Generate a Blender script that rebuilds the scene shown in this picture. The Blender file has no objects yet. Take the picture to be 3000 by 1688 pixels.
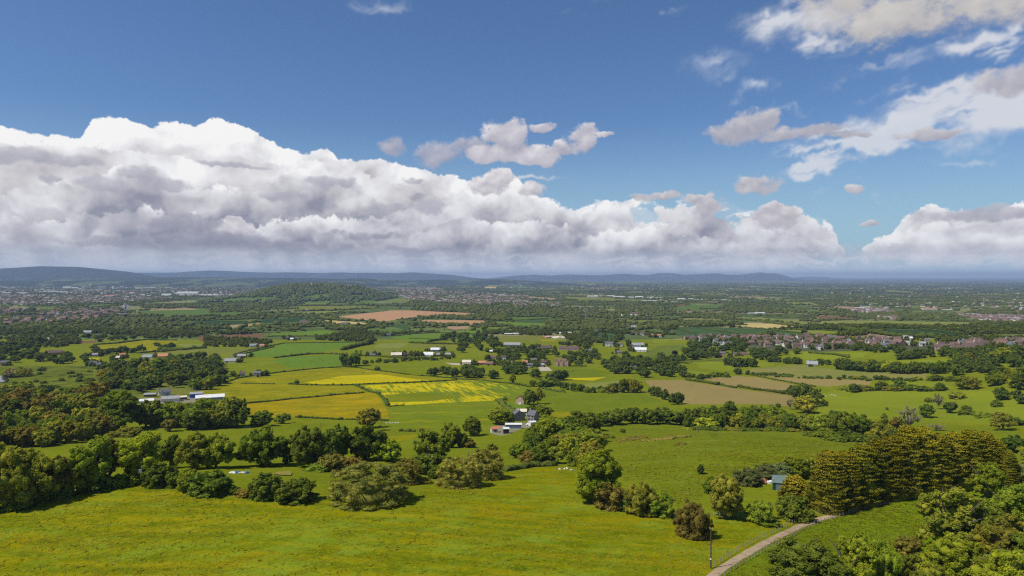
import bpy, bmesh, math, random
import numpy as np
from mathutils import Vector, Matrix
from mathutils.geometry import delaunay_2d_cdt
random.seed(7)
rng = np.random.default_rng(7)
S = bpy.context.scene
COL = S.collection
R = math.radians

# ---------------------------------------------------------------- camera (a drone about 60 m above the near meadow)
FPX, CX, CY, HZ = 2000.0, 1500.0, 844.0, 812.0
PITCH = math.atan((CY - HZ) / FPX)
cam_data = bpy.data.cameras.new('camera')
cam = bpy.data.objects.new('camera', cam_data)
COL.objects.link(cam)
cam.rotation_euler = (math.pi / 2 - PITCH, 0, 0)
cam_data.sensor_width = 36.0
cam_data.lens = FPX / 3000.0 * 36.0
cam_data.clip_start = 0.5
cam_data.clip_end = 300000.0
S.camera = cam
CP, SP = math.cos(PITCH), math.sin(PITCH)

def ray(u, v):
    a = (u - CX) / FPX
    b = (CY - v) / FPX
    return a, CP + b * SP, -SP + b * CP

# the sun stands high on the left
SUN_EL, SUN_AZ = R(55), R(-116)      # azimuth from +Y, clockwise
SUN_DIR = Vector((math.sin(SUN_AZ) * math.cos(SUN_EL), math.cos(SUN_AZ) * math.cos(SUN_EL), math.sin(SUN_EL)))
sl = bpy.data.lights.new('sun', 'SUN')
sl.energy = 4.6
sl.angle = R(0.55)
sl.color = (1.0, 0.95, 0.86)
so = bpy.data.objects.new('sun', sl)
COL.objects.link(so)
so.rotation_euler = (-SUN_DIR).to_track_quat('-Z', 'Y').to_euler()

S.view_settings.view_transform = 'Standard'
S.view_settings.look = 'None'
S.view_settings.exposure = 0.0
S.view_settings.gamma = 1.0
S.view_settings.use_curve_mapping = False
S.cycles.max_bounces = 6
S.cycles.diffuse_bounces = 3
S.cycles.glossy_bounces = 2
S.cycles.transmission_bounces = 3
S.cycles.volume_bounces = 0
S.cycles.transparent_max_bounces = 8
S.cycles.use_denoising = False
S.cycles.pixel_filter_type = 'BLACKMAN_HARRIS'
S.cycles.filter_width = 1.25

# ---------------------------------------------------------------- node helper
class NT:
    def __init__(self, tree):
        self.t = tree
    def n(self, kind, **kw):
        nd = self.t.nodes.new(kind)
        for k, v in kw.items():
            setattr(nd, k, v)
        return nd
    def put(self, sock, val):
        if val is None:
            return
        if hasattr(val, 'is_output'):
            self.t.links.new(val, sock)
        elif isinstance(val, (tuple, list)) and len(val) == 3 and sock.type == 'RGBA':
            sock.default_value = (*val, 1.0)
        else:
            sock.default_value = val
    def m(self, op, a, b=None, c=None, clamp=False):
        nd = self.n('ShaderNodeMath', operation=op)
        nd.use_clamp = clamp
        self.put(nd.inputs[0], a)
        self.put(nd.inputs[1], b)
        self.put(nd.inputs[2], c)
        return nd.outputs[0]
    def add(self, a, b): return self.m('ADD', a, b)
    def sub(self, a, b): return self.m('SUBTRACT', a, b)
    def mul(self, a, b): return self.m('MULTIPLY', a, b)
    def mad(self, a, b, c): return self.m('MULTIPLY_ADD', a, b, c)
    def ramp(self, x, a, b, lo=0.0, hi=1.0, smooth=True):
        nd = self.n('ShaderNodeMapRange', interpolation_type='SMOOTHSTEP' if smooth else 'LINEAR')
        self.put(nd.inputs[0], x)
        for i, q in enumerate((a, b, lo, hi)):
            self.put(nd.inputs[1 + i], q)
        return nd.outputs[0]
    def xyz(self, x, y, z=0.0):
        nd = self.n('ShaderNodeCombineXYZ')
        for i, q in enumerate((x, y, z)):
            self.put(nd.inputs[i], q)
        return nd.outputs[0]
    def sep(self, v):
        nd = self.n('ShaderNodeSeparateXYZ')
        self.put(nd.inputs[0], v)
        return nd.outputs
    def noise(self, vec, scale=1.0, detail=4.0, rough=0.55, dist=0.0, dim='3D'):
        nd = self.n('ShaderNodeTexNoise', noise_dimensions=dim)
        self.put(nd.inputs['Vector'], vec)
        self.put(nd.inputs['Scale'], scale)
        self.put(nd.inputs['Detail'], detail)
        self.put(nd.inputs['Roughness'], rough)
        self.put(nd.inputs['Distortion'], dist)
        return nd.outputs[0]
    def voro(self, vec, scale=1.0, detail=3.0, rough=0.5, feature='F1', dim='2D', smooth=0.4):
        nd = self.n('ShaderNodeTexVoronoi', voronoi_dimensions=dim, feature=feature)
        self.put(nd.inputs['Vector'], vec)
        self.put(nd.inputs['Scale'], scale)
        if 'Detail' in nd.inputs: self.put(nd.inputs['Detail'], detail)
        if 'Roughness' in nd.inputs: self.put(nd.inputs['Roughness'], rough)
        if feature == 'SMOOTH_F1': self.put(nd.inputs['Smoothness'], smooth)
        return nd.outputs['Distance']
    def curve(self, x, pts):
        nd = self.n('ShaderNodeFloatCurve')
        c = nd.mapping.curves[0]
        pts = sorted(pts)
        while len(c.points) < len(pts):
            c.points.new(0.5, 0.5)
        for p, q in zip(c.points, pts):
            p.location = q
        nd.mapping.update()
        self.put(nd.inputs['Value'], x)
        return nd.outputs[0]
    def mix(self, f, a, b, mode='MIX', clampf=True):
        nd = self.n('ShaderNodeMix', data_type='RGBA', blend_type=mode)
        nd.clamp_factor = clampf
        self.put(nd.inputs[0], f)
        self.put(nd.inputs[6], a)
        self.put(nd.inputs[7], b)
        return nd.outputs[2]
    def cramp(self, x, stops, interp='LINEAR'):
        nd = self.n('ShaderNodeValToRGB')
        cr = nd.color_ramp
        cr.interpolation = interp
        while len(cr.elements) < len(stops):
            cr.elements.new(0.5)
        for e, (p, c) in zip(cr.elements, stops):
            e.position = p
            e.color = (*c, 1.0)
        self.put(nd.inputs[0], x)
        return nd.outputs[0]
# ---------------------------------------------------------------- world: daylight sky with cumulus banks and wisps
def AT(u, v):
    x, y, z = ray(u, v)
    return 2000 * math.atan2(x, y), 2000 * z / math.hypot(x, y)
def srgb(r, g_, b):
    f = lambda c: (c / 255 / 12.92) if c / 255 <= 0.04045 else ((c / 255 + 0.055) / 1.055) ** 2.4
    return (f(r), f(g_), f(b))
# the clouds are computed here as a cover (colour and opacity) over azimuth and elevation
A0, A1, T0, T1, NX, NY = -1650.0, 1650.0, -30.0, 930.0, 2200, 640
A, T = np.meshgrid(np.linspace(A0, A1, NX, dtype=np.float32), np.linspace(T0, T1, NY, dtype=np.float32))
PXA, PXT = (A1 - A0) / (NX - 1), (T1 - T0) / (NY - 1)
_h = rng.random((256, 256)).astype(np.float32)
_h2 = rng.random((256, 256, 2)).astype(np.float32)
def vnoise(x, y):
    xi = np.floor(x).astype(np.int32); yi = np.floor(y).astype(np.int32)
    fx = x - xi; fy = y - yi
    fx = fx * fx * fx * (fx * (fx * 6 - 15) + 10); fy = fy * fy * fy * (fy * (fy * 6 - 15) + 10)
    a, b, c, d = (_h[(xi + i) & 255, (yi + j) & 255] for i, j in ((0, 0), (1, 0), (0, 1), (1, 1)))
    return (a + (b - a) * fx) * (1 - fy) + (c + (d - c) * fx) * fy
def fbm(x, y, det=5, rough=0.55, seed=0.0):
    t, w, n = 0.0, 1.0, 0.0
    for k in range(det):
        ca, sa = math.cos(0.7 * k + seed), math.sin(0.7 * k + seed)
        t = t + w * vnoise((x * ca - y * sa) * 2 ** k + seed * 17.3 + 31 * k, (x * sa + y * ca) * 2 ** k + seed * 7.9 + 17 * k)
        n += w; w *= rough
    return (t / n - 0.5) * 1.35 + 0.5
def voro(x, y, det=3, rough=0.5):
    t, w, n = 0.0, 1.0, 0.0
    for k in range(det):
        X, Y = x * 2 ** k + 13.1 * k, y * 2 ** k + 5.7 * k
        xi = np.floor(X).astype(np.int32); yi = np.floor(Y).astype(np.int32)
        s = 0.0
        for i in (-1, 0, 1):
            for j in (-1, 0, 1):
                q = _h2[(xi + i) & 255, (yi + j) & 255]
                ddx = xi + i + q[..., 0] - X; ddy = yi + j + q[..., 1] - Y
                s = s + np.exp(-9.0 * np.sqrt(ddx * ddx + ddy * ddy))
        t = t - w * np.log(s) / 9.0
        n += w; w *= rough
    return t / n
def sstep(x, a, b, lo=0.0, hi=1.0):
    f = np.clip((x - a) / (b - a), 0, 1)
    return lo + (hi - lo) * f * f * (3 - 2 * f)
def outline(pts):
    q = sorted(AT(u, v) for u, v in pts)
    return np.interp(A[0], [p[0] for p in q], [p[1] for p in q]).astype(np.float32)[None, :]
def ramp_col(l, stops):
    p = [s_[0] for s_ in stops]
    return np.stack([np.interp(l, p, [srgb(*s_[1])[k] for s_ in stops]) for k in range(3)], -1)
def shift(b, da, dt):
    return np.roll(np.roll(b, -int(round(da / PXA)), 1), -int(round(dt / PXT)), 0)
wr = fbm(A / 60, T / 60, 4, 0.6, 1.0); wg = fbm(A / 60, T / 60, 4, 0.6, 2.0); wb = fbm(A / 60, T / 60, 4, 0.6, 3.0)
Aw = A + (wr - 0.5) * 55; Tw = T + (wg - 0.5) * 45
FINE = fbm(A / 16, T / 16, 4, 0.65, 4.0)
LOW = fbm(Aw / 170, Tw * 1.8 / 170, 5, 0.6, 5.0)
A2 = A + (wr - 0.5) * 34; T2 = T + (wg - 0.5) * 26
RAG = fbm(A / 55, T / 40, 6, 0.62, 8.0)
RGB = np.zeros((NY, NX, 3)); ALF = np.zeros((NY, NX))
def over(alpha, c):
    global RGB, ALF
    alpha = np.clip(alpha, 0, 1)
    RGB = RGB * (1 - alpha[..., None]) + np.asarray(c) * alpha[..., None]     # premultiplied
    ALF = ALF * (1 - alpha) + alpha
def blur(x, n=1):
    for _ in range(n):
        x = (x + np.roll(x, 1, 0) + np.roll(x, -1, 0)) / 3
        x = (x + np.roll(x, 1, 1) + np.roll(x, -1, 1)) / 3
    return x
def cumulus(top, base, scale, amp, seed, depth, soft=6.0, hi=(238, 238, 240), mid=(205, 203, 206), lo=(150, 150, 164), lit=0.9, base_soft=25.0, bias=0.0, opac=1.0, gaps=0.0):
    '''one rank of cumulus: its top outline, its flat base, billows of two sizes'''
    b0 = voro(Aw / scale + seed, 1.25 * Tw / scale + seed * 1.7, 3, 0.45)
    b1 = shift(b0, -0.16 * scale, 0.30 * scale)
    S2 = scale * 2.3
    c0 = voro(Aw / S2 + seed * 2, 1.3 * Tw / S2 + seed, 2, 0.5)
    c1 = shift(c0, -0.20 * S2, 0.34 * S2)
    d = outline(top) - T + (0.42 - b0) * amp + (0.42 - c0) * amp * 0.7 + (FINE - 0.5) * soft * 2.2
    alpha = sstep(d, 0, soft) * sstep(T - outline(base) + (LOW - 0.5) * 40, -base_soft * 0.5, base_soft) * opac
    if gaps:
        gp = fbm(A2 / 95 + seed, T2 / 62, 5, 0.58, seed)
        alpha = alpha * (1 - gaps * sstep(A, 60, 420) * (1 - sstep(gp + (1 - sstep(T, 120, 190)) * 0.25, 0.44, 0.58)))
    l = (b1 - b0) * lit * 0.62 + (c1 - c0) * 0.95 + 0.84 - 0.50 * d / depth + (LOW - 0.5) * 0.75 + bias
    l = blur(l, 2) + (FINE - 0.5) * 0.10
    over(alpha, ramp_col(l, [(0.0, lo), (0.42, mid), (0.85, hi), (1.0, (250, 249, 248))]))
def lumps(blobs, du=0.0, dv=0.0):
    s = 0.0
    for (u, v, ru, rv) in blobs:
        a, t = AT(u, v)
        q = 1 - ((A2 - a - du * ru) / ru) ** 2 - ((T2 - t - dv * rv) / rv) ** 2
        s = s + np.exp(4.0 * np.maximum(q, -6))
    return np.log(s) / 4.0
def puffs(blobs, scale, amp, seed, soft=0.25, hi=(232, 228, 228), lo=(168, 166, 178), opac=0.97, low_amp=0.9, fine_amp=0.5):
    b0 = voro(A2 / scale + seed, 1.2 * T2 / scale + seed * 1.7, 3, 0.5)
    b1 = shift(b0, -0.15 * scale, 0.30 * scale)
    q0 = lumps(blobs)
    d = q0 + (0.42 - b0) * amp * 0.8 + (RAG - 0.5) * 1.5 * (0.4 + low_amp * 0.6) + (FINE - 0.5) * fine_amp * 0.6
    l = blur((q0 - lumps(blobs, 0.12, -0.40)) * 0.45 + (b1 - b0) * 0.9, 2) + 0.42 + (RAG - 0.5) * 0.35
    s_ = max(soft * 1.7, 0.6)
    over(sstep(d, -0.40 * s_, 0.80 * s_) ** 1.3 * opac, ramp_col(l, [(0.0, lo), (0.55, [0.5 * (x + y) for x, y in zip(lo, hi)]), (1.0, hi)]))
def wisps(blobs, seed, ang=0.25, stretch=5.0, opac=0.85, c=(222, 228, 236), thr=0.0, grain=40.0):
    ca, sa = math.cos(ang), math.sin(ang)
    al = A * ca + T * sa + (LOW - 0.5) * 90
    ac = -A * sa + T * ca + (wb - 0.5) * 45
    n1 = fbm(al / stretch / grain, ac / grain, 5, 0.62, seed)
    n2 = fbm(al / (stretch * 0.7) / (3 * grain), ac / (3 * grain), 3, 0.5, seed + 5)
    tot = 0.0
    for (u, v, ru, rv, w) in blobs:
        a, t = AT(u, v)
        tot = np.maximum(tot, w * np.exp(-1.4 * (((A + (wr - 0.5) * 60 - a) / ru) ** 2 + ((T + (wg - 0.5) * 60 - t) / rv) ** 2)))
    d = tot * ((n1 * 1.3 - 0.65 + n2 - 0.5) * 1.5 + 0.85)
    over(blur(sstep(d, 0.08 + thr, 1.0), 2) * opac, srgb(*c))
# high wisps, upper right and right edge
wisps([(2240, 330, 1, 1, 0), (2110, 190, 110, 50, .55), (2200, 262, 70, 25, .55), (2330, 318, 70, 16, .55), (1900, 12, 170, 34, .6), (1110, 12, 120, 30, .45), (1680, 50, 60, 20, .35)], 2.0, ang=0.35, opac=0.6)
wisps([(2920, 310, 260, 75, 1.5), (2740, 262, 150, 38, 1.5), (2930, 115, 130, 34, 1.5), (2440, 120, 90, 26, .95), (2560, 180, 160, 70, .6), (2480, 235, 110, 30, .5), (2640, 370, 280, 34, .85), (2350, 60, 160, 60, .9), (2720, 340, 40, 16, .9)], 9.0, ang=0.30, stretch=6, opac=0.92, c=(216, 219, 226))
wisps([(2380, 470, 100, 52, 1.9), (2500, 430, 140, 42, 1.9), (2610, 385, 110, 36, 1.5), (2370, 500, 50, 26, 1.5), (2640, 435, 120, 12, .8), (2500, 505, 60, 14, .6), (1570, 523, 110, 8, .8), (2520, 583, 110, 10, .8), (2360, 578, 80, 10, .6), (2800, 470, 120, 12, .5)], 14.0, ang=0.22, stretch=3.5, opac=0.93, c=(212, 217, 226), grain=30)
# soft grey clouds, upper right
puffs([(2630, 20, 220, 70), (2560, 75, 120, 62), (2800, 20, 220, 50), (2940, 10, 130, 50), (2450, 5, 90, 40)], 120, 0.5, 1.3, soft=0.9, hi=(214, 210, 204), lo=(184, 180, 180), low_amp=1.3)
puffs([(3010, 225, 110, 42), (2110, 395, 48, 28), (2180, 372, 75, 44), (2245, 352, 40, 30), (2350, 388, 120, 22), (2480, 400, 60, 10), (2720, 395, 70, 12)], 60, 0.45, 4.2, soft=0.5, hi=(206, 202, 206), lo=(164, 162, 174), opac=0.9)
# mid-sky cumulus
puffs([(1150, 428, 44, 24), (1285, 450, 74, 40), (1370, 428, 60, 30)], 50, 0.4, 5.5, soft=0.6, hi=(196, 194, 204), lo=(158, 158, 176), opac=0.85)
puffs([(1478, 398, 66, 54), (1440, 452, 86, 26), (1560, 456, 84, 24), (1640, 436, 44, 18), (1706, 400, 54, 42), (1590, 376, 34, 18), (1775, 384, 26, 9)], 80, 0.4, 8.1, soft=0.35, hi=(232, 228, 230), lo=(166, 164, 178), opac=0.96)

FLAT = lambda v: [(-200, v), (3200, v)]
# ranks of the great bank, back to front
cumulus([(-300, 380), (0, 366), (100, 392), (235, 402), (270, 350), (350, 345), (440, 372), (500, 352), (565, 375), (640, 345), (700, 370), (760, 395), (815, 420), (880, 452), (960, 432), (990, 470), (1120, 468), (1200, 488), (1330, 512), (1450, 560), (1600, 610), (1700, 650), (1900, 650), (2100, 670), (2300, 720), (2480, 800), (3200, 860)],
              FLAT(780), 90, 26, 3.3, 260, soft=5, bias=0.20, gaps=0.95)
cumulus([(-300, 440), (0, 428), (120, 420), (250, 430), (420, 445), (560, 470), (700, 440), (830, 470), (960, 470), (1060, 500), (1150, 540), (1300, 560), (1400, 520), (1450, 500), (1510, 512), (1560, 575), (1640, 606), (1720, 596), (1800, 584), (1880, 580), (1950, 610), (2010, 585), (2080, 580), (2150, 615), (2230, 640), (2290, 608), (2360, 630), (2420, 645), (2450, 690), (2500, 800), (3200, 860)],
              FLAT(752), 110, 50, 6.1, 150, soft=9, gaps=0.9, bias=-0.04, mid=(208, 205, 208))
cumulus([(-300, 560), (0, 560), (200, 530), (330, 500), (450, 520), (560, 560), (700, 560), (860, 500), (950, 480), (1050, 520), (1110, 590), (1250, 590), (1380, 550), (1460, 540), (1560, 580), (1700, 640), (1800, 590), (1850, 580), (1950, 640), (2050, 600), (2150, 640), (2240, 605), (2330, 600), (2420, 660), (2470, 720), (2500, 800), (3200, 860)],
              FLAT(738), 95, 46, 12.7, 110, soft=8, gaps=0.75, bias=-0.12, mid=(196, 194, 200), lo=(146, 147, 162))
cumulus([(-300, 660), (0, 650), (150, 640), (300, 625), (420, 610), (520, 640), (640, 640), (760, 660), (900, 640), (1000, 640), (1120, 640), (1240, 670), (1350, 620), (1500, 660), (1620, 650), (1750, 690), (1900, 660), (2050, 690), (2200, 670), (2350, 690), (2450, 715), (2500, 800), (3200, 860)],
              FLAT(728), 78, 40, 17.9, 75, soft=10, bias=-0.12, mid=(194, 192, 199), lo=(142, 143, 158), base_soft=14)
# the bank on the right
cumulus([(-300, 900), (2450, 900), (2505, 760), (2560, 700), (2610, 690), (2640, 645), (2700, 612), (2740, 600), (2800, 618), (2900, 610), (3000, 600), (3200, 600)],
              FLAT(758), 72, 26, 21.0, 150, soft=6, bias=0.08)
cumulus([(-300, 900), (2480, 900), (2560, 730), (2640, 700), (2720, 650), (2800, 660), (2880, 640), (3000, 650), (3200, 640)],
              FLAT(748), 80, 36, 25.0, 90, soft=9, bias=-0.06, mid=(200, 198, 204))
# dark scraps and small lit heads in front of the bank
puffs([(60, 455, 150, 24), (210, 470, 90, 16), (300, 545, 70, 24), (410, 515, 60, 28), (470, 540, 70, 26), (150, 520, 34, 12), (660, 480, 90, 8), (960, 535, 60, 18), (1220, 528, 40, 10), (1275, 605, 56, 26), (1155, 606, 28, 14), (840, 575, 60, 12)], 50, 0.5, 30.1, soft=0.55, hi=(200, 198, 206), lo=(158, 158, 172), opac=0.8)
puffs([(430, 715, 210, 14), (620, 700, 170, 22), (800, 722, 170, 16), (560, 655, 120, 20), (1060, 690, 110, 14), (1250, 735, 150, 8), (1880, 742, 120, 9)], 60, 0.4, 33.0, soft=0.7, hi=(170, 168, 180), lo=(138, 139, 155), opac=0.82)
puffs([(693, 668, 42, 20), (690, 650, 20, 16), (1430, 545, 60, 36), (1470, 520, 36, 22), (1560, 560, 46, 24)], 36, 0.35, 36.0, soft=0.3, hi=(238, 234, 234), lo=(184, 180, 188), opac=0.97)
puffs([(2065, 605, 62, 32), (2030, 585, 30, 18), (2270, 640, 62, 36), (2250, 612, 30, 20), (2220, 540, 62, 22), (2195, 528, 36, 18), (1915, 578, 80, 16), (2490, 558, 26, 14), (2560, 660, 28, 9)], 44, 0.4, 39.0, soft=0.4, hi=(222, 217, 218), lo=(170, 168, 178), opac=0.95)
puffs([(2830, 628, 130, 16), (2960, 620, 100, 18)], 50, 0.5, 41.0, soft=0.6, hi=(196, 194, 202), lo=(164, 163, 176), opac=0.85)
# rain and low stratus under the bank
shaft = fbm((A + 0.25 * T) / 60, 0.12 * T / 60, 3, 0.5, 4.0)
f = sstep(shaft, 0.1, 0.9)[..., None]
rc = np.array(srgb(160, 165, 180)) * (1 - f) + np.array(srgb(186, 190, 201)) * f
f = sstep(T, 0.0, 40.0, 0.55, 0.0)[..., None]
rc = rc * (1 - f) + np.array(srgb(205, 210, 218)) * f
over(sstep(T, 92.0, 58.0) * sstep(A, 1300.0, 300.0, 0.45, 0.97) * 0.93, rc)
strat = fbm(Aw * 0.16 / 9, Tw / 9, 4, 0.55, 11.0)
over(blur(sstep(strat, 0.46, 0.70), 2) * sstep(T, 10, 30) * sstep(T, 92, 60) * sstep(A, -1200, 700, 0.25, 0.6), srgb(208, 207, 211))
# low down the sky is bright behind the air that lies in front of it
RGB *= (1 + 0.55 * np.clip(1 - T / 75.0, 0, 1))[..., None]
img = bpy.data.images.new('cloud_cover', NX, NY, alpha=True, float_buffer=True)
img.colorspace_settings.name = 'Linear Rec.709'
img.alpha_mode = 'PREMUL'
img.pixels.foreach_set(np.concatenate([RGB, ALF[..., None]], -1).astype(np.float32).ravel())
img.update()
img.pack()

world = bpy.data.worlds.new('World')
S.world = world
world.use_nodes = True
wt = world.node_tree
wt.nodes.clear()
W = NT(wt)
gen = W.n('ShaderNodeTexCoord').outputs['Generated']
dx, dy, dz = W.sep(gen)
az = W.mul(W.m('ARCTAN2', dx, dy), 2000.0)
hyp = W.m('SQRT', W.add(W.mul(dx, dx), W.mul(dy, dy)))
el = W.mul(W.m('DIVIDE', dz, W.m('MAXIMUM', hyp, 0.02)), 2000.0)
sky = W.n('ShaderNodeTexSky', sky_type='NISHITA')
sky.sun_disc = False
sky.sun_elevation = SUN_EL
sky.sun_rotation = SUN_AZ
sky.altitude = 200
sky.air_density = 1.0
sky.dust_density = 0.6
sky.ozone_density = 3.0
skyc = W.mix(1.0, sky.outputs[0], (0.62, 0.79, 1.0), 'MULTIPLY')
band = W.mul(W.ramp(el, 0.0, 470.0, 1.0, 0.0), 0.68)
skyc = W.mix(band, skyc, tuple(10 * c for c in srgb(165, 202, 216)))
tx = W.n('ShaderNodeTexImage', interpolation='Linear', extension='EXTEND')
tx.image = img
W.put(tx.inputs[0], W.xyz(W.ramp(el, 0, 1), 0, 0))
W.put(tx.inputs[0], W.xyz(W.ramp(az, A0, A1, 0, 1, smooth=False), W.ramp(el, T0, T1, 0, 1, smooth=False), 0))
fade = W.mul(W.ramp(el, 900.0, 840.0), W.ramp(W.m('ABSOLUTE', az), 1640.0, 1540.0))
lowb = W.ramp(el, 0.0, 75.0, 1.5, 1.0)
sb2 = W.n('ShaderNodeVectorMath', operation='SCALE')
W.put(sb2.inputs[0], skyc); W.put(sb2.inputs['Scale'], lowb)
skyc = sb2.outputs[0]
pm = W.n('ShaderNodeVectorMath', operation='SCALE')
W.put(pm.inputs[0], tx.outputs[0]); pm.inputs['Scale'].default_value = 10.0
col = W.mix(W.mul(tx.outputs[1], fade), skyc, pm.outputs[0])
bg = W.n('ShaderNodeBackground')
W.put(bg.inputs[0], col)
bg.inputs[1].default_value = 0.10
out = W.n('ShaderNodeOutputWorld')
wt.links.new(bg.outputs[0], out.inputs[0])
world.cycles.sampling_method = 'MANUAL'
world.cycles.sample_map_resolution = 512
# ---------------------------------------------------------------- ground shape
GD = np.array([0, 60, 100, 140, 170, 200, 240, 300, 350, 400, 500, 650, 900, 1200, 1500, 2200, 3000, 6000, 12000, 20000, 50000, 90000.])
GZ = np.array([-52, -57, -60, -61.5, -62.2, -63, -67.5, -77, -84.5, -91, -103, -114, -123, -128.5, -132, -136, -139, -142, -143, -143.5, -144, -144.])
_k = np.gradient(GZ, GD)
def prof(r):
    '''smooth cubic through the table'''
    r = np.clip(r, 0, 89999)
    i = np.clip(np.searchsorted(GD, r, side='right') - 1, 0, len(GD) - 2)
    h = GD[i + 1] - GD[i]
    t = (r - GD[i]) / h
    return (GZ[i] * (1 + 2 * t) * (1 - t) ** 2 + _k[i] * h * t * (1 - t) ** 2 + GZ[i + 1] * t * t * (3 - 2 * t) + _k[i + 1] * h * t * t * (t - 1))
def sm(x, a, b):
    f = np.clip((x - a) / (b - a), 0, 1)
    return f * f * (3 - 2 * f)
def gz(x, y):
    x = np.asarray(x, float); y = np.asarray(y, float)
    z = prof(np.maximum(y, 0))
    near = sm(y, 30, 90) * (1 - sm(y, 500, 1500))
    z = z + near * (1.1 * np.sin(x / 41 + y / 63) + 0.7 * np.sin(x / 23 - y / 29 + 1.3) + 0.5 * np.sin(y / 19 + x / 57))
    z = z + 38 * sm(x, 250, 640) * sm(y, 330, 620) * (1 - sm(y, 900, 2300))
    z = z + 3.0 * np.exp(-((x + 80) / 60.0) ** 2 - ((y - 185) / 40.0) ** 2)
    z = z + 4.0 * np.exp(-((x - 95) / 45.0) ** 2 - ((y - 300) / 60.0) ** 2)
    return z
def gz1(x, y): return float(gz(x, y))
_T = np.concatenate([np.linspace(20, 1480, 74), np.geomspace(1540, 88000, 46)])
def world(u, v):
    '''where the line of sight through a point of the photograph meets the ground'''
    u = np.atleast_1d(np.asarray(u, float)); v = np.atleast_1d(np.asarray(v, float))
    a = (u - CX) / FPX; b = (CY - v) / FPX
    dy = CP + b * SP; dz = -SP + b * CP
    sx = a / dy; sz = dz / dy                       # per metre of depth y
    ox = np.empty_like(sx); oy = np.empty_like(sx)
    for k0 in range(0, len(u), 20000):
        s = slice(k0, k0 + 20000)
        f = sz[s, None] * _T[None] - gz(sx[s, None] * _T[None], _T[None] + 0 * sx[s, None])
        neg = f < 0
        i = np.where(neg.any(1), neg.argmax(1), len(_T) - 1)
        i = np.clip(i, 1, None)
        lo, hi = _T[i - 1].copy(), _T[i].copy()
        for _ in range(20):
            md = 0.5 * (lo + hi)
            below = sz[s] * md - gz(sx[s] * md, md) < 0
            hi = np.where(below, md, hi); lo = np.where(below, lo, md)
        oy[s] = hi; ox[s] = sx[s] * hi
    return ox, oy
def W1(u, v):
    x, y = world([u], [v])
    return float(x[0]), float(y[0])
def pix(x, y, z):
    fy = y * CP - z * SP; fz = y * SP + z * CP
    return CX + FPX * x / fy, CY - FPX * fz / fy

def tile(s, ox, oy):
    return lambda *p: [(ox + p[i] / s, oy + p[i + 1] / s) for i in range(0, len(p), 2)]
A_ = tile(2.576, 0, 750); B_ = tile(2.576, 1000, 750); C_ = tile(2.576, 2000, 750)
D_ = tile(2.464, 0, 1100); E_ = tile(2.464, 1000, 1100); F_ = tile(2.464, 2000, 1100)
M0 = tile(4.2933, 0, 800); M1 = tile(4.2933, 600, 800); M2 = tile(4.2933, 1200, 800); M3 = tile(4.2933, 1800, 800); M4 = tile(4.2933, 2400, 800)
G_ = tile(6.44, 1300, 1100); H_ = tile(6.44, 380, 1120)

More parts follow.
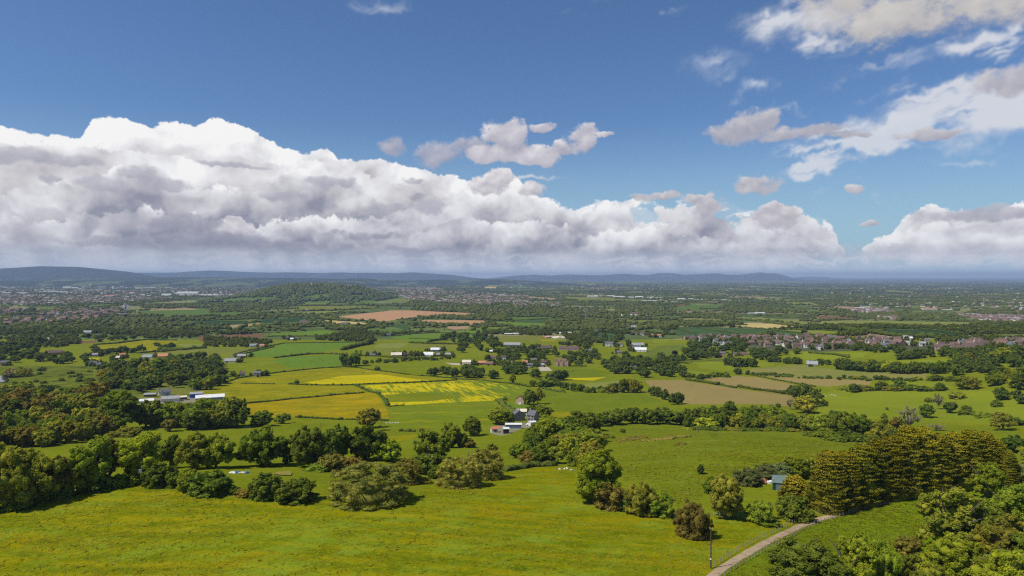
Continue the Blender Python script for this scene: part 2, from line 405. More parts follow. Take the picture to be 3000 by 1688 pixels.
# ---------------------------------------------------------------- fields: kind, outline traced from the photograph, laid on the ground
FIELDS = [
 ('pasture', [(-2500, 1180), (5500, 1180), (5500, 30000), (-2500, 30000)]),
 ('pasture', [(-2500, 995), (5500, 995), (5500, 1190), (-2500, 1190)]),
 ('scrub', A_(-1500,830, 640,830, 1100,820, 1700,800, 1750,900, 1500,1060, 1000,1050, 600,1040, 0,1159, -1500,1159)),
 ('olive', A_(1250,960, 1450,1020, 1700,1000, 1000,1100, 990,1060)),
 ('meadow', D_(-2500,1250, -600,1020, 0,985, 400,880, 700,825, 900,790, 1150,795, 1400,830, 1800,880, 2280,900) + E_(200,890, 450,880, 620,800, 870,790, 1180,700, 1570,650, 1680,700, 1720,900, 2000,975, 2390,1005) + F_(60,1180, 190,1010, 400,1040, 620,1060, 900,1010, 1060,1000) + F_(850,1080, 640,1180, 400,1320, 180,1449, -100,1800, -300,2600) + [(1500, 30000), (-2500, 30000)]),
 ('meadow_right', F_(190,1460, 440,1310, 640,1195, 860,1095, 1110,1015, 1400,925, 1600,880, 1830,835, 2400,790, 3500,700, 5000,900, 5000,9000, 0,30000, -300,2600, -60,1800)),
 ('rough_pasture', E_(1850,400, 2000,360, 2464,375) + F_(0,385, 400,400, 830,405, 1270,480, 1290,510, 1000,600, 750,620, 550,650, 400,680, 180,780, 130,900) + E_(2440,940, 2300,860, 2200,760, 2030,760, 1980,600, 1900,480)),
 ('buttercup', A_(1720,965, 1780,930, 2100,885, 2400,850) + B_(0,838, 130,848, 640,905, 860,930, 150,972, 0,975) + A_(2300,972, 2000,960)),
 ('rape', B_(0,905, 300,893, 560,930, 700,940, 150,968, 0,972) + A_(2380,968, 2300,955, 2450,930)),
 ('buttercup', A_(1450,1040, 1730,967, 2100,967) + B_(0,980, 130,987, 170,1020, 0,1043) + A_(1820,1116, 1700,1080)),
 ('buttercup_dense', D_(1750,207) + B_(0,1048, 180,1030, 250,1032) + E_(270,140, 340,260, 350,322, 100,318, 0,318) + D_(2150,303, 1780,293)),
 ('pasture', E_(228,118, 262,124, 300,160, 365,300, 366,328, 345,330, 330,250, 262,138, 215,122)),
 ('rape_streak', B_(140,980, 860,942, 1000,939, 1430,992, 1390,1040, 1200,1085, 1180,1090, 700,1112, 370,1133, 320,1060, 230,1025)),
 ('pasture', B_(325,1048, 560,1034, 880,1050, 890,1070, 640,1098, 350,1104)),
 ('pasture_patch', B_(372,1142) + E_(700,205, 1120,182, 1250,280, 1100,380, 700,370, 300,400, 290,340, 372,300)),
 ('buttercup', E_(300,440, 550,430, 520,465, 300,478)),
 ('lawn', G_(1100,500, 1480,560, 1700,560, 1560,740, 1360,740, 1250,620)),
 ('pasture_dark', E_(1450,100, 1750,130, 2150,130, 2340,190, 2200,210, 1780,258, 1530,262, 1540,200, 1460,180)),
 ('buttercup', E_(1500,305, 1525,265, 1780,262, 1700,290)),
 ('pasture', B_(130,830, 720,795, 860,808, 980,835, 960,880, 650,890, 640,903, 130,846)),
 ('pasture', B_(1120,850, 1400,880, 1600,960, 1430,988, 1210,935)),
 ('pasture_dark', B_(1530,850, 1700,838, 1850,840, 2060,890, 1900,920, 1700,925, 1560,880)),
 ('rape', B_(1690,930, 1700,924, 2000,914, 1900,940)),
 ('hay', B_(1830,965, 2100,938, 2200,950, 2100,1000, 1850,1000)),
 ('tan', B_(2290,938, 2576,935) + C_(30,945, 270,980, 400,1002, 820,1057, 880,1115, 860,1140, 700,1130, 600,1118, 0,1120) + B_(2576,1080, 2450,1060, 2350,1010)),
 ('tan', C_(150,925, 400,905, 560,917, 870,977, 1000,990, 830,1030, 800,1050, 400,990, 270,960)),
 ('tan', C_(560,914, 830,920, 1440,940, 1400,975, 1240,970, 1100,985, 900,972)),
 ('tan_green', C_(450,885, 520,850, 860,822, 980,835, 1150,860, 1550,880, 1780,880, 1850,890, 1830,930, 1700,930, 1000,928, 700,912, 430,890)),
 ('pasture_bright', F_(1000,130, 1100,105, 1850,120, 2200,110, 2464,200, 3300,250, 3300,380, 2464,370, 1700,320, 1500,320, 950,290)),
 ('pasture_bright', C_(1530,960, 1680,945, 2060,945, 2040,1000, 1900,1010, 1560,975)),
 ('pasture_bright', C_(1430,790, 1700,790, 2140,775, 2140,800, 1800,812)),
 ('pasture_bright', C_(770,730, 900,725, 1370,745, 1370,765, 1180,770, 1040,810, 870,760)),
 ('pasture_bright', C_(100,810, 150,790, 380,780, 300,800, 400,850, 330,870, 130,850)),
 ('pasture_bright', C_(560,800, 700,800, 680,830, 560,840)),
 ('pasture_bright', C_(0,860, 380,900, 370,915, 200,920, 0,880)),
 ('green', M1(380,1050, 860,900, 980,882, 2020,872, 1960,920, 1700,960, 1400,1000, 1000,1060)),
 ('green', M1(860,1095, 1080,1050, 1700,1030, 1760,1116) + B_(0,745, 20,815) + A_(2576,835, 2200,845, 2070,800)),
 ('green', M1(800,790, 860,760, 1500,717, 1720,740, 1640,775, 1400,795, 900,792)),
 ('soil_red', M1(-60,790, 740,765, 740,800, 640,830, 0,860, -80,850)),
 ('soil_pale', M1(-30,685, 600,637, 740,640, 730,660, 300,690, 0,698)),
 ('crop_dark', M0(2200,620, 2576,612) + M1(0,602, 560,600, 600,630, 0,675) + M0(2300,640)),
 ('crop_dark', M1(700,600, 760,580, 1340,560, 1330,600, 1100,620, 740,630)),
 ('soil_orange', M1(1650,550, 1900,520, 2280,480, 2340,470, 2576,470) + M2(880,510, 700,530, 0,560) + M1(2260,610, 2000,590, 1850,570)),
 ('soil_orange', M2(120,610, 160,592, 480,590, 960,600, 930,640, 750,660, 380,655, 250,640)),
 ('soil_pale', M2(470,670, 750,670, 730,700, 560,720, 470,690)),
 ('straw', M1(1500,592, 1960,620, 2110,650, 1850,655, 1600,630)),
 ('hay', M1(1080,490, 1730,475, 1580,515, 1050,517)),
 ('olive', M1(1180,415, 1900,415, 2300,430, 1380,470, 1180,460)),
 ('green', M1(90,365, 450,310, 900,305, 930,335, 430,365, 300,380)),
 ('hay', M1(1220,365, 1600,350, 1590,385, 1270,395)),
 ('green', M1(1880,352, 2140,345, 2130,385, 1900,390)),
 ('green', M2(0,785, 330,757, 900,775, 900,810, 700,800, 480,795, 250,870, 0,867)),
 ('green', M2(610,725, 1160,715, 1130,750, 950,760, 600,740)),
 ('green', M2(830,700, 960,682, 1340,680, 1170,707)),
 ('green', M2(1060,615, 1180,615, 1800,640, 1690,685, 1370,672, 1170,652)),
 ('green_dull', M2(1280,562, 1780,555, 1750,575, 1440,600, 1300,600)),
 ('crop_blue', M2(1280,612, 1700,582, 1720,635, 1300,620)),
 ('green_dull', M2(1190,510, 1540,495, 1550,520, 1250,530)),
 ('olive', M2(1100,792, 1640,785, 1760,820, 1850,860, 1640,870, 1330,850, 1110,850)),
 ('buttercup', M2(1620,830, 1830,840, 1850,865, 1680,862)),
 ('olive', M2(0,900, 620,900, 640,935, 400,960, 0,935)),
 ('buttercup', M2(500,902, 620,905, 600,932)),
 ('pasture', M2(590,1010, 950,1020, 970,1050, 650,1060)),
 ('pasture', M2(1700,985, 2390,980, 2370,1050, 2020,1022, 1720,1012)),
 ('crop_blue', M2(2230,745, 2576,760) + M3(0,775, 110,830, 0,850) + M2(2400,860)),
 ('crop_blue', M3(820,677, 1100,677, 1870,702, 2500,770, 2400,780, 1600,770, 1640,800, 1000,790, 780,790, 740,750)),
 ('straw', M3(1430,667, 1700,655, 1560,630, 2050,637, 2350,690, 1870,700)),
 ('hay', M3(1540,567, 1850,560, 2480,620, 2480,645, 2100,612, 1560,580)),
 ('hay', M3(1960,715, 2576,722, 2576,770, 2480,765)),
 ('pasture_bright', M3(480,832, 700,830, 680,870, 600,890, 490,880)),
 ('vineyard', M3(560,912, 880,905, 890,940, 700,1040, 340,1022, 540,930)),
 ('scrub', M3(400,1030, 800,1040, 830,1090, 1200,1080, 1480,1070, 1480,1116, 400,1116)),
 ('soil_pale', M3(850,572, 1100,577, 1000,600, 860,590)),
 ('olive', M3(210,612, 800,617, 760,640, 300,632)),
 ('green_dull', M3(750,440, 970,400, 1400,390, 1350,430, 1000,460, 760,460)),
 ('soil_red', M3(700,412, 890,402, 880,420, 720,427)),
 ('olive', M2(1950,300, 2576,310) + M3(0,327, 830,345, 600,360, 0,352) + M2(2150,347, 1960,325)),
 ('soil_red', M4(-10,537, 520,550, 530,577, 330,575, -10,570)),
 ('hay', M4(0,607, 700,600, 1900,620, 1930,640, 1400,682, 1180,700, 600,682, 0,652)),
 ('crop_dark', M4(560,712, 1400,712, 1900,780, 1780,810, 1500,800, 1400,780, 980,790, 700,750)),
 ('pasture_bright', M4(0,727, 560,760, 600,777, 100,790, 0,780)),
 ('buttercup', M4(200,790, 860,802, 880,830, 640,830, 390,820)),
 ('pasture_bright', M4(-10,1000, 600,1000, 560,1040, 400,1060, -10,1032)),
 ('buttercup', M0(1180,912, 1450,895, 1820,847, 2230,850, 2220,880, 1940,897, 2100,940, 1850,990, 1840,950, 1500,930, 1190,965)),
 ('buttercup', M0(540,967, 880,980, 870,1015, 740,987, 550,1000)),
 ('rape', M0(1060,1072, 1260,1065, 1200,1110, 1060,1116)),
 ('olive', M0(1760,1012, 2576,947) + M1(640,945, 600,975, 300,1020, 0,1030) + M0(2500,1050, 2200,1012, 1760,1040)),
 ('hay', M0(2220,892, 2576,895, 2576,925, 2300,930)),
 ('green_dull', M0(1720,480, 2500,442) + M1(0,445, 60,500, 880,490, 400,530, 0,540) + M0(2030,540, 1720,500)),
 ('soil_pale', M0(1820,467, 2400,442, 2490,460, 1900,472)),
 ('green_dull', M0(360,432, 1030,420, 1060,440, 500,447)),
 ('olive', M0(1110,712, 1400,687, 1460,705, 1130,725)),
 ('soil_red', M0(760,867, 1230,852, 1200,880, 800,890)),
 ('estate', M0(-300,455, 1480,470, 1480,520, 1200,600, 480,620, 100,660, 60,600, 300,560, -300,520)),
 ('hay', M1(2120,937, 2190,887, 2576,880, 2450,945)),
 ('olive', M1(1850,992, 2100,947, 2440,952, 2400,1010, 1900,1027)),
 ('pasture', M1(1940,1062, 2200,1060, 2576,1090, 2576,1116, 1950,1116)),
 ('green_dull', M1(2040,707, 2576,702, 2576,740, 2300,760)),
 ('crop_blue', M1(2340,640, 2576,632, 2576,720, 2400,690)),
 ('green', M1(2310,812, 2576,777, 2576,850)),
 ('estate', M3(900,812, 1500,815, 2576,820) + M4(900,850, 1900,900, 2400,880, 2500,940, 2100,1000, 1700,990, 900,970, 0,990) + M3(1700,960, 1200,890)),
 ('hay', M4(0,402, 95,402, 95,417, 0,417)), ('hay', M4(650,376, 750,376, 745,394, 650,392)), ('hay', M4(1570,362, 1860,364, 1850,380, 1590,380)), ('olive', M4(750,208, 1210,236, 1190,250, 880,238)),
 ('hay', M3(2000,368, 2480,372, 2576,404, 2200,388)), ('hay', M2(960,128, 1245,126, 1225,160, 1000,172)), ('straw', M2(950,170, 1100,172, 1080,192, 940,190)), ('green_dull', M2(1270,158, 1440,160, 1480,187, 1280,182)),
 ('hay', M2(590,147, 750,148, 745,160, 590,160)), ('hay', M0(1820,127, 2060,105, 2370,118, 2310,142, 1900,142)), ('olive', M0(1010,123, 1400,120, 1400,138, 1020,138)), ('hay', M3(1780,314, 1900,314, 1885,342, 1780,338)),
 ('olive', M4(260,368, 560,360, 560,380, 300,384)), ('soil_pale', M2(1450,294, 1860,320, 1810,334, 1470,312)), ('hay', M2(850,399, 1500,408, 1480,420, 850,412)), ('olive', M1(2300,335, 2576,334, 2576,354, 2300,354)),
 ('green_dull', M2(1150,440, 1700,428, 1810,440, 1200,458)), ('olive', M3(860,262, 1400,258, 1390,270, 870,276)), ('green_dull', M3(0,120, 260,118, 300,135, 0,140)), ('hay', M3(500,368, 760,366, 800,382, 520,384)),
 ('olive', M4(1900,262, 2380,266, 2370,280, 1900,276)), ('green_dull', M4(640,318, 1250,316, 1240,330, 650,334)), ('hay', M2(2080,130, 2330,132, 2340,150, 2090,152)), ('olive', M4(2040,345, 2576,343, 2576,360, 2050,362)),
 ('hay', M3(860,570, 1060,574, 1040,588, 860,584)), ('green_dull', M3(1300,596, 1800,600, 1790,618, 1330,612)), ('olive', M3(0,590, 560,596, 560,612, 0,606)),
 ('yard', H_(100,400, 380,330, 560,300, 1080,270, 1700,260, 1740,340, 1200,380, 560,400)),
 ('yard', G_(900,1100, 960,960, 1300,900, 1720,880, 1650,980, 1480,1000, 1250,1100, 1100,1140)),
 ('gravel', B_(780,805, 900,812, 890,826, 840,822)),
 ('gravel', B_(1490,838, 1560,836, 1592,866, 1500,868)),
]
def mk_ground_mat(name, fn, bump=0.0, rough=0.9):
    m = bpy.data.materials.new(name)
    m.use_nodes = True
    N = NT(m.node_tree)
    m.node_tree.nodes.clear()
    pos = N.n('ShaderNodeTexCoord').outputs['Object']
    b = N.n('ShaderNodeBsdfDiffuse')
    c, h = fn(N, pos)
    N.put(b.inputs['Color'], c)
    if bump and h is not None:
        bn = N.n('ShaderNodeBump')
        bn.inputs['Strength'].default_value = 1.0
        bn.inputs['Distance'].default_value = bump
        N.put(bn.inputs['Height'], h)
        m.node_tree.links.new(bn.outputs[0], b.inputs['Normal'])
    o = N.n('ShaderNodeOutputMaterial')
    m.node_tree.links.new(b.outputs[0], o.inputs[0])
    return m
def mapped(N, pos, sx, sy, rot=0.0):
    mp = N.n('ShaderNodeMapping', vector_type='TEXTURE')      # turn first, then stretch
    N.put(mp.inputs[0], pos)
    mp.inputs['Rotation'].default_value = (0, 0, rot)
    mp.inputs['Scale'].default_value = (1 / sx, 1 / sy, 1.0)
    return mp.outputs[0]
def grassy(base, light, dark, extra=None, rot=0.15, big=55.0):
    '''tussocky grass: patches of tens of metres, drifts of metres, tufts of decimetres'''
    def fn(N, pos):
        n1 = N.noise(pos, 1 / big, 4, 0.6)
        n2 = N.noise(mapped(N, pos, 1, 3.0, rot), 1 / 9.0, 4, 0.6)
        n3 = N.noise(mapped(N, pos, 1, 1.6, rot), 1 / 1.6, 4, 0.72)
        c = N.mix(N.ramp(n1, 0.35, 0.65), base, tuple(0.5 * (p + q) for p, q in zip(base, dark)))
        c = N.mix(N.mul(N.ramp(n2, 0.45, 0.75), 0.6), c, dark)
        c = N.mix(N.mul(N.ramp(n3, 0.48, 0.66), 0.8), c, light)
        c = N.mix(N.mul(N.ramp(n3, 0.42, 0.28), 0.55), c, dark)
        if extra:
            c = extra(N, pos, c)
        return c, N.add(N.mul(n3, 0.6), N.mul(n2, 1.2))
    return fn
def patches(colr, size, lo, hi, amt, sy=1.0, rot=0.0, fine=1.2, det=4):
    def ex(N, pos, c):
        p = N.noise(mapped(N, pos, 1, sy, rot), 1 / size, det, 0.65)
        q = N.noise(mapped(N, pos, 1, 2.0, rot), 1 / fine, 4, 0.75)
        f = N.ramp(N.mad(N.sub(q, 0.5), 0.7, p), lo, hi)
        return N.mix(N.mul(f, amt), c, colr)
    return ex
def chain(*fs):
    def ex(N, pos, c):
        for f in fs: c = f(N, pos, c)
        return c
    return ex
def tram(period, rot, colr, amt, width=0.12):
    '''wheel lines through a crop'''
    def ex(N, pos, c):
        x, y, z = N.sep(mapped(N, pos, 1 / period, 1 / period, rot))
        w = N.m('FRACT', N.mad(N.noise(pos, 1 / 45.0, 3), 1.6, x))
        f = N.ramp(N.m('ABSOLUTE', N.sub(w, 0.5)), width, width * 0.4)
        f = N.mul(f, N.ramp(N.noise(pos, 1 / 13.0, 3, 0.6), 0.35, 0.65, 0.15, 1.0))
        return N.mix(N.mul(f, amt), c, colr)
    return ex
BUT = (0.40, 0.30, 0.005)
def meadow_fn():
    fl = chain(patches((0.25, 0.205, 0.003), 24, 0.46, 0.68, 0.85, sy=3.4, rot=0.1, fine=0.8),
               patches((0.17, 0.225, 0.014), 13, 0.50, 0.64, 0.9, sy=1.8, rot=0.3, fine=0.55),
               patches((0.055, 0.085, 0.002), 9, 0.56, 0.74, 0.6, sy=2.6, rot=0.2, fine=1.0),
               patches((0.32, 0.25, 0.003), 5, 0.62, 0.72, 0.7, sy=4.0, rot=0.05, fine=0.5),
               tram(5.5, 1.42, (0.30, 0.24, 0.003), 0.36, 0.3))
    return grassy((0.135, 0.158, 0.003), (0.20, 0.22, 0.007), (0.085, 0.112, 0.002), fl, rot=0.25, big=40)
G = {
 'pasture': mk_ground_mat('pasture_grass', grassy((0.155, 0.178, 0.008), (0.20, 0.22, 0.014), (0.10, 0.125, 0.005), patches((0.24, 0.20, 0.01), 60, 0.58, 0.75, 0.6)), 0.25),
 'pasture_patch': mk_ground_mat('pasture_patch_grass', grassy((0.145, 0.18, 0.010), (0.18, 0.21, 0.016), (0.10, 0.14, 0.008), patches(BUT, 30, 0.55, 0.7, 0.6, sy=3)), 0.25),
 'pasture_dark': mk_ground_mat('pasture_dark_grass', grassy((0.125, 0.16, 0.008), (0.165, 0.195, 0.016), (0.09, 0.125, 0.006), patches((0.17, 0.19, 0.02), 40, 0.5, 0.7, 0.6, sy=2)), 0.25),
 'pasture_bright': mk_ground_mat('pasture_bright_grass', grassy((0.18, 0.208, 0.012), (0.225, 0.245, 0.022), (0.125, 0.16, 0.009)), 0.3),
 'lawn': mk_ground_mat('lawn_grass', grassy((0.11, 0.175, 0.012), (0.14, 0.20, 0.02), (0.09, 0.15, 0.01)), 0.1),
 'meadow': mk_ground_mat('meadow_grass', meadow_fn(), 0.30),
 'meadow_right': mk_ground_mat('verge_meadow_grass', grassy((0.125, 0.175, 0.005), (0.17, 0.21, 0.010), (0.075, 0.12, 0.004), patches((0.16, 0.175, 0.01), 12, 0.55, 0.7, 0.5, sy=3.0, rot=0.5), rot=0.5), 0.28),
 'rough_pasture': mk_ground_mat('rough_pasture_grass', grassy((0.145, 0.170, 0.008), (0.20, 0.215, 0.018), (0.080, 0.108, 0.005), chain(patches((0.10, 0.075, 0.008), 45, 0.62, 0.74, 0.8, sy=3.5), patches((0.17, 0.195, 0.03), 22, 0.56, 0.7, 0.6, sy=2.5), patches((0.045, 0.07, 0.004), 10, 0.62, 0.74, 0.7, sy=3)), big=45), 0.35),
 'scrub': mk_ground_mat('scrub_grass', grassy((0.13, 0.15, 0.014), (0.18, 0.19, 0.025), (0.075, 0.10, 0.01), patches((0.04, 0.06, 0.010), 25, 0.5, 0.6, 0.9, sy=2)), 0.5),
 'buttercup': mk_ground_mat('buttercup_grass', grassy((0.22, 0.20, 0.006), (0.31, 0.25, 0.008), (0.14, 0.155, 0.006), chain(patches(BUT, 40, 0.50, 0.68, 0.55, sy=2.5), patches((0.13, 0.155, 0.006), 32, 0.50, 0.66, 0.8, sy=2.0, rot=0.3, fine=3), tram(14, 0.9, (0.17, 0.16, 0.006), 0.5))), 0.2),
 'buttercup_dense': mk_ground_mat('buttercup_dense_grass', grassy((0.25, 0.195, 0.005), (0.34, 0.25, 0.006), (0.15, 0.155, 0.006), chain(patches((0.38, 0.26, 0.004), 30, 0.42, 0.62, 0.6, sy=2.2), patches((0.14, 0.15, 0.006), 26, 0.52, 0.66, 0.7, sy=2.4, rot=0.2, fine=3))), 0.2),
 'rape': mk_ground_mat('rape_flowers', grassy((0.46, 0.36, 0.004), (0.55, 0.44, 0.005), (0.27, 0.26, 0.006), patches((0.14, 0.18, 0.01), 35, 0.56, 0.66, 0.7, sy=3)), 0.2),
 'green': mk_ground_mat('young_crop', grassy((0.110, 0.180, 0.018), (0.13, 0.20, 0.022), (0.095, 0.16, 0.016), tram(18, 0.4, (0.07, 0.13, 0.012), 0.45)), 0.1),
 'green_dull': mk_ground_mat('dull_crop', grassy((0.085, 0.135, 0.025), (0.10, 0.155, 0.03), (0.07, 0.115, 0.02)), 0.1),
 'olive': mk_ground_mat('olive_grass', grassy((0.15, 0.16, 0.022), (0.21, 0.20, 0.04), (0.11, 0.13, 0.018), tram(16, 1.2, (0.19, 0.185, 0.05), 0.5)), 0.15),
 'hay': mk_ground_mat('hay_grass', grassy((0.19, 0.20, 0.04), (0.24, 0.235, 0.06), (0.14, 0.165, 0.03), tram(14, 0.3, (0.13, 0.15, 0.03), 0.4)), 0.15),
 'tan': mk_ground_mat('sown_soil', grassy((0.25, 0.185, 0.065), (0.28, 0.205, 0.075), (0.21, 0.175, 0.055), tram(12, 0.9, (0.20, 0.17, 0.05), 0.45)), 0.1),
 'tan_green': mk_ground_mat('sprouting_soil', grassy((0.20, 0.18, 0.05), (0.24, 0.195, 0.06), (0.15, 0.165, 0.035), patches((0.15, 0.175, 0.03), 110, 0.42, 0.65, 0.8)), 0.1),
 'soil_orange': mk_ground_mat('bare_orange_soil', grassy((0.40, 0.225, 0.115), (0.43, 0.25, 0.13), (0.34, 0.19, 0.09), tram(16, 0.2, (0.33, 0.19, 0.10), 0.5)), 0.1),
 'soil_pale': mk_ground_mat('bare_pale_soil', grassy((0.32, 0.21, 0.12), (0.36, 0.24, 0.14), (0.26, 0.18, 0.09)), 0.1),
 'soil_red': mk_ground_mat('bare_red_soil', grassy((0.16, 0.08, 0.045), (0.19, 0.10, 0.055), (0.13, 0.07, 0.035)), 0.1),
 'straw': mk_ground_mat('straw_field', grassy((0.44, 0.33, 0.13), (0.50, 0.38, 0.16), (0.36, 0.28, 0.10)), 0.1),
 'crop_dark': mk_ground_mat('dark_crop', grassy((0.03, 0.06, 0.022), (0.036, 0.07, 0.026), (0.026, 0.05, 0.02)), 0.1),
 'crop_blue': mk_ground_mat('bean_crop', grassy((0.05, 0.09, 0.028), (0.06, 0.105, 0.032), (0.04, 0.075, 0.024)), 0.1),
 'vineyard': mk_ground_mat('vineyard_ground', grassy((0.13, 0.16, 0.02), (0.17, 0.19, 0.03), (0.10, 0.13, 0.02), tram(9, 1.45, (0.05, 0.075, 0.012), 0.9, 0.25)), 0.3),
 'estate': mk_ground_mat('garden_ground', grassy((0.075, 0.085, 0.04), (0.15, 0.13, 0.09), (0.04, 0.055, 0.02)), 0.2),
 'yard': mk_ground_mat('yard_gravel', grassy((0.24, 0.21, 0.16), (0.30, 0.26, 0.20), (0.14, 0.15, 0.06)), 0.1),
 'gravel': mk_ground_mat('sand_surface', grassy((0.42, 0.36, 0.28), (0.46, 0.40, 0.32), (0.36, 0.31, 0.24)), 0.05),
}
def streak_fn(N, pos):
    c, h = grassy((0.13, 0.175, 0.012), (0.17, 0.20, 0.02), (0.10, 0.15, 0.01))(N, pos)
    p = N.noise(mapped(N, pos, 1, 0.07, 0.30), 1 / 3.2, 5, 0.62)
    q = N.noise(pos, 1 / 70.0, 3, 0.5)
    f = N.ramp(N.mad(N.sub(q, 0.5), 1.0, p), 0.42, 0.60)
    f = N.mul(f, N.ramp(N.noise(pos, 1 / 2.5, 3, 0.7), 0.25, 0.5, 0.75, 1.0))
    return N.mix(f, c, (0.46, 0.37, 0.006)), h
G['rape_streak'] = mk_ground_mat('streaked_flowers', streak_fn, 0.15)
def vale_fn(N, pos):
    w = N.noise(pos, 1 / 500.0, 3, 0.5)
    wv = N.n('ShaderNodeVectorMath', operation='MULTIPLY_ADD')
    N.put(wv.inputs[0], N.xyz(w, w, 0)); wv.inputs[1].default_value = (160, 160, 0); N.put(wv.inputs[2], pos)
    mp = mapped(N, wv.outputs[0], 1 / 260.0, 1 / 420.0, 0.35)
    vo = N.n('ShaderNodeTexVoronoi', voronoi_dimensions='2D', feature='F1', distance='CHEBYCHEV')
    N.put(vo.inputs['Vector'], mp); vo.inputs['Scale'].default_value = 1.0
    r = N.sep(vo.outputs['Color'])
    c = N.cramp(r[0], [(0.0, (0.095, 0.13, 0.025)), (0.2, (0.13, 0.165, 0.04)), (0.42, (0.095, 0.125, 0.035)), (0.58, (0.17, 0.185, 0.06)), (0.74, (0.21, 0.20, 0.08)), (0.86, (0.075, 0.105, 0.028)), (0.93, (0.28, 0.20, 0.12))], 'CONSTANT')
    n = N.noise(pos, 1 / 30.0, 4, 0.6)
    c = N.mix(N.mul(N.ramp(n, 0.45, 0.7), 0.5), c, (0.04, 0.06, 0.016))
    return c, n
G['vale'] = mk_ground_mat('vale_fields', vale_fn, 0.5)
GORDER = list(G)

def in_poly(px, py, poly):
    px = np.asarray(px, float); py = np.asarray(py, float)
    c = np.zeros(px.shape, bool)
    n = len(poly)
    for i in range(n):
        x1, y1 = poly[i]; x2, y2 = poly[(i + 1) % n]
        if y1 == y2: continue
        k = ((y1 > py) != (y2 > py)) & (px < (x2 - x1) * (py - y1) / (y2 - y1) + x1)
        c ^= k
    return c

def mesh_obj(name, V, Fc, mats, parent=None, smooth=False, mi=None):
    me = bpy.data.meshes.new(name)
    if isinstance(V, np.ndarray) and isinstance(Fc, np.ndarray):
        nv, nf, k = len(V), len(Fc), Fc.shape[1]
        me.vertices.add(nv); me.vertices.foreach_set('co', V.astype(np.float32).ravel())
        me.loops.add(nf * k); me.loops.foreach_set('vertex_index', Fc.astype(np.int32).ravel())
        me.polygons.add(nf)
        me.polygons.foreach_set('loop_start', np.arange(0, nf * k, k, dtype=np.int32))
        me.update(calc_edges=True)
    else:
        me.from_pydata([tuple(v) for v in V], [], [tuple(f) for f in Fc])
    for m in (mats if isinstance(mats, (list, tuple)) else [mats]):
        me.materials.append(m)
    if mi is not None:
        me.polygons.foreach_set('material_index', np.asarray(mi, np.int32))
    if smooth:
        me.polygons.foreach_set('use_smooth', np.ones(len(me.polygons), bool))
    me.update()
    o = bpy.data.objects.new(name, me)
    COL.objects.link(o)
    if parent is not None: o.parent = parent
    return o
def tag(o, label=None, cat=None, group=None, kind=None):
    if label: o['label'] = label
    if cat: o['category'] = cat
    if group: o['group'] = group
    if kind: o['kind'] = kind
    return o

# triangulate everything once: field edges become edges of the ground mesh
def build_ground():
    rows = np.concatenate([812 + np.geomspace(3.4, 60, 34), np.arange(880, 1180, 10.0), np.arange(1180, 1760, 14.0), 812 + np.geomspace(960, 9000, 14)])
    pts = []
    for v in rows:
        wid = 1.0 + max(0.0, (v - 1700) / 900.0)
        n = 84 if v < 1750 else 50
        for u in np.linspace(1500 - 2900 * wid, 1500 + 2900 * wid, n):
            pts.append((u + 0.001 * v, v))
    uv = []
    faces = []
    for k, (kind, poly) in enumerate(FIELDS):
        f = []
        for i, (u, v) in enumerate(poly):
            u2, v2 = poly[(i + 1) % len(poly)]
            v = min(v, 9500); v2 = min(v2, 9500)
            L = math.hypot(u2 - u, (v2 - v) * 2)
            n = max(1, min(30, int(L / 45)))
            for j in range(n):
                f.append(len(uv)); uv.append((u + (u2 - u) * j / n, v + (v2 - v) * j / n))
        faces.append(f)
    allp = [Vector((u, (v - 812) * 1.0)) for u, v in uv + pts]
    vo, ed, fo, ov, oe, of = delaunay_2d_cdt(allp, [], faces, 0, 1e-3, True)
    P = np.array([(p[0], p[1] + 812) for p in vo])
    x, y = world(P[:, 0], P[:, 1])
    z = gz(x, y)
    tri, mi = [], []
    for f, o in zip(fo, of):
        for j in range(1, len(f) - 1):
            tri.append((f[0], f[j], f[j + 1]))
            mi.append(GORDER.index(FIELDS[max(o)][0]) if len(o) else GORDER.index('vale'))
    g = mesh_obj('ground', np.stack([x, y, z], -1), np.array(tri), [G[k] for k in GORDER], smooth=True, mi=mi)
    # make every face look up
    nz = np.empty(len(g.data.polygons) * 3); g.data.polygons.foreach_get('normal', nz)
    if (nz[2::3] < 0).mean() > 0.5: g.data.flip_normals()
    tag(g, kind='structure')
    return g
ground = build_ground()

def ribbon(name, pts, width, mat, lift=0.05, kind='structure', step=6.0):
    '''a road or track laid on the ground along traced points'''
    P = [Vector((*W1(u, v), 0)) for u, v in pts]
    S_ = [P[0]]
    for a, b in zip(P, P[1:]):
        n = max(1, int((b - a).length / step))
        for j in range(1, n + 1): S_.append(a.lerp(b, j / n))
    for _ in range(3):
        S_ = [S_[0]] + [(S_[i - 1] + S_[i] * 2 + S_[i + 1]) / 4 for i in range(1, len(S_) - 1)] + [S_[-1]]
    V, Fc = [], []
    for i, p in enumerate(S_):
        d = (S_[min(i + 1, len(S_) - 1)] - S_[max(i - 1, 0)]).normalized()
        nrm = Vector((-d.y, d.x, 0))
        for k in range(5):
            w = width * (k / 4 - 0.5) * (1 + (0.08 * math.sin(i * 1.7 + k) if k in (0, 4) else 0))
            q = p + nrm * w
            zz = max(gz1(q.x, q.y), gz1(p.x, p.y)) + lift + (0.04 if k == 2 else 0)
            V.append((q.x, q.y, zz))
        if i:
            for k in range(4):
                a = (i - 1) * 5 + k
                Fc.append((a, a + 1, a + 6, a + 5))
    o = mesh_obj(name, np.array(V), np.array(Fc), mat, smooth=True)
    tag(o, kind=kind)
    return o, S_
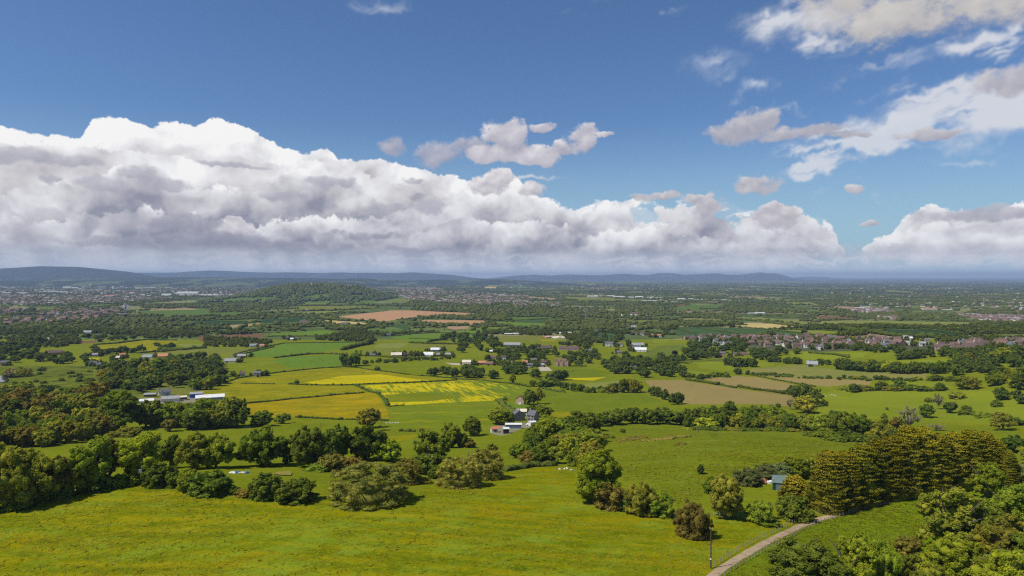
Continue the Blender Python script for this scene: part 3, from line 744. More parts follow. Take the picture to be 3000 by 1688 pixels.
# ---------------------------------------------------------------- far hills and the air
def hill_mat(name, dark, grass, size, thr=0.52):
    def fn(N, pos):
        n = N.noise(mapped(N, pos, 1, 1), 1 / size, 5, 0.6)
        f = N.ramp(n, thr, thr + 0.04)
        m = N.noise(pos, 1 / (size * 0.12), 4, 0.6)
        c = N.mix(N.ramp(m, 0.35, 0.65), dark, tuple(q * 0.6 for q in dark))
        return N.mix(f, c, grass), n
    return mk_ground_mat(name, fn, 4.0)
def ridge(name, pts, dist, depth, mat, nx=120, ny=14, rough=0.03, base=-150):
    '''a hill range: traced skyline at a real distance, rounded cross-section'''
    us = np.array([p[0] for p in pts]); vs = np.array([p[1] for p in pts]) + (3.5 if name == 'wooded_ridge' else 0.0)
    uu = np.linspace(us[0], us[-1], nx)
    vv = np.interp(uu, us, vs)
    k = np.array([.25, .5, .25]); vv = np.convolve(np.pad(vv, 1, 'edge'), k, 'valid')
    ax = (uu - 1500) / 2000.0
    V = []
    r = np.random.default_rng(len(name) + int(dist))
    ph = r.random(6) * 6
    for j in range(ny):
        t = j / (ny - 1) * 2 - 1
        yy = dist + t * depth
        sh0 = math.cos(t * math.pi / 2) ** 1.3
        for i in range(nx):
            sh = sh0 * min(1.0, min(i, nx - 1 - i) / (0.12 * nx)) ** 0.5
            cz = -(vv[i] - 812) / 2000.0 * dist
            n_ = 1 + rough * (math.sin(uu[i] / 9 + 3 * t + ph[0]) + math.sin(uu[i] / 23 - 5 * t + ph[1])) * (1 - abs(sh - 1) * 0) * (1 - sh)
            z = base + (cz - base) * sh * n_
            V.append((ax[i] * dist, yy, z))
    Fc = [(j * nx + i, j * nx + i + 1, (j + 1) * nx + i + 1, (j + 1) * nx + i) for j in range(ny - 1) for i in range(nx - 1)]
    o = mesh_obj(name, np.array(V), np.array(Fc), mat, smooth=True)
    tag(o, kind='structure')
    return o
FARM = hill_mat('far_hill_land', (0.026, 0.040, 0.026), (0.07, 0.085, 0.045), 900, 0.60)
WOODM = hill_mat('wooded_ridge_land', (0.032, 0.048, 0.028), (0.09, 0.11, 0.05), 700, 0.54)
ridge('hill_range', A_(-1500,110, -600,105, 0,97, 200,86, 320,77, 560,81, 760,99, 1000,124, 1150,135, 1300,160), 15500, 1600, FARM)
ridge('hills', A_(700,135, 1000,126, 1300,127, 1450,118, 1600,109, 1700,113, 1850,121, 2050,126, 2200,123, 2400,129, 2576,124) + B_(100,128, 300,127, 420,131, 540,122, 600,128, 800,140, 1000,155, 1200,165), 24500, 2000, FARM)
ridge('hill_range', B_(1000,165, 1200,153, 1350,146, 1450,141, 1590,148, 1650,141, 1700,138, 1850,144, 1950,146, 2080,137, 2150,134, 2230,142, 2320,143, 2390,131, 2460,128, 2540,136) + C_(0,142, 130,138, 250,130, 330,142, 450,141, 520,132, 590,123, 640,133, 700,129, 760,143, 800,160, 900,172, 1000,185), 29000, 1500, FARM, nx=260)
ridge('hills', C_(700,165, 820,156, 950,152, 1100,164, 1250,177, 1400,178, 1500,172, 1600,167, 1700,177, 1780,170, 1950,180, 2300,194, 2576,200, 3600,205), 42000, 3000, FARM)
ridge('wooded_ridge', A_(-1500,165, 0,160, 400,160, 900,150, 1700,152, 2300,158, 2576,164) + B_(100,160, 160,158, 260,166, 500,178, 700,170, 1200,166, 1500,174, 1900,200), 13500, 1500, WOODM, nx=200)
ridge('wooded_ridge', A_(-1500,186, 0,182, 700,178, 1300,186, 1700,184, 2300,190) + B_(0,172, 150,165, 300,180, 400,192), 10500, 600, WOODM, nx=160)

hz = bpy.data.meshes.new('haze')
X0, X1, Y0, Y1, Z0, Z1 = -60000, 60000, -3000, 47000, -152, 268
hz.from_pydata([(x, y, z) for x in (X0, X1) for y in (Y0, Y1) for z in (Z0, Z1)], [], [(0, 1, 3, 2), (4, 6, 7, 5), (0, 4, 5, 1), (2, 3, 7, 6), (0, 2, 6, 4), (1, 5, 7, 3)])
hm = bpy.data.materials.new('haze')
hm.use_nodes = True
hm.node_tree.nodes.clear()
pv = hm.node_tree.nodes.new('ShaderNodeVolumePrincipled')
pv.inputs['Color'].default_value = (0.50, 0.64, 0.90, 1)
pv.inputs['Density'].default_value = 4.6e-5
pv.inputs['Anisotropy'].default_value = 0.0
ho = hm.node_tree.nodes.new('ShaderNodeOutputMaterial')
hm.node_tree.links.new(pv.outputs[0], ho.inputs['Volume'])
hz.materials.append(hm)
haze = bpy.data.objects.new('haze', hz)
COL.objects.link(haze)
tag(haze, kind='stuff')
# ---------------------------------------------------------------- foliage
def leaf_mat(name, base, tip=None, var=0.35, trans=0.46, hue=None, grain=5.0):
    m = bpy.data.materials.new(name)
    m.use_nodes = True
    m.node_tree.nodes.clear()
    N = NT(m.node_tree)
    ge = N.n('ShaderNodeNewGeometry')
    oi = N.n('ShaderNodeObjectInfo')
    tc = N.n('ShaderNodeTexCoord').outputs['Object']
    rl = ge.outputs['Random Per Island']
    ro = oi.outputs['Random']
    alt = tip or (min(1, base[0] * 1.9), base[1] * 1.45, base[2] * 1.3)
    low = tuple(q * (1 - var) for q in base)
    c = N.mix(rl, low, N.mix(0.5, base, alt))
    n = N.noise(tc, grain, 4, 0.65)
    c = N.mix(N.mul(N.ramp(n, 0.42, 0.66), 0.65), c, alt)
    if tip:
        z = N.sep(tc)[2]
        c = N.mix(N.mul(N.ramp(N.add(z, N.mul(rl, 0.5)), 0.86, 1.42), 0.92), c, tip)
    # from tree to tree the green goes yellower or bluer, lighter or darker
    c = N.mix(N.mul(N.sub(ro, 0.6), 0.7), c, (base[0] * 0.55, base[1] * 0.70, base[2] * 0.9))
    v = N.n('ShaderNodeHueSaturation')
    N.put(v.inputs['Hue'], N.mad(N.m('FRACT', N.mul(ro, 7.31)), 0.026, 0.492))
    N.put(v.inputs['Saturation'], 0.98)
    N.put(v.inputs['Value'], N.mad(N.m('FRACT', N.mul(ro, 13.7)), 0.5, 0.72))
    N.put(v.inputs['Color'], c)
    d = N.n('ShaderNodeBsdfDiffuse'); N.put(d.inputs[0], v.outputs[0])
    t = N.n('ShaderNodeBsdfTranslucent')
    N.put(t.inputs[0], N.mix(1.0, v.outputs[0], (1.25, 1.15, 0.6), 'MULTIPLY'))
    x = N.n('ShaderNodeMixShader')
    x.inputs[0].default_value = trans
    m.node_tree.links.new(d.outputs[0], x.inputs[1]); m.node_tree.links.new(t.outputs[0], x.inputs[2])
    o = N.n('ShaderNodeOutputMaterial')
    m.node_tree.links.new(x.outputs[0], o.inputs[0])
    return m
LM = {
 'mass': leaf_mat('leaves_mass', (0.1254, 0.176, 0.0276), grain=0.7),
 'dark': leaf_mat('leaves_dark', (0.1566, 0.2288, 0.0239)),
 'mid': leaf_mat('leaves_mid', (0.2143, 0.2984, 0.0215)),
 'bright': leaf_mat('leaves_bright', (0.2831, 0.3672, 0.0184)),
 'yellow': leaf_mat('leaves_yellow', (0.3291, 0.4056, 0.0215)),
 'olive': leaf_mat('leaves_olive', (0.2981, 0.3384, 0.0334)),
 'sallow': leaf_mat('leaves_sallow', (0.2526, 0.2831, 0.0459)),
 'brown': leaf_mat('leaves_brown', (0.2401, 0.2193, 0.0381)),
 'grey': leaf_mat('leaves_grey', (0.3032, 0.2979, 0.1549)),
 'bloom': leaf_mat('leaves_bloom', (0.1894, 0.2384, 0.0715), var=0.2),
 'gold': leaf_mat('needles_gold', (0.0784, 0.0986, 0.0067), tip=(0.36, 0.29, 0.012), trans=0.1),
 'fir': leaf_mat('needles_dark', (0.0961, 0.1476, 0.0381)),
 'copper': leaf_mat('leaves_copper', (0.0556, 0.0311, 0.0381)),
 'wood': leaf_mat('leaves_woodland', (0.1148, 0.1626, 0.0325)),
 'hedge': leaf_mat('leaves_hedge', (0.139, 0.2026, 0.0284)),
 'farwood': leaf_mat('leaves_far_woodland', (0.106, 0.1476, 0.0523)),
}
def simple_mat(name, base, rough=0.85, noise=None, metal=0.0, spec=0.3):
    m = bpy.data.materials.new(name)
    m.use_nodes = True
    N = NT(m.node_tree)
    b = m.node_tree.nodes['Principled BSDF']
    b.inputs['Roughness'].default_value = rough
    b.inputs['Metallic'].default_value = metal
    b.inputs['Specular IOR Level'].default_value = spec
    tc = N.n('ShaderNodeTexCoord').outputs['Object']
    sc, amt = noise or (1.5, 0.25)
    n = N.noise(tc, sc, 5, 0.65)
    c = N.mix(N.ramp(n, 0.35, 0.7), tuple(min(1, q * (1 + amt * 0.6)) for q in base), tuple(q * (1 - amt) for q in base))
    N.put(b.inputs['Base Color'], c)
    return m
BARK = simple_mat('bark', (0.10, 0.085, 0.065), noise=(6, 0.4))
DEADW = simple_mat('bare_bark', (0.22, 0.19, 0.15), noise=(6, 0.3))

def ico(sub):
    bm = bmesh.new(); bmesh.ops.create_icosphere(bm, subdivisions=sub, radius=1.0)
    bm.verts.ensure_lookup_table()
    V = np.array([v.co[:] for v in bm.verts]); Fc = np.array([[v.index for v in f.verts] for f in bm.faces])
    bm.free(); return V, Fc
ICO1, ICO2 = ico(1), ico(2)

def lobes_for(shape, r):
    '''(centre, radius) of the leaf masses in a unit tree: 1 high, about 1 wide'''
    L = []
    if shape in ('round', 'oak'):
        n = 30 if shape == 'round' else 40
        sx, sy = 1 + 0.12 * r.normal(), 1 + 0.12 * r.normal()
        for i in range(n):
            d = r.normal(size=3); d /= np.linalg.norm(d)
            k = 0.60 + 0.38 * r.random() + (0.12 if r.random() < 0.15 else 0)
            w = 0.44 if d[2] > 0 else 0.40
            c = np.array([w * sx * d[0] * k, w * sy * d[1] * k, 0.50 + (0.43 if d[2] > 0 else 0.36) * d[2] * k])
            L.append((c, 0.085 + 0.075 * r.random()))
        L.append((np.array([0, 0, 0.45]), 0.27)); L.append((np.array([0, 0, 0.62]), 0.22))
    elif shape == 'loose':
        for i in range(34):
            d = r.normal(size=3); d /= np.linalg.norm(d)
            k = 0.40 + 0.60 * r.random()
            zz = 0.52 + 0.44 * d[2] * k
            w = 0.46 * (1.0 - 0.55 * max(0, zz - 0.5) / 0.5)
            L.append((np.array([d[0] * k * w, d[1] * k * w, zz]), 0.06 + 0.07 * r.random()))
        L.append((np.array([0, 0, 0.42]), 0.2)); L.append((np.array([0, 0, 0.6]), 0.14))
    elif shape == 'bush':
        for i in range(24):
            a = r.random() * 6.283; q = math.sqrt(r.random()) * 0.44
            top = math.sqrt(max(0.0, 1 - (q / 0.52) ** 2))
            z = 0.16 + (top * 0.84 - 0.16) * (0.35 + 0.65 * r.random())
            L.append((np.array([q * math.cos(a), q * math.sin(a), max(0.12, z)]), 0.12 + 0.07 * r.random()))
        for i in range(16):
            a = i * 0.3927 + r.random() * 0.2
            L.append((np.array([0.38 * math.cos(a), 0.38 * math.sin(a), 0.06 + 0.12 * r.random()]), 0.11))
        L.append((np.array([0, 0, 0.4]), 0.3)); L.append((np.array([0, 0, 0.16]), 0.36))
    elif shape == 'sallow':
        for i in range(80):
            a = r.random() * 6.283; q = math.sqrt(r.random()) * 0.46
            top = math.sqrt(max(0.0, 1 - (q / 0.53) ** 2)) ** 0.8
            L.append((np.array([q * math.cos(a), q * math.sin(a), 0.08 + 0.84 * top * (0.45 + 0.55 * r.random() ** 0.5)]), 0.055 + 0.03 * r.random()))
        for i in range(26):
            a = i * 0.2417 + r.random() * 0.2
            L.append((np.array([0.44 * math.cos(a), 0.44 * math.sin(a), 0.05 + 0.14 * r.random()]), 0.07))
        L.append((np.array([0, 0, 0.34]), 0.36)); L.append((np.array([0, 0, 0.12]), 0.40))
    elif shape == 'sparse':
        for i in range(26):
            d = r.normal(size=3); d /= np.linalg.norm(d)
            k = 0.5 + 0.5 * r.random()
            L.append((np.array([d[0] * k * 0.42, d[1] * k * 0.42, 0.6 + 0.38 * d[2] * k]), 0.045 + 0.04 * r.random()))
    return L

def quads(P, Nn, size, r, asp=0.62, along=None):
    n = len(P)
    t = r.normal(size=(n, 3)) if along is None else along + 0.35 * r.normal(size=(n, 3))
    t -= (t * Nn).sum(1, keepdims=True) * Nn
    t /= np.linalg.norm(t, axis=1, keepdims=True) + 1e-9
    b = np.cross(Nn, t)
    s = size * (0.6 + 0.8 * r.random((n, 1)))
    bend = Nn * s * 0.25
    V = np.stack([P - t * s, P + b * s * asp + bend * 0.4, P + t * s - bend * 0.3, P - b * s * asp], 1).reshape(-1, 3)
    Fc = np.arange(4 * n).reshape(n, 4)
    return V, Fc
def crown_mesh(name, shape, seed, nleaf, leaf, core=0.68, sub=1):
    r = np.random.default_rng(seed)
    if shape in ('cypress', 'poplar'):
        # boughs, each a flat spray that sweeps outward and up from the stem
        prof_ = (lambda q: 0.50 * (1 - q) ** 0.36 * (0.80 + 0.20 * min(1.0, q / 0.15))) if shape == 'cypress' else (lambda q: 0.5 * max(0.0, math.sin(math.pi * min(1.0, q * 0.88 + 0.10))) ** 0.6)
        nb = 210 if shape == 'cypress' else 70
        per = nleaf // nb
        PP, NN, OO = [], [], []
        for i in range(nb):
            q = ((i + r.random()) / nb) ** 0.9
            a = 2.39996 * i + r.normal() * 0.4
            rd = prof_(q) * (0.82 + 0.26 * r.random())
            o_ = np.array([math.cos(a), math.sin(a), 0.0]); t_ = np.array([-math.sin(a), math.cos(a), 0.0])
            up = 0.30 + 0.25 * r.random()
            s1 = r.random(per) ** 0.7
            ln = 0.30 * (0.5 + rd)
            wd = 0.105 * (0.6 + 0.8 * rd)
            p_ = o_[None] * (rd - ln * (1 - s1))[:, None] + t_[None] * (r.normal(size=per) * wd * (1.1 - 0.6 * s1))[:, None]
            p_[:, 2] += q * 0.96 + 0.012 + 0.10 * up * s1 + r.normal(size=per) * 0.006
            PP.append(p_)
            n_ = np.array([o_[0] * 0.35, o_[1] * 0.35, 0.9])[None] + 0.45 * r.normal(size=(per, 3)); NN.append(n_ / np.linalg.norm(n_, axis=1, keepdims=True))
            OO.append(np.repeat((o_ + np.array([0, 0, 0.35]))[None], per, 0))
        P, Nn, out = map(np.concatenate, (PP, NN, OO))
        P[:, 2] = np.maximum(P[:, 2], 0.01)
        V, Fc = quads(P, Nn, leaf, r, 0.42, along=out)
        # dark inner body
        m = 14; k = 18
        zz = np.linspace(0.02, 0.93, k)
        cv = []
        for q in zz:
            w = (0.36 * (1 - q) ** 0.42) if shape == 'cypress' else 0.36 * math.sin(math.pi * min(1, q * 0.9 + 0.1)) ** 0.6
            for j in range(m):
                a_ = 2 * math.pi * j / m + q
                w_ = w * (1 + 0.12 * math.sin(3 * a_ + 17 * q + seed))
                cv.append((w_ * math.cos(a_), w_ * math.sin(a_), q))
        cf = [(i * m + j, i * m + (j + 1) % m, (i + 1) * m + (j + 1) % m, (i + 1) * m + j) for i in range(k - 1) for j in range(m)]
        off = len(V)
        V = np.concatenate([V, np.array(cv)]); Fc = np.concatenate([Fc, np.array(cf) + off])
        return V, Fc
    L = lobes_for(shape, r)
    Cc = np.array([l[0] for l in L]); Rr = np.array([l[1] for l in L])
    w = Rr ** 2
    k = r.choice(len(L), nleaf * 3, p=w / w.sum())
    d = r.normal(size=(len(k), 3)); d /= np.linalg.norm(d, axis=1, keepdims=True)
    # every mass breaks up into smaller sprays
    K_ = 10
    sd = r.normal(size=(len(L), K_, 3)); sd /= np.linalg.norm(sd, axis=2, keepdims=True)
    ks = r.integers(0, K_, len(k))
    sub_c = Cc[k] + sd[k, ks] * Rr[k][:, None] * (0.72 + 0.25 * r.random((len(k), 1)))
    P = sub_c + d * Rr[k][:, None] * (0.40 * r.random((len(k), 1)) ** 0.4)
    d = d + 0.8 * sd[k, ks]; d /= np.linalg.norm(d, axis=1, keepdims=True)
    # drop what would be buried inside another mass
    dist = np.linalg.norm(P[:, None] - Cc[None], axis=2) / Rr[None]
    dist[np.arange(len(k)), k] = 9
    keep = np.where((dist.min(1) > 0.80) & (np.linalg.norm(P - Cc[k], axis=1) > 0.62 * Rr[k]) & (P[:, 2] > 0.03))[0][:nleaf]
    P, d = P[keep], d[keep]
    Nn = d + 0.55 * r.normal(size=d.shape) + np.array([0, 0, 0.35]); Nn /= np.linalg.norm(Nn, axis=1, keepdims=True)
    V, Fc = quads(P, Nn, leaf * (0.8 if shape == 'sallow' else 1), r, 0.35 if shape == 'sallow' else 0.66)
    if shape in ('sparse', 'loose'):
        core *= 0.75 if shape == 'loose' else 0.0
    if core > 0:
        iv, jf = ICO1 if sub == 1 else ICO2
        VV, FF, off = [V], [Fc], len(V)
        for c, q in L:
            vv = iv * q * core * (1 + 0.18 * r.normal(size=(len(iv), 1)))
            vv = vv + c
            VV.append(vv); f = jf + off
            FF.append(np.concatenate([f, f[:, 2:3]], 1)); off += len(iv)
        V = np.concatenate(VV); Fc = np.concatenate(FF)
    return V, Fc

def poly_mesh(name, V, Fc, mats):
    '''quads, some of them triangles written with a doubled corner'''
    me = bpy.data.meshes.new(name)
    Fc = np.asarray(Fc)
    deg = Fc[:, 2] == Fc[:, 3]
    q, t = Fc[~deg], Fc[deg][:, :3]
    loops = np.concatenate([q.ravel(), t.ravel()]).astype(np.int32)
    starts = np.concatenate([np.arange(len(q)) * 4, len(q) * 4 + np.arange(len(t)) * 3]).astype(np.int32)
    me.vertices.add(len(V)); me.vertices.foreach_set('co', np.asarray(V, np.float32).ravel())
    me.loops.add(len(loops)); me.loops.foreach_set('vertex_index', loops)
    me.polygons.add(len(starts)); me.polygons.foreach_set('loop_start', starts)
    me.update(calc_edges=True)
    for m in mats: me.materials.append(m)
    return me
def tube(V, Fc, a, b, ra, rb, n=6):
    a, b = np.asarray(a, float), np.asarray(b, float)
    d = b - a; d /= np.linalg.norm(d) + 1e-9
    t = np.cross(d, [0.3, 0.9, 0.2]); t /= np.linalg.norm(t) + 1e-9
    s = np.cross(d, t)
    o = len(V)
    for p, r_ in ((a, ra), (b, rb)):
        for i in range(n):
            an = 2 * math.pi * i / n
            V.append(tuple(p + t * r_ * math.cos(an) + s * r_ * math.sin(an)))
    for i in range(n):
        Fc.append((o + i, o + (i + 1) % n, o + n + (i + 1) % n, o + n + i))
def trunk_mesh(seed, shape, mat):
    r = np.random.default_rng(seed + 99)
    V, Fc = [], []
    tall = shape in ('round', 'oak', 'loose', 'sparse')
    if shape in ('cypress', 'poplar'):
        tube(V, Fc, (0, 0, -0.05), (0, 0, 0.45), 0.035, 0.02); tube(V, Fc, (0, 0, 0.45), (0, 0, 0.9), 0.02, 0.005)
    else:
        h0 = 0.26 if tall else 0.10
        tube(V, Fc, (0, 0, -0.06), (0.01, 0, h0), 0.042, 0.030, 8)
        for i in range(9 if shape != 'sparse' else 16):
            a = 2.4 * i + r.random(); q = 0.22 + 0.2 * r.random(); z = h0 + (0.25 + 0.4 * r.random()) * (1 if tall else 0.8)
            mid = (q * 0.45 * math.cos(a), q * 0.45 * math.sin(a), (h0 + z) / 2 + 0.02)
            end = (q * math.cos(a + .2), q * math.sin(a + .2), z)
            tube(V, Fc, (0.01, 0, h0 * (0.7 + 0.3 * r.random())), mid, 0.020, 0.012, 5)
            tube(V, Fc, mid, end, 0.012, 0.004, 5)
            if shape == 'sparse':
                for k in range(3):
                    e2 = tuple(np.array(end) + r.normal(size=3) * 0.09 + np.array([0, 0, 0.06]))
                    tube(V, Fc, mid, e2, 0.008, 0.003, 4)
    me = bpy.data.meshes.new('trunk')
    me.from_pydata(V, [], Fc); me.materials.append(mat)
    return me

TIERS = {'near': (30000, 0.0150), 'mid': (8000, 0.027), 'far': (1300, 0.060)}
_proto = {}
VARIANTS = {'round': 3, 'oak': 2, 'loose': 3, 'bush': 3, 'sallow': 2, 'sparse': 1, 'cypress': 3, 'poplar': 1}
def proto(shape, tier, k):
    key = (shape, tier, k)
    if key not in _proto:
        n, lf = TIERS[tier]
        if shape in ('cypress', 'poplar'): n, lf = (int(n * 1.5), lf * (1.15 if tier == 'near' else 1.2))
        if shape == 'sparse': n = int(n * 0.35)
        if shape == 'loose': n = int(n * 0.85)
        V, Fc = crown_mesh(shape, shape, 100 * k + len(shape) * 7 + 3, n, lf)
        cm = poly_mesh('crown', V, Fc, [LM['mid']])
        tm = trunk_mesh(k * 31 + len(shape), shape, DEADW if shape == 'sparse' else BARK)
        _proto[key] = (cm, tm)
    return _proto[key]

TREES = []          # every tree and bush: dict(x, y, h, w, shape, mat, name, label, cat, group, px)
def add_tree(u, v, hpx, wpx, shape, mat, label=None, name=None, group=None, cat=None):
    x, y = W1(u, v)
    put_tree(x, y, 1.04 * hpx * y / 2000.0, 1.12 * wpx * y / 2000.0, shape, mat, label, name, group, cat)
def put_tree(x, y, h, w, shape, mat, label=None, name=None, group=None, cat=None):
    nm = name or {'bush': 'bush', 'sallow': 'willow_bush', 'cypress': 'golden_cypress', 'poplar': 'poplar_tree', 'sparse': 'bare_tree'}.get(shape, 'tree')
    TREES.append(dict(x=x, y=y, h=h, w=w, shape=shape, mat=mat, label=label, name=nm, group=group,
                      cat=cat or ('bush' if shape in ('bush', 'sallow') else 'tree'), px=max(h, w * 0.7) / y * 2000))

def merged_blobs(name, items, mat, template, label, cat=None, kind='stuff'):
    '''many small crowns as one mass: items (x, y, z, w, h)'''
    if not items: return None
    iv, jf = template
    I = np.array([t[:5] for t in items], float)
    r = np.random.default_rng(len(items))
    n, m = len(I), len(iv)
    jit = 1 + 0.20 * r.normal(size=(n, m, 1))
    base = iv[None] * jit
    z = base[..., 2]
    V = np.empty((n, m, 3))
    V[..., 0] = base[..., 0] * I[:, 3:4] * 0.5 + I[:, 0:1]
    V[..., 1] = base[..., 1] * I[:, 3:4] * 0.5 + I[:, 1:2]
    V[..., 2] = (z * 0.5 + 0.42) * I[:, 4:5] + I[:, 2:3]
    Fc = (jf[None] + (np.arange(n) * m)[:, None, None]).reshape(-1, 3)
    o = mesh_obj(name, V.reshape(-1, 3), Fc, mat)
    tag(o, label, cat, kind=kind)
    return o

def merged_crowns(name, items, mat, protos, label, cat):
    """a mass of trees too many to set apart, each with its leaves: items (x, y, z, w, h)"""
    VV, FF, off = [], [], 0
    r = np.random.default_rng(len(items))
    I = np.array([t[:5] for t in items], float)
    pick = r.integers(0, len(protos), len(I))
    for k, (V, F) in enumerate(protos):
        J = I[pick == k]
        if not len(J): continue
        a = r.random(len(J)) * 6.283
        ca, sa = np.cos(a)[:, None], np.sin(a)[:, None]
        X = (V[None, :, 0] * ca - V[None, :, 1] * sa) * J[:, 3:4] + J[:, 0:1]
        Y = (V[None, :, 0] * sa + V[None, :, 1] * ca) * J[:, 3:4] + J[:, 1:2]
        Z = V[None, :, 2] * J[:, 4:5] + J[:, 2:3]
        P = np.stack([X, Y, Z], -1).reshape(-1, 3)
        VV.append(P); FF.append((F[None] + (np.arange(len(J)) * len(V))[:, None, None]).reshape(-1, 4) + off); off += len(P)
    me = poly_mesh(name, np.concatenate(VV), np.concatenate(FF), [mat])
    o = bpy.data.objects.new(name, me); COL.objects.link(o)
    tag(o, label, cat, kind='stuff')
    return o
# ---------------------------------------------------------------- trees and bushes one can tell apart
def TD(tl, x, yb, h, w, shape, mat, label, name=None, group=None):
    s = 2.464 if tl in (D_, E_, F_) else 2.576 if tl in (A_, B_, C_) else 4.2933
    (u, v), = tl(x, yb)
    add_tree(u, v, h / s, w / s, shape, mat, label, name, group)
NEAR_D = [
 (60,965,440,400,'round','olive','big olive tree filling the left end of the near wood'),
 (240,935,390,330,'oak','olive','broad olive tree, second from the left end of the near wood'),
 (-160,990,440,380,'oak','mid','tall tree at the very left edge of the near meadow'),
 (415,885,300,240,'loose','brown','dull brown tree standing behind the left wooden pole'),
 (560,845,300,240,'round','mid','green tree to the right of the left wooden pole'),
 (660,825,395,330,'round','mid','tall green tree with a pointed crown near the meadow bend'),
 (790,770,330,220,'loose','brown','brownish tree behind the tall green one at the meadow bend'),
 (1000,760,360,370,'round','yellow','large yellow-green tree behind the transformer pole'),
 (1230,670,245,230,'loose','dark','dark tree right beside the large yellow-green tree'),
 (1390,675,255,240,'round','olive','open olive tree, middle of the dark trio behind the hedge bushes'),
 (1560,670,245,250,'oak','mid','green tree at the right end of the trio behind the hedge bushes'),
 (1150,790,165,210,'bush','dark','dark bush immediately right of the transformer pole'),
 (1265,800,110,130,'bush','dark','small dark bush between two larger ones on the meadow hedge'),
 (1370,825,180,160,'bush','bright','bright green bush on the meadow hedge'),
 (1520,845,190,270,'bush','dark','wide dark bush with a shaded foot on the meadow hedge'),
 (975,787,75,120,'bush','mid','low green bush at the foot of the transformer pole'),
 (870,800,110,120,'bush','mid','small bush left of the transformer pole at the meadow edge'),
 (730,822,110,200,'bush','dark','low dark bush under the tall green tree at the meadow bend'),
 (1660,850,70,130,'bush','dark','low scrubby bush left of the rounded pair by the meadow'),
 (1770,865,55,130,'bush','brown','very low brown bush left of the rounded pair by the meadow'),
 (1915,880,185,210,'bush','dark','left one of the rounded pair of bushes beyond the left meadow'),
 (2140,897,165,270,'bush','dark','right one of the rounded pair of bushes beyond the left meadow'),
 (850,392,260,340,'round','mid','big green tree at the left corner of the field behind the barns'),
 (905,445,85,170,'bush','olive','olive bush in front of the big green tree by the left field'),
 (1405,390,150,200,'oak','dark','dark round tree casting a shadow on the field below the barns'),
 (1220,405,98,108,'round','brown','small olive-brown tree standing alone below the barns'),
 (1490,352,165,180,'round','mid','green tree behind the dark round one below the barns'),
 (1640,372,215,240,'loose','olive','tall olive tree at the right end of the wood below the barns'),
 (1715,362,200,160,'round','dark','dark tree at the tip of the wood beside the yellow fields'),
 (1885,364,100,180,'round','dark','dark squat tree on the field edge below the yellow fields'),
 (2037,350,75,95,'round','dark','small dark tree standing alone below the yellow fields'),
 (1890,655,295,290,'oak','mid','large green tree left of the tree line in the middle of the valley'),
 (2075,640,190,190,'loose','dark','dark thin tree between two larger ones of the middle tree line'),
 (2235,668,285,290,'round','dark','broad dark tree in the middle of the central tree line'),
 (2425,610,250,200,'oak','dark','tall dark tree with a domed top at the right of the central tree line'),
 (2400,690,135,180,'bush','brown','reddish brown bush below the central tree line'),
 (2300,690,60,160,'bush','mid','low green bush left of the reddish brown one'),
]
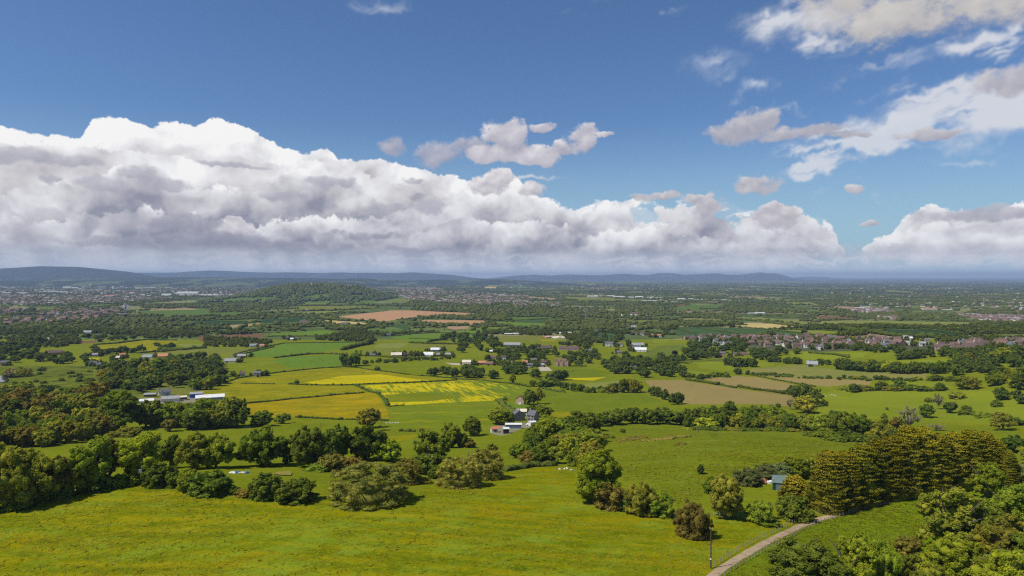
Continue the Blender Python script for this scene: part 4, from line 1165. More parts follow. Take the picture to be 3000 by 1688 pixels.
NEAR_E = [
 (172,605,260,270,'oak','dark','dark green tree above the great grey willow bush'),
 (190,372,130,165,'round','olive','olive tree by the corner of the yellow field'),
 (340,620,150,180,'round','bright','bright green tree with a pointed top by the willow bushes'),
 (55,690,120,170,'bush','brown','dark brown bush left above the great grey willow bush'),
 (200,900,275,520,'sallow','sallow','great grey-green willow bush at the edge of the near meadow'),
 (470,775,185,220,'sallow','brown','smaller brownish willow bush behind the great one'),
 (570,778,42,140,'bush','olive','flat low bush at the meadow edge between the willow bushes'),
 (640,605,220,250,'oak','mid','green tree of the clump behind the willow bushes'),
 (610,710,160,250,'round','dark','dark tree at the foot of the clump behind the willow bushes'),
 (690,742,110,115,'bush','dark','small dark bush at the right foot of the clump behind the willows'),
 (790,522,195,160,'round','mid','green tree of the small clump left of the farm'),
 (868,522,110,120,'round','dark','dark tree inside the small clump left of the farm'),
 (912,522,85,105,'bush','brown','round brown bush right of the small clump by the farm'),
 (950,438,130,160,'round','mid','round green tree with a deep shadow left of the red-roofed shed'),
 (580,405,26,40,'bush','brown','tiny dark bush on the yellow strip'),
 (850,795,215,310,'sallow','sallow','left willow bush of the middle pair beside the near meadow'),
 (1030,745,225,260,'sallow','sallow','right willow bush of the middle pair beside the near meadow'),
 (1085,560,75,90,'loose','olive','thin treetop rising behind the right willow bush'),
 (1140,355,112,180,'round','yellow','broad golden-green tree beside the farmhouse'),
 (1212,352,90,85,'round','dark','dark tree touching the golden-green one by the farmhouse'),
 (1358,212,112,90,'round','dark','dark tree immediately right of the chapel'),
 (1418,208,118,100,'loose','olive','pale tall tree right of the chapel'),
 (1387,80,46,48,'round','mid','small tree at the field corner above the chapel'),
 (1182,180,34,36,'bush','mid','small round bush left of the chapel'),
 (1375,292,80,115,'round','dark','dark tree behind the farmhouse'),
 (1462,303,100,115,'oak','mid','tree right behind the farmhouse in the paddock corner'),
 (1518,262,20,30,'bush','dark','small bush at the end of the farm trees'),
 (1268,597,105,110,'round','mid','leftmost tree of the big wood below the farm'),
 (1395,545,165,185,'oak','mid','tree of the upper left of the big wood below the farm'),
 (1490,500,190,210,'round','bright','bright tree on top of the big wood below the farm'),
 (1580,480,170,230,'oak','mid','tree on the ridge of the big wood below the farm'),
 (1690,450,145,210,'round','dark','dark tree on the upper right of the big wood below the farm'),
 (1785,395,125,170,'round','mid','round tree at the far right corner of the big wood below the farm'),
 (1320,605,130,140,'round','mid','smaller tree on the left front of the big wood below the farm'),
 (1360,628,95,130,'bush','brown','brownish bush at the foot of the big wood below the farm'),
 (1455,635,120,170,'bush','dark','dark bush at the front of the big wood below the farm'),
 (1560,635,130,180,'loose','olive','olive tree at the front of the big wood below the farm'),
 (1640,610,190,170,'loose','yellow','yellowish tree within the big wood below the farm'),
 (1760,560,160,210,'round','dark','dark tree on the right side of the big wood below the farm'),
 (1850,485,85,140,'bush','brown','brown bush at the right end of the big wood below the farm'),
 (1700,650,130,130,'bush','mid','bush at the right front corner of the big wood below the farm'),
 (1800,670,190,230,'round','olive','olive tree just behind the great bright oak'),
 (1852,905,345,410,'round','bright','great bright green oak standing out on the near meadow'),
 (1935,950,195,220,'bush','brown','rusty brown bush right below the great bright oak'),
 (2060,965,150,170,'bush','dark','small dark bush between the rusty one and the tall one'),
 (2155,990,230,230,'bush','olive','tall olive bush right of the rusty one by the near meadow'),
 (2297,1003,165,200,'bush','mid','round bush at the right end of the row by the near meadow'),
 (2030,410,28,38,'bush','dark','small dark bush alone at the top of the rough pasture'),
 (1960,452,22,34,'bush','dark','tiny bush near the left top of the rough pasture'),
]
NEAR_F = [
 (75,1158,262,235,'bush','brown','dark brown-green bush standing alone beside the wooden pole'),
 (320,1030,295,280,'round','olive','olive tree between the lone bush and the golden conifers'),
 (560,1055,185,190,'bush','mid','dark bush on the fence right of the olive tree'),
 (595,1062,60,190,'bush','bright','low bright bush in front of the dark one on the fence'),
 (240,850,125,150,'bush','mid','bush at the left of the shed hedge'),
 (460,782,115,185,'bush','bloom','hawthorn bush with creamy blossom left of the green shed'),
 (600,738,100,180,'bush','bloom','hawthorn bush with creamy blossom behind the green shed'),
 (710,735,110,170,'bush','bloom','third hawthorn bush behind the green shed'),
 (762,650,72,95,'round','bright','small bright tree above the hawthorn hedge'),
 (850,745,140,170,'round','mid','tree behind the green shed roof'),
 (915,720,125,150,'loose','olive','open olive tree between the shed and the golden conifers'),
 (130,712,68,48,'poplar','fir','small dark fir alone on the rough pasture'),
 (810,905,175,230,'cypress','gold','small golden conifer left in front of the row'),
 (955,940,185,190,'cypress','gold','bushy golden conifer at the left foot of the row'),
 (812,1035,185,215,'bush','dark','dark green bush below the small golden conifer'),
 (180,385,100,160,'bush','yellow','pale yellow-green bush in the young plantation'),
 (692,242,42,34,'round','dark','small dark tree at the corner of the tan field'),
 (777,242,78,60,'sparse','grey','bare reddish tree at the corner of the tan field'),
 (855,190,140,150,'round','dark','dark tree at the top of the spur of trees by the tan field'),
 (940,195,110,120,'round','dark','dark tree at the right of the spur by the tan field'),
 (880,270,120,160,'round','olive','olive tree at the foot of the spur by the tan field'),
 (1018,223,55,52,'bush','dark','round dark bush alone at the sheep field edge'),
 (1475,247,20,20,'bush','dark','tiny dark bush in the middle of the sheep field'),
 (1240,123,64,78,'oak','dark','dark oak in the hedge above the sheep field'),
 (1430,106,58,95,'round','dark','dark double tree in the hedge above the sheep field'),
 (1560,104,70,78,'round','dark','second dark tree to the right in the hedge above the sheep field'),
 (1855,110,55,75,'round','dark','dark tree at the right end of the hedge above the sheep field'),
 (890,400,135,150,'round','olive','left tree of the thicket behind the golden conifers'),
 (1010,425,145,150,'round','mid','second tree of the thicket behind the golden conifers'),
 (1140,455,185,180,'oak','mid','middle tree of the thicket behind the golden conifers'),
 (1270,455,190,175,'round','mid','fourth tree of the thicket behind the golden conifers'),
 (1110,300,52,110,'bush','dark','dark bush peeping over the thicket'),
 (1400,450,130,140,'bush','olive','low olive bush right of the thicket'),
 (1455,360,85,50,'poplar','olive','slim pale tree right of the thicket'),
 (1530,390,95,120,'loose','brown','brownish tree right of the slim pale one'),
 (1640,405,190,150,'sparse','grey','grey half-bare tree behind the golden conifers'),
 (1762,305,95,120,'round','dark','dark tree right of the grey half-bare one'),
 (1842,245,125,75,'sparse','grey','brown bare tree rising from the hillside clump'),
 (1930,272,92,100,'round','dark','dark tree right of the brown bare one'),
 (1775,192,34,56,'bush','dark','small bush on the slope left above the hillside clump'),
 (2052,292,52,105,'bush','dark','low dark bush on the hillside right of the clump'),
 (2050,252,38,60,'bush','dark','small round bush above the low dark one on the hillside'),
 (2175,312,58,105,'bush','mid','rounded bush further right on the hillside'),
 (1985,165,50,100,'bush','olive','wide low bush on the upper hillside'),
 (2265,226,55,66,'bush','dark','single dark bush on the right hillside pasture'),
 (2300,345,85,130,'bush','olive','wide olive bush low on the right hillside'),
 (2400,360,70,100,'bush','dark','dark bush low at the right edge of the hillside'),
 (1830,395,50,120,'sparse','grey','dead branchy tree peeking over the golden conifers'),
 (1950,1255,450,500,'loose','olive','large airy tree between the near field and the right edge'),
 (2195,910,290,280,'loose','bright','airy tree in front of the right end of the golden conifers'),
 (2400,1180,420,420,'loose','mid','tall tree behind the near thicket at the right edge'),
 (2210,1240,300,260,'round','dark','dark tree in the gap of the near right thicket'),
 (1640,1280,140,170,'bush','brown','brown bush at the tip of the near right thicket'),
 (880,1640,415,640,'round','dark','dark green tree lowest in front, cut by the bottom edge'),
 (1230,1640,510,430,'loose','yellow','tall yellow-green airy tree at the bottom between two dark ones'),
 (1430,1640,460,230,'oak','mid','narrow green tree right of the yellow-green airy one'),
 (1640,1600,330,300,'loose','olive','olive tree near the bottom edge'),
 (2010,1560,380,440,'oak','bright','bright green round tree in the bottom right thicket'),
 (2370,1620,390,420,'oak','bright','bright green tree in the bottom right corner'),
 (1830,1640,300,280,'bush','olive','olive bush between the trees of the bottom right thicket'),
 (2440,790,200,160,'bush','bloom','pale blossoming bush behind the right end of the conifers'),
 (2420,560,130,200,'round','dark','dark tree beyond the right end of the conifer row'),
]
for t in NEAR_D: TD(D_, *t)
for t in NEAR_E: TD(E_, *t)
for t in NEAR_F: TD(F_, *t)
# the row of golden conifers
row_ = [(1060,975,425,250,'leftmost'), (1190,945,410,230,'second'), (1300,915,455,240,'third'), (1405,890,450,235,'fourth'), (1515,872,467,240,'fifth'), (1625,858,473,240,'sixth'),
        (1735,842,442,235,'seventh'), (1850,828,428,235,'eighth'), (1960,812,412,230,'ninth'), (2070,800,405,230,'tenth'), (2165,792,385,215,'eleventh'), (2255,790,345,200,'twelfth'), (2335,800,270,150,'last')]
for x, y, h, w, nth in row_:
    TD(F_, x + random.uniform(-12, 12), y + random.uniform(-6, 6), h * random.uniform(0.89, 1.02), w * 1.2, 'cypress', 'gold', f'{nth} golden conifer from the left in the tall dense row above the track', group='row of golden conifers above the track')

def along(tl, pts, n, h, w, shape='round', mats=('dark', 'mid', 'olive'), label=None, group=None, jit=6, name=None):
    s = 2.464 if tl in (D_, E_, F_) else 2.576 if tl in (A_, B_, C_) else 4.2933
    P = tl(*pts)
    L = [0]
    for a, b in zip(P, P[1:]): L.append(L[-1] + math.hypot(b[0] - a[0], b[1] - a[1]))
    for i in range(n):
        q = L[-1] * ((i + 0.5 + random.uniform(-.3, .3)) / n)
        k = max(j for j in range(len(L) - 1) if L[j] <= q)
        f = (q - L[k]) / (L[k + 1] - L[k])
        u = P[k][0] + f * (P[k + 1][0] - P[k][0]); v = P[k][1] + f * (P[k + 1][1] - P[k][1]) + random.uniform(-1, 1) * jit / s
        e = random.uniform(0.75, 1.2)
        sh = shape if isinstance(shape, str) else random.choice(shape)
        add_tree(u, v, h / s * e, w / s * e * random.uniform(0.85, 1.15), sh, random.choice(mats), label, name, group)
def fill(tl, poly, n, h, w, shape=('round', 'oak', 'loose'), mats=('dark', 'mid', 'olive'), label=None, group=None, name=None):
    s = 2.464 if tl in (D_, E_, F_) else 2.576 if tl in (A_, B_, C_) else 4.2933
    P = tl(*poly)
    us = [p[0] for p in P]; vs = [p[1] for p in P]
    got, tries, pts = 0, 0, []
    while got < n and tries < n * 60:
        tries += 1
        u = random.uniform(min(us), max(us)); v = random.uniform(min(vs), max(vs))
        if not in_poly([u], [v], P)[0]: continue
        if any(abs(u - a) < w / s * 0.42 and abs(v - b) < h / s * 0.16 for a, b in pts): continue
        pts.append((u, v)); got += 1
        e = random.uniform(0.8, 1.2)
        add_tree(u, v, h / s * e, w / s * e * random.uniform(0.9, 1.15), random.choice(shape), random.choice(mats), label, name, group)

WG = lambda s: dict(label='one of the trees of ' + s, group='trees of ' + s)
# woods close by
fill(D_, (-300,330, 100,300, 560,230, 700,260, 700,430, 560,500, 330,520, 100,540, -300,600), 34, 200, 210, mats=('mid', 'olive', 'brown', 'olive', 'dark', 'mid'), **WG('the large wood on the left beyond the small green clearing'))
along(D_, (100,525, 300,520, 480,490, 640,455, 780,440), 8, 170, 190, mats=('olive', 'brown', 'olive'), **WG('the brownish wood edge along the small green clearing'))
along(D_, (1020,380, 1120,375, 1330,378, 1600,375, 1720,372), 9, 165, 170, ('round', 'oak'), ('mid', 'dark', 'mid', 'olive'), **WG('the tree belt in front of the white barns'))
along(D_, (1040,290, 1200,275, 1400,262, 1600,255, 1700,280), 8, 75, 130, ('round', 'oak'), ('mid', 'dark', 'bright'), **WG('the tree belt in front of the white barns'))
along(D_, (-100,960, 100,950, 300,915, 480,870), 4, 150, 200, 'bush', ('dark', 'mid'), label='dark bush in the shade under the near left wood', group='bushes under the near left wood')
fill(E_, (1400,500, 1480,450, 1700,400, 1830,430, 1800,600, 1650,620, 1350,590), 14, 150, 190, mats=('mid', 'dark', 'mid', 'olive'), **WG('the inside of the big wood below the farm'))
along(E_, (1850,372, 2000,345, 2200,345, 2464,352), 9, 95, 120, ('round', 'oak'), ('dark', 'dark', 'mid'), **WG('the dark belt right of the big wood'))
along(E_, (1880,330, 2200,310, 2464,320), 6, 80, 120, ('round', 'oak'), ('dark', 'mid'), **WG('the dark belt right of the big wood'))
along(F_, (0,330, 200,320, 450,322, 650,335, 800,350), 13, 115, 105, ('bush', 'round', 'poplar'), ('mid', 'dark', 'mid'), **WG('the young plantation below the tan field'))
along(F_, (0,372, 200,378, 450,380, 650,385, 830,392), 13, 110, 105, ('bush', 'round'), ('mid', 'olive', 'dark'), **WG('the young plantation below the tan field'))
along(F_, (0,398, 400,402, 830,408), 12, 34, 100, 'bush', ('olive', 'dark'), label='low bush along the foot of the young plantation', group='low bushes along the foot of the young plantation')
along(F_, (860,440, 1100,470, 1300,490, 1400,500), 7, 70, 120, 'bush', ('dark', 'mid'), label='low bush along the foot of the thicket behind the conifers', group='low bushes at the foot of the thicket behind the conifers')
fill(F_, (1300,400, 1500,400, 1560,470, 1350,470), 5, 90, 110, shape=('bush', 'loose'), mats=('olive', 'dark'), **WG('the scrubby gap between the thicket and the conifers'))
along(F_, (1120,104, 1300,106, 1500,104, 1700,108, 1900,106), 13, 38, 80, 'bush', ('dark', 'mid', 'olive'), label='bushy shrub in the hedge above the sheep field', group='shrubs in the hedge above the sheep field')
fill(F_, (1960,95, 1900,40, 2100,-90, 2700,-200, 2700,150, 2464,130, 2250,80, 2100,100), 30, 85, 105, mats=('mid', 'bright', 'dark', 'olive'), **WG('the wooded hillside at the right edge'))
fill(F_, (2230,150, 2300,90, 2464,60, 2600,120, 2600,230, 2464,215, 2300,190), 9, 70, 85, mats=('dark', 'mid'), **WG('the lower hillside clump at the right edge'))
fill(F_, (2260,400, 2464,330, 2700,400, 2700,640, 2500,640, 2400,470), 8, 110, 150, mats=('olive', 'dark'), **WG('the dull wood behind the right end of the conifers'))
fill(F_, (2100,1180, 2464,1060, 2800,1100, 2800,1500, 2100,1500), 7, 300, 300, mats=('bright', 'mid', 'olive'), **WG('the near thicket in the bottom right corner'))
fill(F_, (1500,1480, 1900,1420, 2300,1430, 2464,1420, 2464,1500, 1500,1560), 5, 200, 240, shape=('bush', 'round'), mats=('bright', 'olive'), **WG('the near thicket in the bottom right corner'))
# middle distance, left
fill(A_, (750,880, 1000,850, 1300,830, 1600,860, 1720,900, 1720,960, 1500,1030, 1250,1000, 1000,1050, 800,1030), 66, 78, 92, mats=('dark', 'mid', 'dark', 'olive'), **WG('the dark wood left of the yellow fields'))
fill(A_, (1250,800, 1500,775, 1650,800, 1680,870, 1500,880, 1300,850), 22, 62, 75, mats=('dark', 'mid', 'olive'), **WG('the wood top behind the dark wood left of the yellow fields'))
fill(A_, (-80,1050, 300,1030, 1000,1060, 1000,1159, -80,1159), 34, 85, 105, mats=('mid', 'mid', 'dark', 'olive'), **WG('the green wood along the left edge above the near wood'))
along(A_, (600,1060, 700,1050, 800,1050), 5, 70, 60, ('round', 'poplar'), ('fir',), **WG('the blackish conifer clump in the left scrub'))
fill(A_, (20,900, 200,880, 260,940, 60,960), 5, 60, 70, mats=('olive', 'grey'), shape=('bush', 'sallow'), label='greyish willow by the pond', group='greyish willows by the pond', name='willow_tree')
fill(A_, (100,860, 700,830, 740,1000, 500,1020, 100,1010), 26, 26, 44, shape=('bush',), mats=('dark', 'mid'), label='dark bush scattered over the left scrubland', group='bushes scattered over the left scrubland')
fill(A_, (-60,700, 100,690, 250,640, 350,700, 330,800, 0,830), 26, 58, 70, mats=('dark', 'mid', 'olive', 'yellow'), **WG('the bushy copses at the left edge of the vale'))
fill(A_, (330,740, 500,760, 900,800, 830,830, 500,830, 330,800), 15, 46, 60, mats=('mid', 'dark', 'yellow'), **WG('the garden trees around the white cottage on the left'))
along(A_, (700,720, 800,745, 900,735, 1000,735, 1100,722), 13, 44, 52, ('round',), ('dark', 'mid'), **WG('the tree row below the buttercup field on the left'))
fill(A_, (160,570, 520,560, 520,590, 170,600), 14, 34, 55, mats=('dark', 'wood'), **WG('the dark rounded copse left of the barns in the vale'))
fill(A_, (400,600, 620,560, 900,560, 1070,590, 1050,635, 850,655, 430,640), 30, 34, 52, mats=('dark', 'wood', 'mid'), **WG('the woods around the two white vale cottages'))
fill(A_, (1080,620, 1450,560, 1500,600, 1480,620, 1200,635), 12, 30, 45, mats=('dark', 'wood'), **WG('the woods around the two white vale cottages'))
along(A_, (1160,680, 1230,700, 1330,690), 8, 34, 40, ('round',), ('dark',), **WG('the dark spinney in the buttercup field'))
along(A_, (1140,725, 1300,712, 1400,705, 1560,690), 12, 18, 30, ('bush',), ('dark', 'mid'), label='bush in the hedge below the buttercup field', group='bushes in the hedge below the buttercup field')
# centre
along(B_, (0,835, 60,830, 120,832), 4, 105, 75, ('round', 'oak'), ('mid', 'dark'), **WG('the tall clump between the two bright green fields'))
along(B_, (150,815, 400,800, 600,785, 760,785, 860,770), 22, 30, 32, ('bush', 'round'), ('dark', 'mid'), label='bush in the hedge between the horse field and the nursery', group='bushes in the hedge by the nursery')
fill(B_, (650,900, 850,880, 1100,890, 1190,930, 1150,945, 900,925, 680,910), 16, 62, 70, mats=('dark', 'mid', 'olive'), **WG('the tree clump behind the striped yellow field'))
TD(B_, 1290, 965, 85, 65, 'loose', 'olive', 'slim pale tree alone beside the striped yellow field')
TD(B_, 272, 862, 36, 46, 'bush', 'dark', 'dark bush alone in the green field above the yellow ones')
TD(A_, 2238, 970, 42, 40, 'bush', 'mid', 'small tree alone in the left yellow field')
fill(B_, (1210,860, 1300,830, 1350,880, 1500,910, 1480,920, 1250,890), 10, 55, 70, mats=('dark', 'mid'), **WG('the trees below the hamlet'))
along(B_, (1500,1000, 1600,975, 1700,1010, 1800,1025, 1900,1030, 2080,1030), 15, 58, 66, ('round', 'bush'), ('dark', 'mid', 'olive'), **WG('the tree row above the large green field'))
along(B_, (1560,945, 1620,935, 1690,940), 4, 70, 70, ('round',), ('dark', 'mid'), **WG('the clump right of the slim pale tree'))
TD(B_, 1440, 985, 45, 48, 'round', 'dark', 'small dark tree at the right tip of the striped yellow field')
along(B_, (2110,1030, 2180,1025, 2250,1035), 4, 92, 80, ('round', 'loose'), ('mid', 'olive'), **WG('the high clump at the left end of the tan field'))
along(B_, (2320,1040, 2400,1070, 2450,1085), 4, 80, 75, ('loose', 'round'), ('dark', 'mid'), **WG('the open trees along the tan field corner'))
along(B_, (2480,1120, 2530,1120, 2576,1110), 3, 80, 60, ('round',), ('dark',), **WG('the dark trees at the green field corner'))
fill(B_, (1960,850, 2100,800, 2576,790, 2576,930, 2300,930, 2050,890), 44, 58, 72, mats=('dark', 'mid', 'olive'), **WG('the belt of trees behind the tan field'))
fill(B_, (1180,740, 1500,700, 1560,760, 1500,790, 1200,790), 24, 44, 60, mats=('dark', 'mid', 'olive'), **WG('the wood above the hamlet'))
fill(B_, (1560,740, 1940,740, 1950,790, 1800,830, 1560,760), 22, 36, 50, mats=('dark', 'mid', 'olive'), **WG('the garden trees right of the hamlet'))
fill(B_, (680,640, 860,610, 1180,600, 1180,700, 880,740, 900,660), 30, 46, 55, mats=('dark', 'mid', 'wood'), **WG('the wood in the middle of the vale'))
fill(B_, (1700,640, 1960,590, 2150,640, 2180,700, 1900,720, 1700,690), 24, 38, 52, mats=('dark', 'mid', 'olive'), **WG('the trees around the long brown-roofed building'))
for i, x in enumerate((1925, 1970, 2007, 2038)):
    TD(B_, x, 640, 46, 12, 'poplar', 'fir', ['leftmost', 'second', 'third', 'rightmost'][i] + ' of the four dark poplars in the vale', group='four dark poplars')
# right
fill(C_, (0,690, 280,640, 480,680, 480,760, 300,770, 160,790, 0,780), 34, 52, 64, mats=('dark', 'mid', 'olive', 'yellow'), **WG('the park trees in front of the village'))
fill(C_, (520,740, 760,700, 800,760, 640,800, 540,790), 16, 48, 60, mats=('mid', 'dark', 'yellow'), **WG('the garden trees at the foot of the village'))
along(C_, (310,830, 400,835, 470,840, 545,838), 7, 78, 80, ('round', 'oak'), ('mid', 'dark', 'olive'), **WG('the clump on the paddock below the village'))
along(C_, (640,800, 700,800, 800,815, 900,815), 7, 50, 60, ('round',), ('mid', 'dark'), **WG('the hedge trees right of the paddock clump'))
TD(C_, 862, 740, 52, 54, 'oak', 'dark', 'dark round tree on the green slope below the village')
along(C_, (960,815, 1060,820, 1130,820), 3, 40, 60, ('round',), ('mid',), **WG('the small trees above the greenish field'))
along(C_, (1150,855, 1250,860, 1400,870, 1500,880, 1700,885, 1850,888, 1970,888), 26, 78, 76, ('round', 'oak', 'loose'), ('mid', 'dark', 'olive', 'bright'), **WG('the tree belt above the tan fields'))
fill(C_, (1450,790, 1750,740, 2300,720, 2576,700, 2576,800, 2150,770), 48, 50, 66, mats=('mid', 'dark', 'olive', 'mid'), **WG('the woods on the slope right of the village'))
fill(C_, (1980,880, 2080,780, 2576,750, 2700,800, 2700,920, 2500,900, 2250,910), 34, 76, 80, mats=('mid', 'dark', 'dark', 'olive'), **WG('the dark wood on the right hill'))
fill(C_, (1000,700, 1400,735, 1700,740, 1720,710, 1300,680), 20, 40, 55, mats=('mid', 'dark', 'olive', 'yellow'), **WG('the garden trees below the middle of the village'))
along(C_, (520,895, 640,900, 720,910, 830,912), 12, 24, 34, ('bush',), ('dark', 'mid'), label='bush in the hedge above the upper tan field', group='bushes in the hedge above the upper tan field')
along(C_, (870,918, 1000,922, 1060,924), 7, 20, 26, ('bush',), ('dark',), label='small bush in the broken hedge between the tan fields', group='bushes in the broken hedge between the tan fields')
TD(C_, 1100, 925, 30, 42, 'bush', 'dark', 'round bush alone between the tan fields')
along(C_, (1150,928, 1240,930, 1400,938, 1550,942, 1700,942, 1800,940), 14, 32, 48, ('bush', 'round'), ('dark', 'olive'), label='bush along the far side of the sheep field', group='bushes along the far side of the sheep field')
along(C_, (1850,935, 2000,940, 2080,940), 5, 40, 60, ('bush',), ('dark', 'mid'), label='bush along the far side of the sheep field', group='bushes along the far side of the sheep field')
along(C_, (380,890, 410,892, 500,895), 3, 48, 48, ('round',), ('dark', 'mid'), **WG('the three trees above the left tan field'))
along(C_, (0,905, 60,915, 130,925, 190,920, 260,910, 350,912), 10, 38, 52, ('bush', 'round'), ('dark', 'mid'), label='bush in the clump left of the tan fields', group='bushes in the clump left of the tan fields')
along(C_, (820,1050, 900,1080, 940,1110, 1000,1140), 9, 90, 85, ('round', 'oak'), ('dark', 'dark', 'mid'), **WG('the dark spur of trees between the tan and sheep fields'))
TD(C_, 2510, 745 + 5, 40, 48, 'bush', 'copper', 'copper tree on the edge of the vineyard', name='copper_beech') if False else None
TD(B_, 2515, 757, 42, 56, 'round', 'copper', 'dark purple copper beech beside the vineyard', name='copper_beech')

# ---------------------------------------------------------------- build them: the largest apart, the rest as masses
SHAPE_LABEL = {}
TREES.sort(key=lambda t: -t['px'])
def is_bush(t): return t['cat'] == 'bush'
N_TREE, N_BUSH = 290, 150
nt = nb = 0
rest = []
for i, t in enumerate(TREES):
    if is_bush(t):
        nb += 1; ok = nb <= N_BUSH
    else:
        nt += 1; ok = nt <= N_TREE
    if not ok and t['group'] is None: ok = True
    if not ok:
        rest.append(t); continue
    z = gz1(t['x'], t['y'])
    tier = 'near' if t['px'] > 95 else 'mid' if t['px'] > 34 else 'far'
    kv = 1 if (t['label'] or '').startswith('great bright green oak') else i % VARIANTS[t['shape']]
    cm, tm = proto(t['shape'], tier, kv)
    rot = random.uniform(0, 6.28)
    if t['px'] > 30:
        e = bpy.data.objects.new(t['name'], None)
        COL.objects.link(e)
        e.empty_display_size = 1
        c = bpy.data.objects.new('crown', cm); COL.objects.link(c); c.parent = e
        k = bpy.data.objects.new('trunk', tm); COL.objects.link(k); k.parent = e
        root = e
    else:
        root = c = bpy.data.objects.new(t['name'], cm); COL.objects.link(root)
    root.location = (t['x'], t['y'], z - 0.15)
    root.rotation_euler = (0, 0, rot)
    root.scale = (t['w'], t['w'], t['h'])
    if t['mat'] != 'mid':
        c.material_slots[0].link = 'OBJECT'
        c.material_slots[0].material = LM[t['mat']]
    tag(root, t['label'], t['cat'], t['group'])
print('trees', nt, 'bushes', nb, 'rest', len(rest))
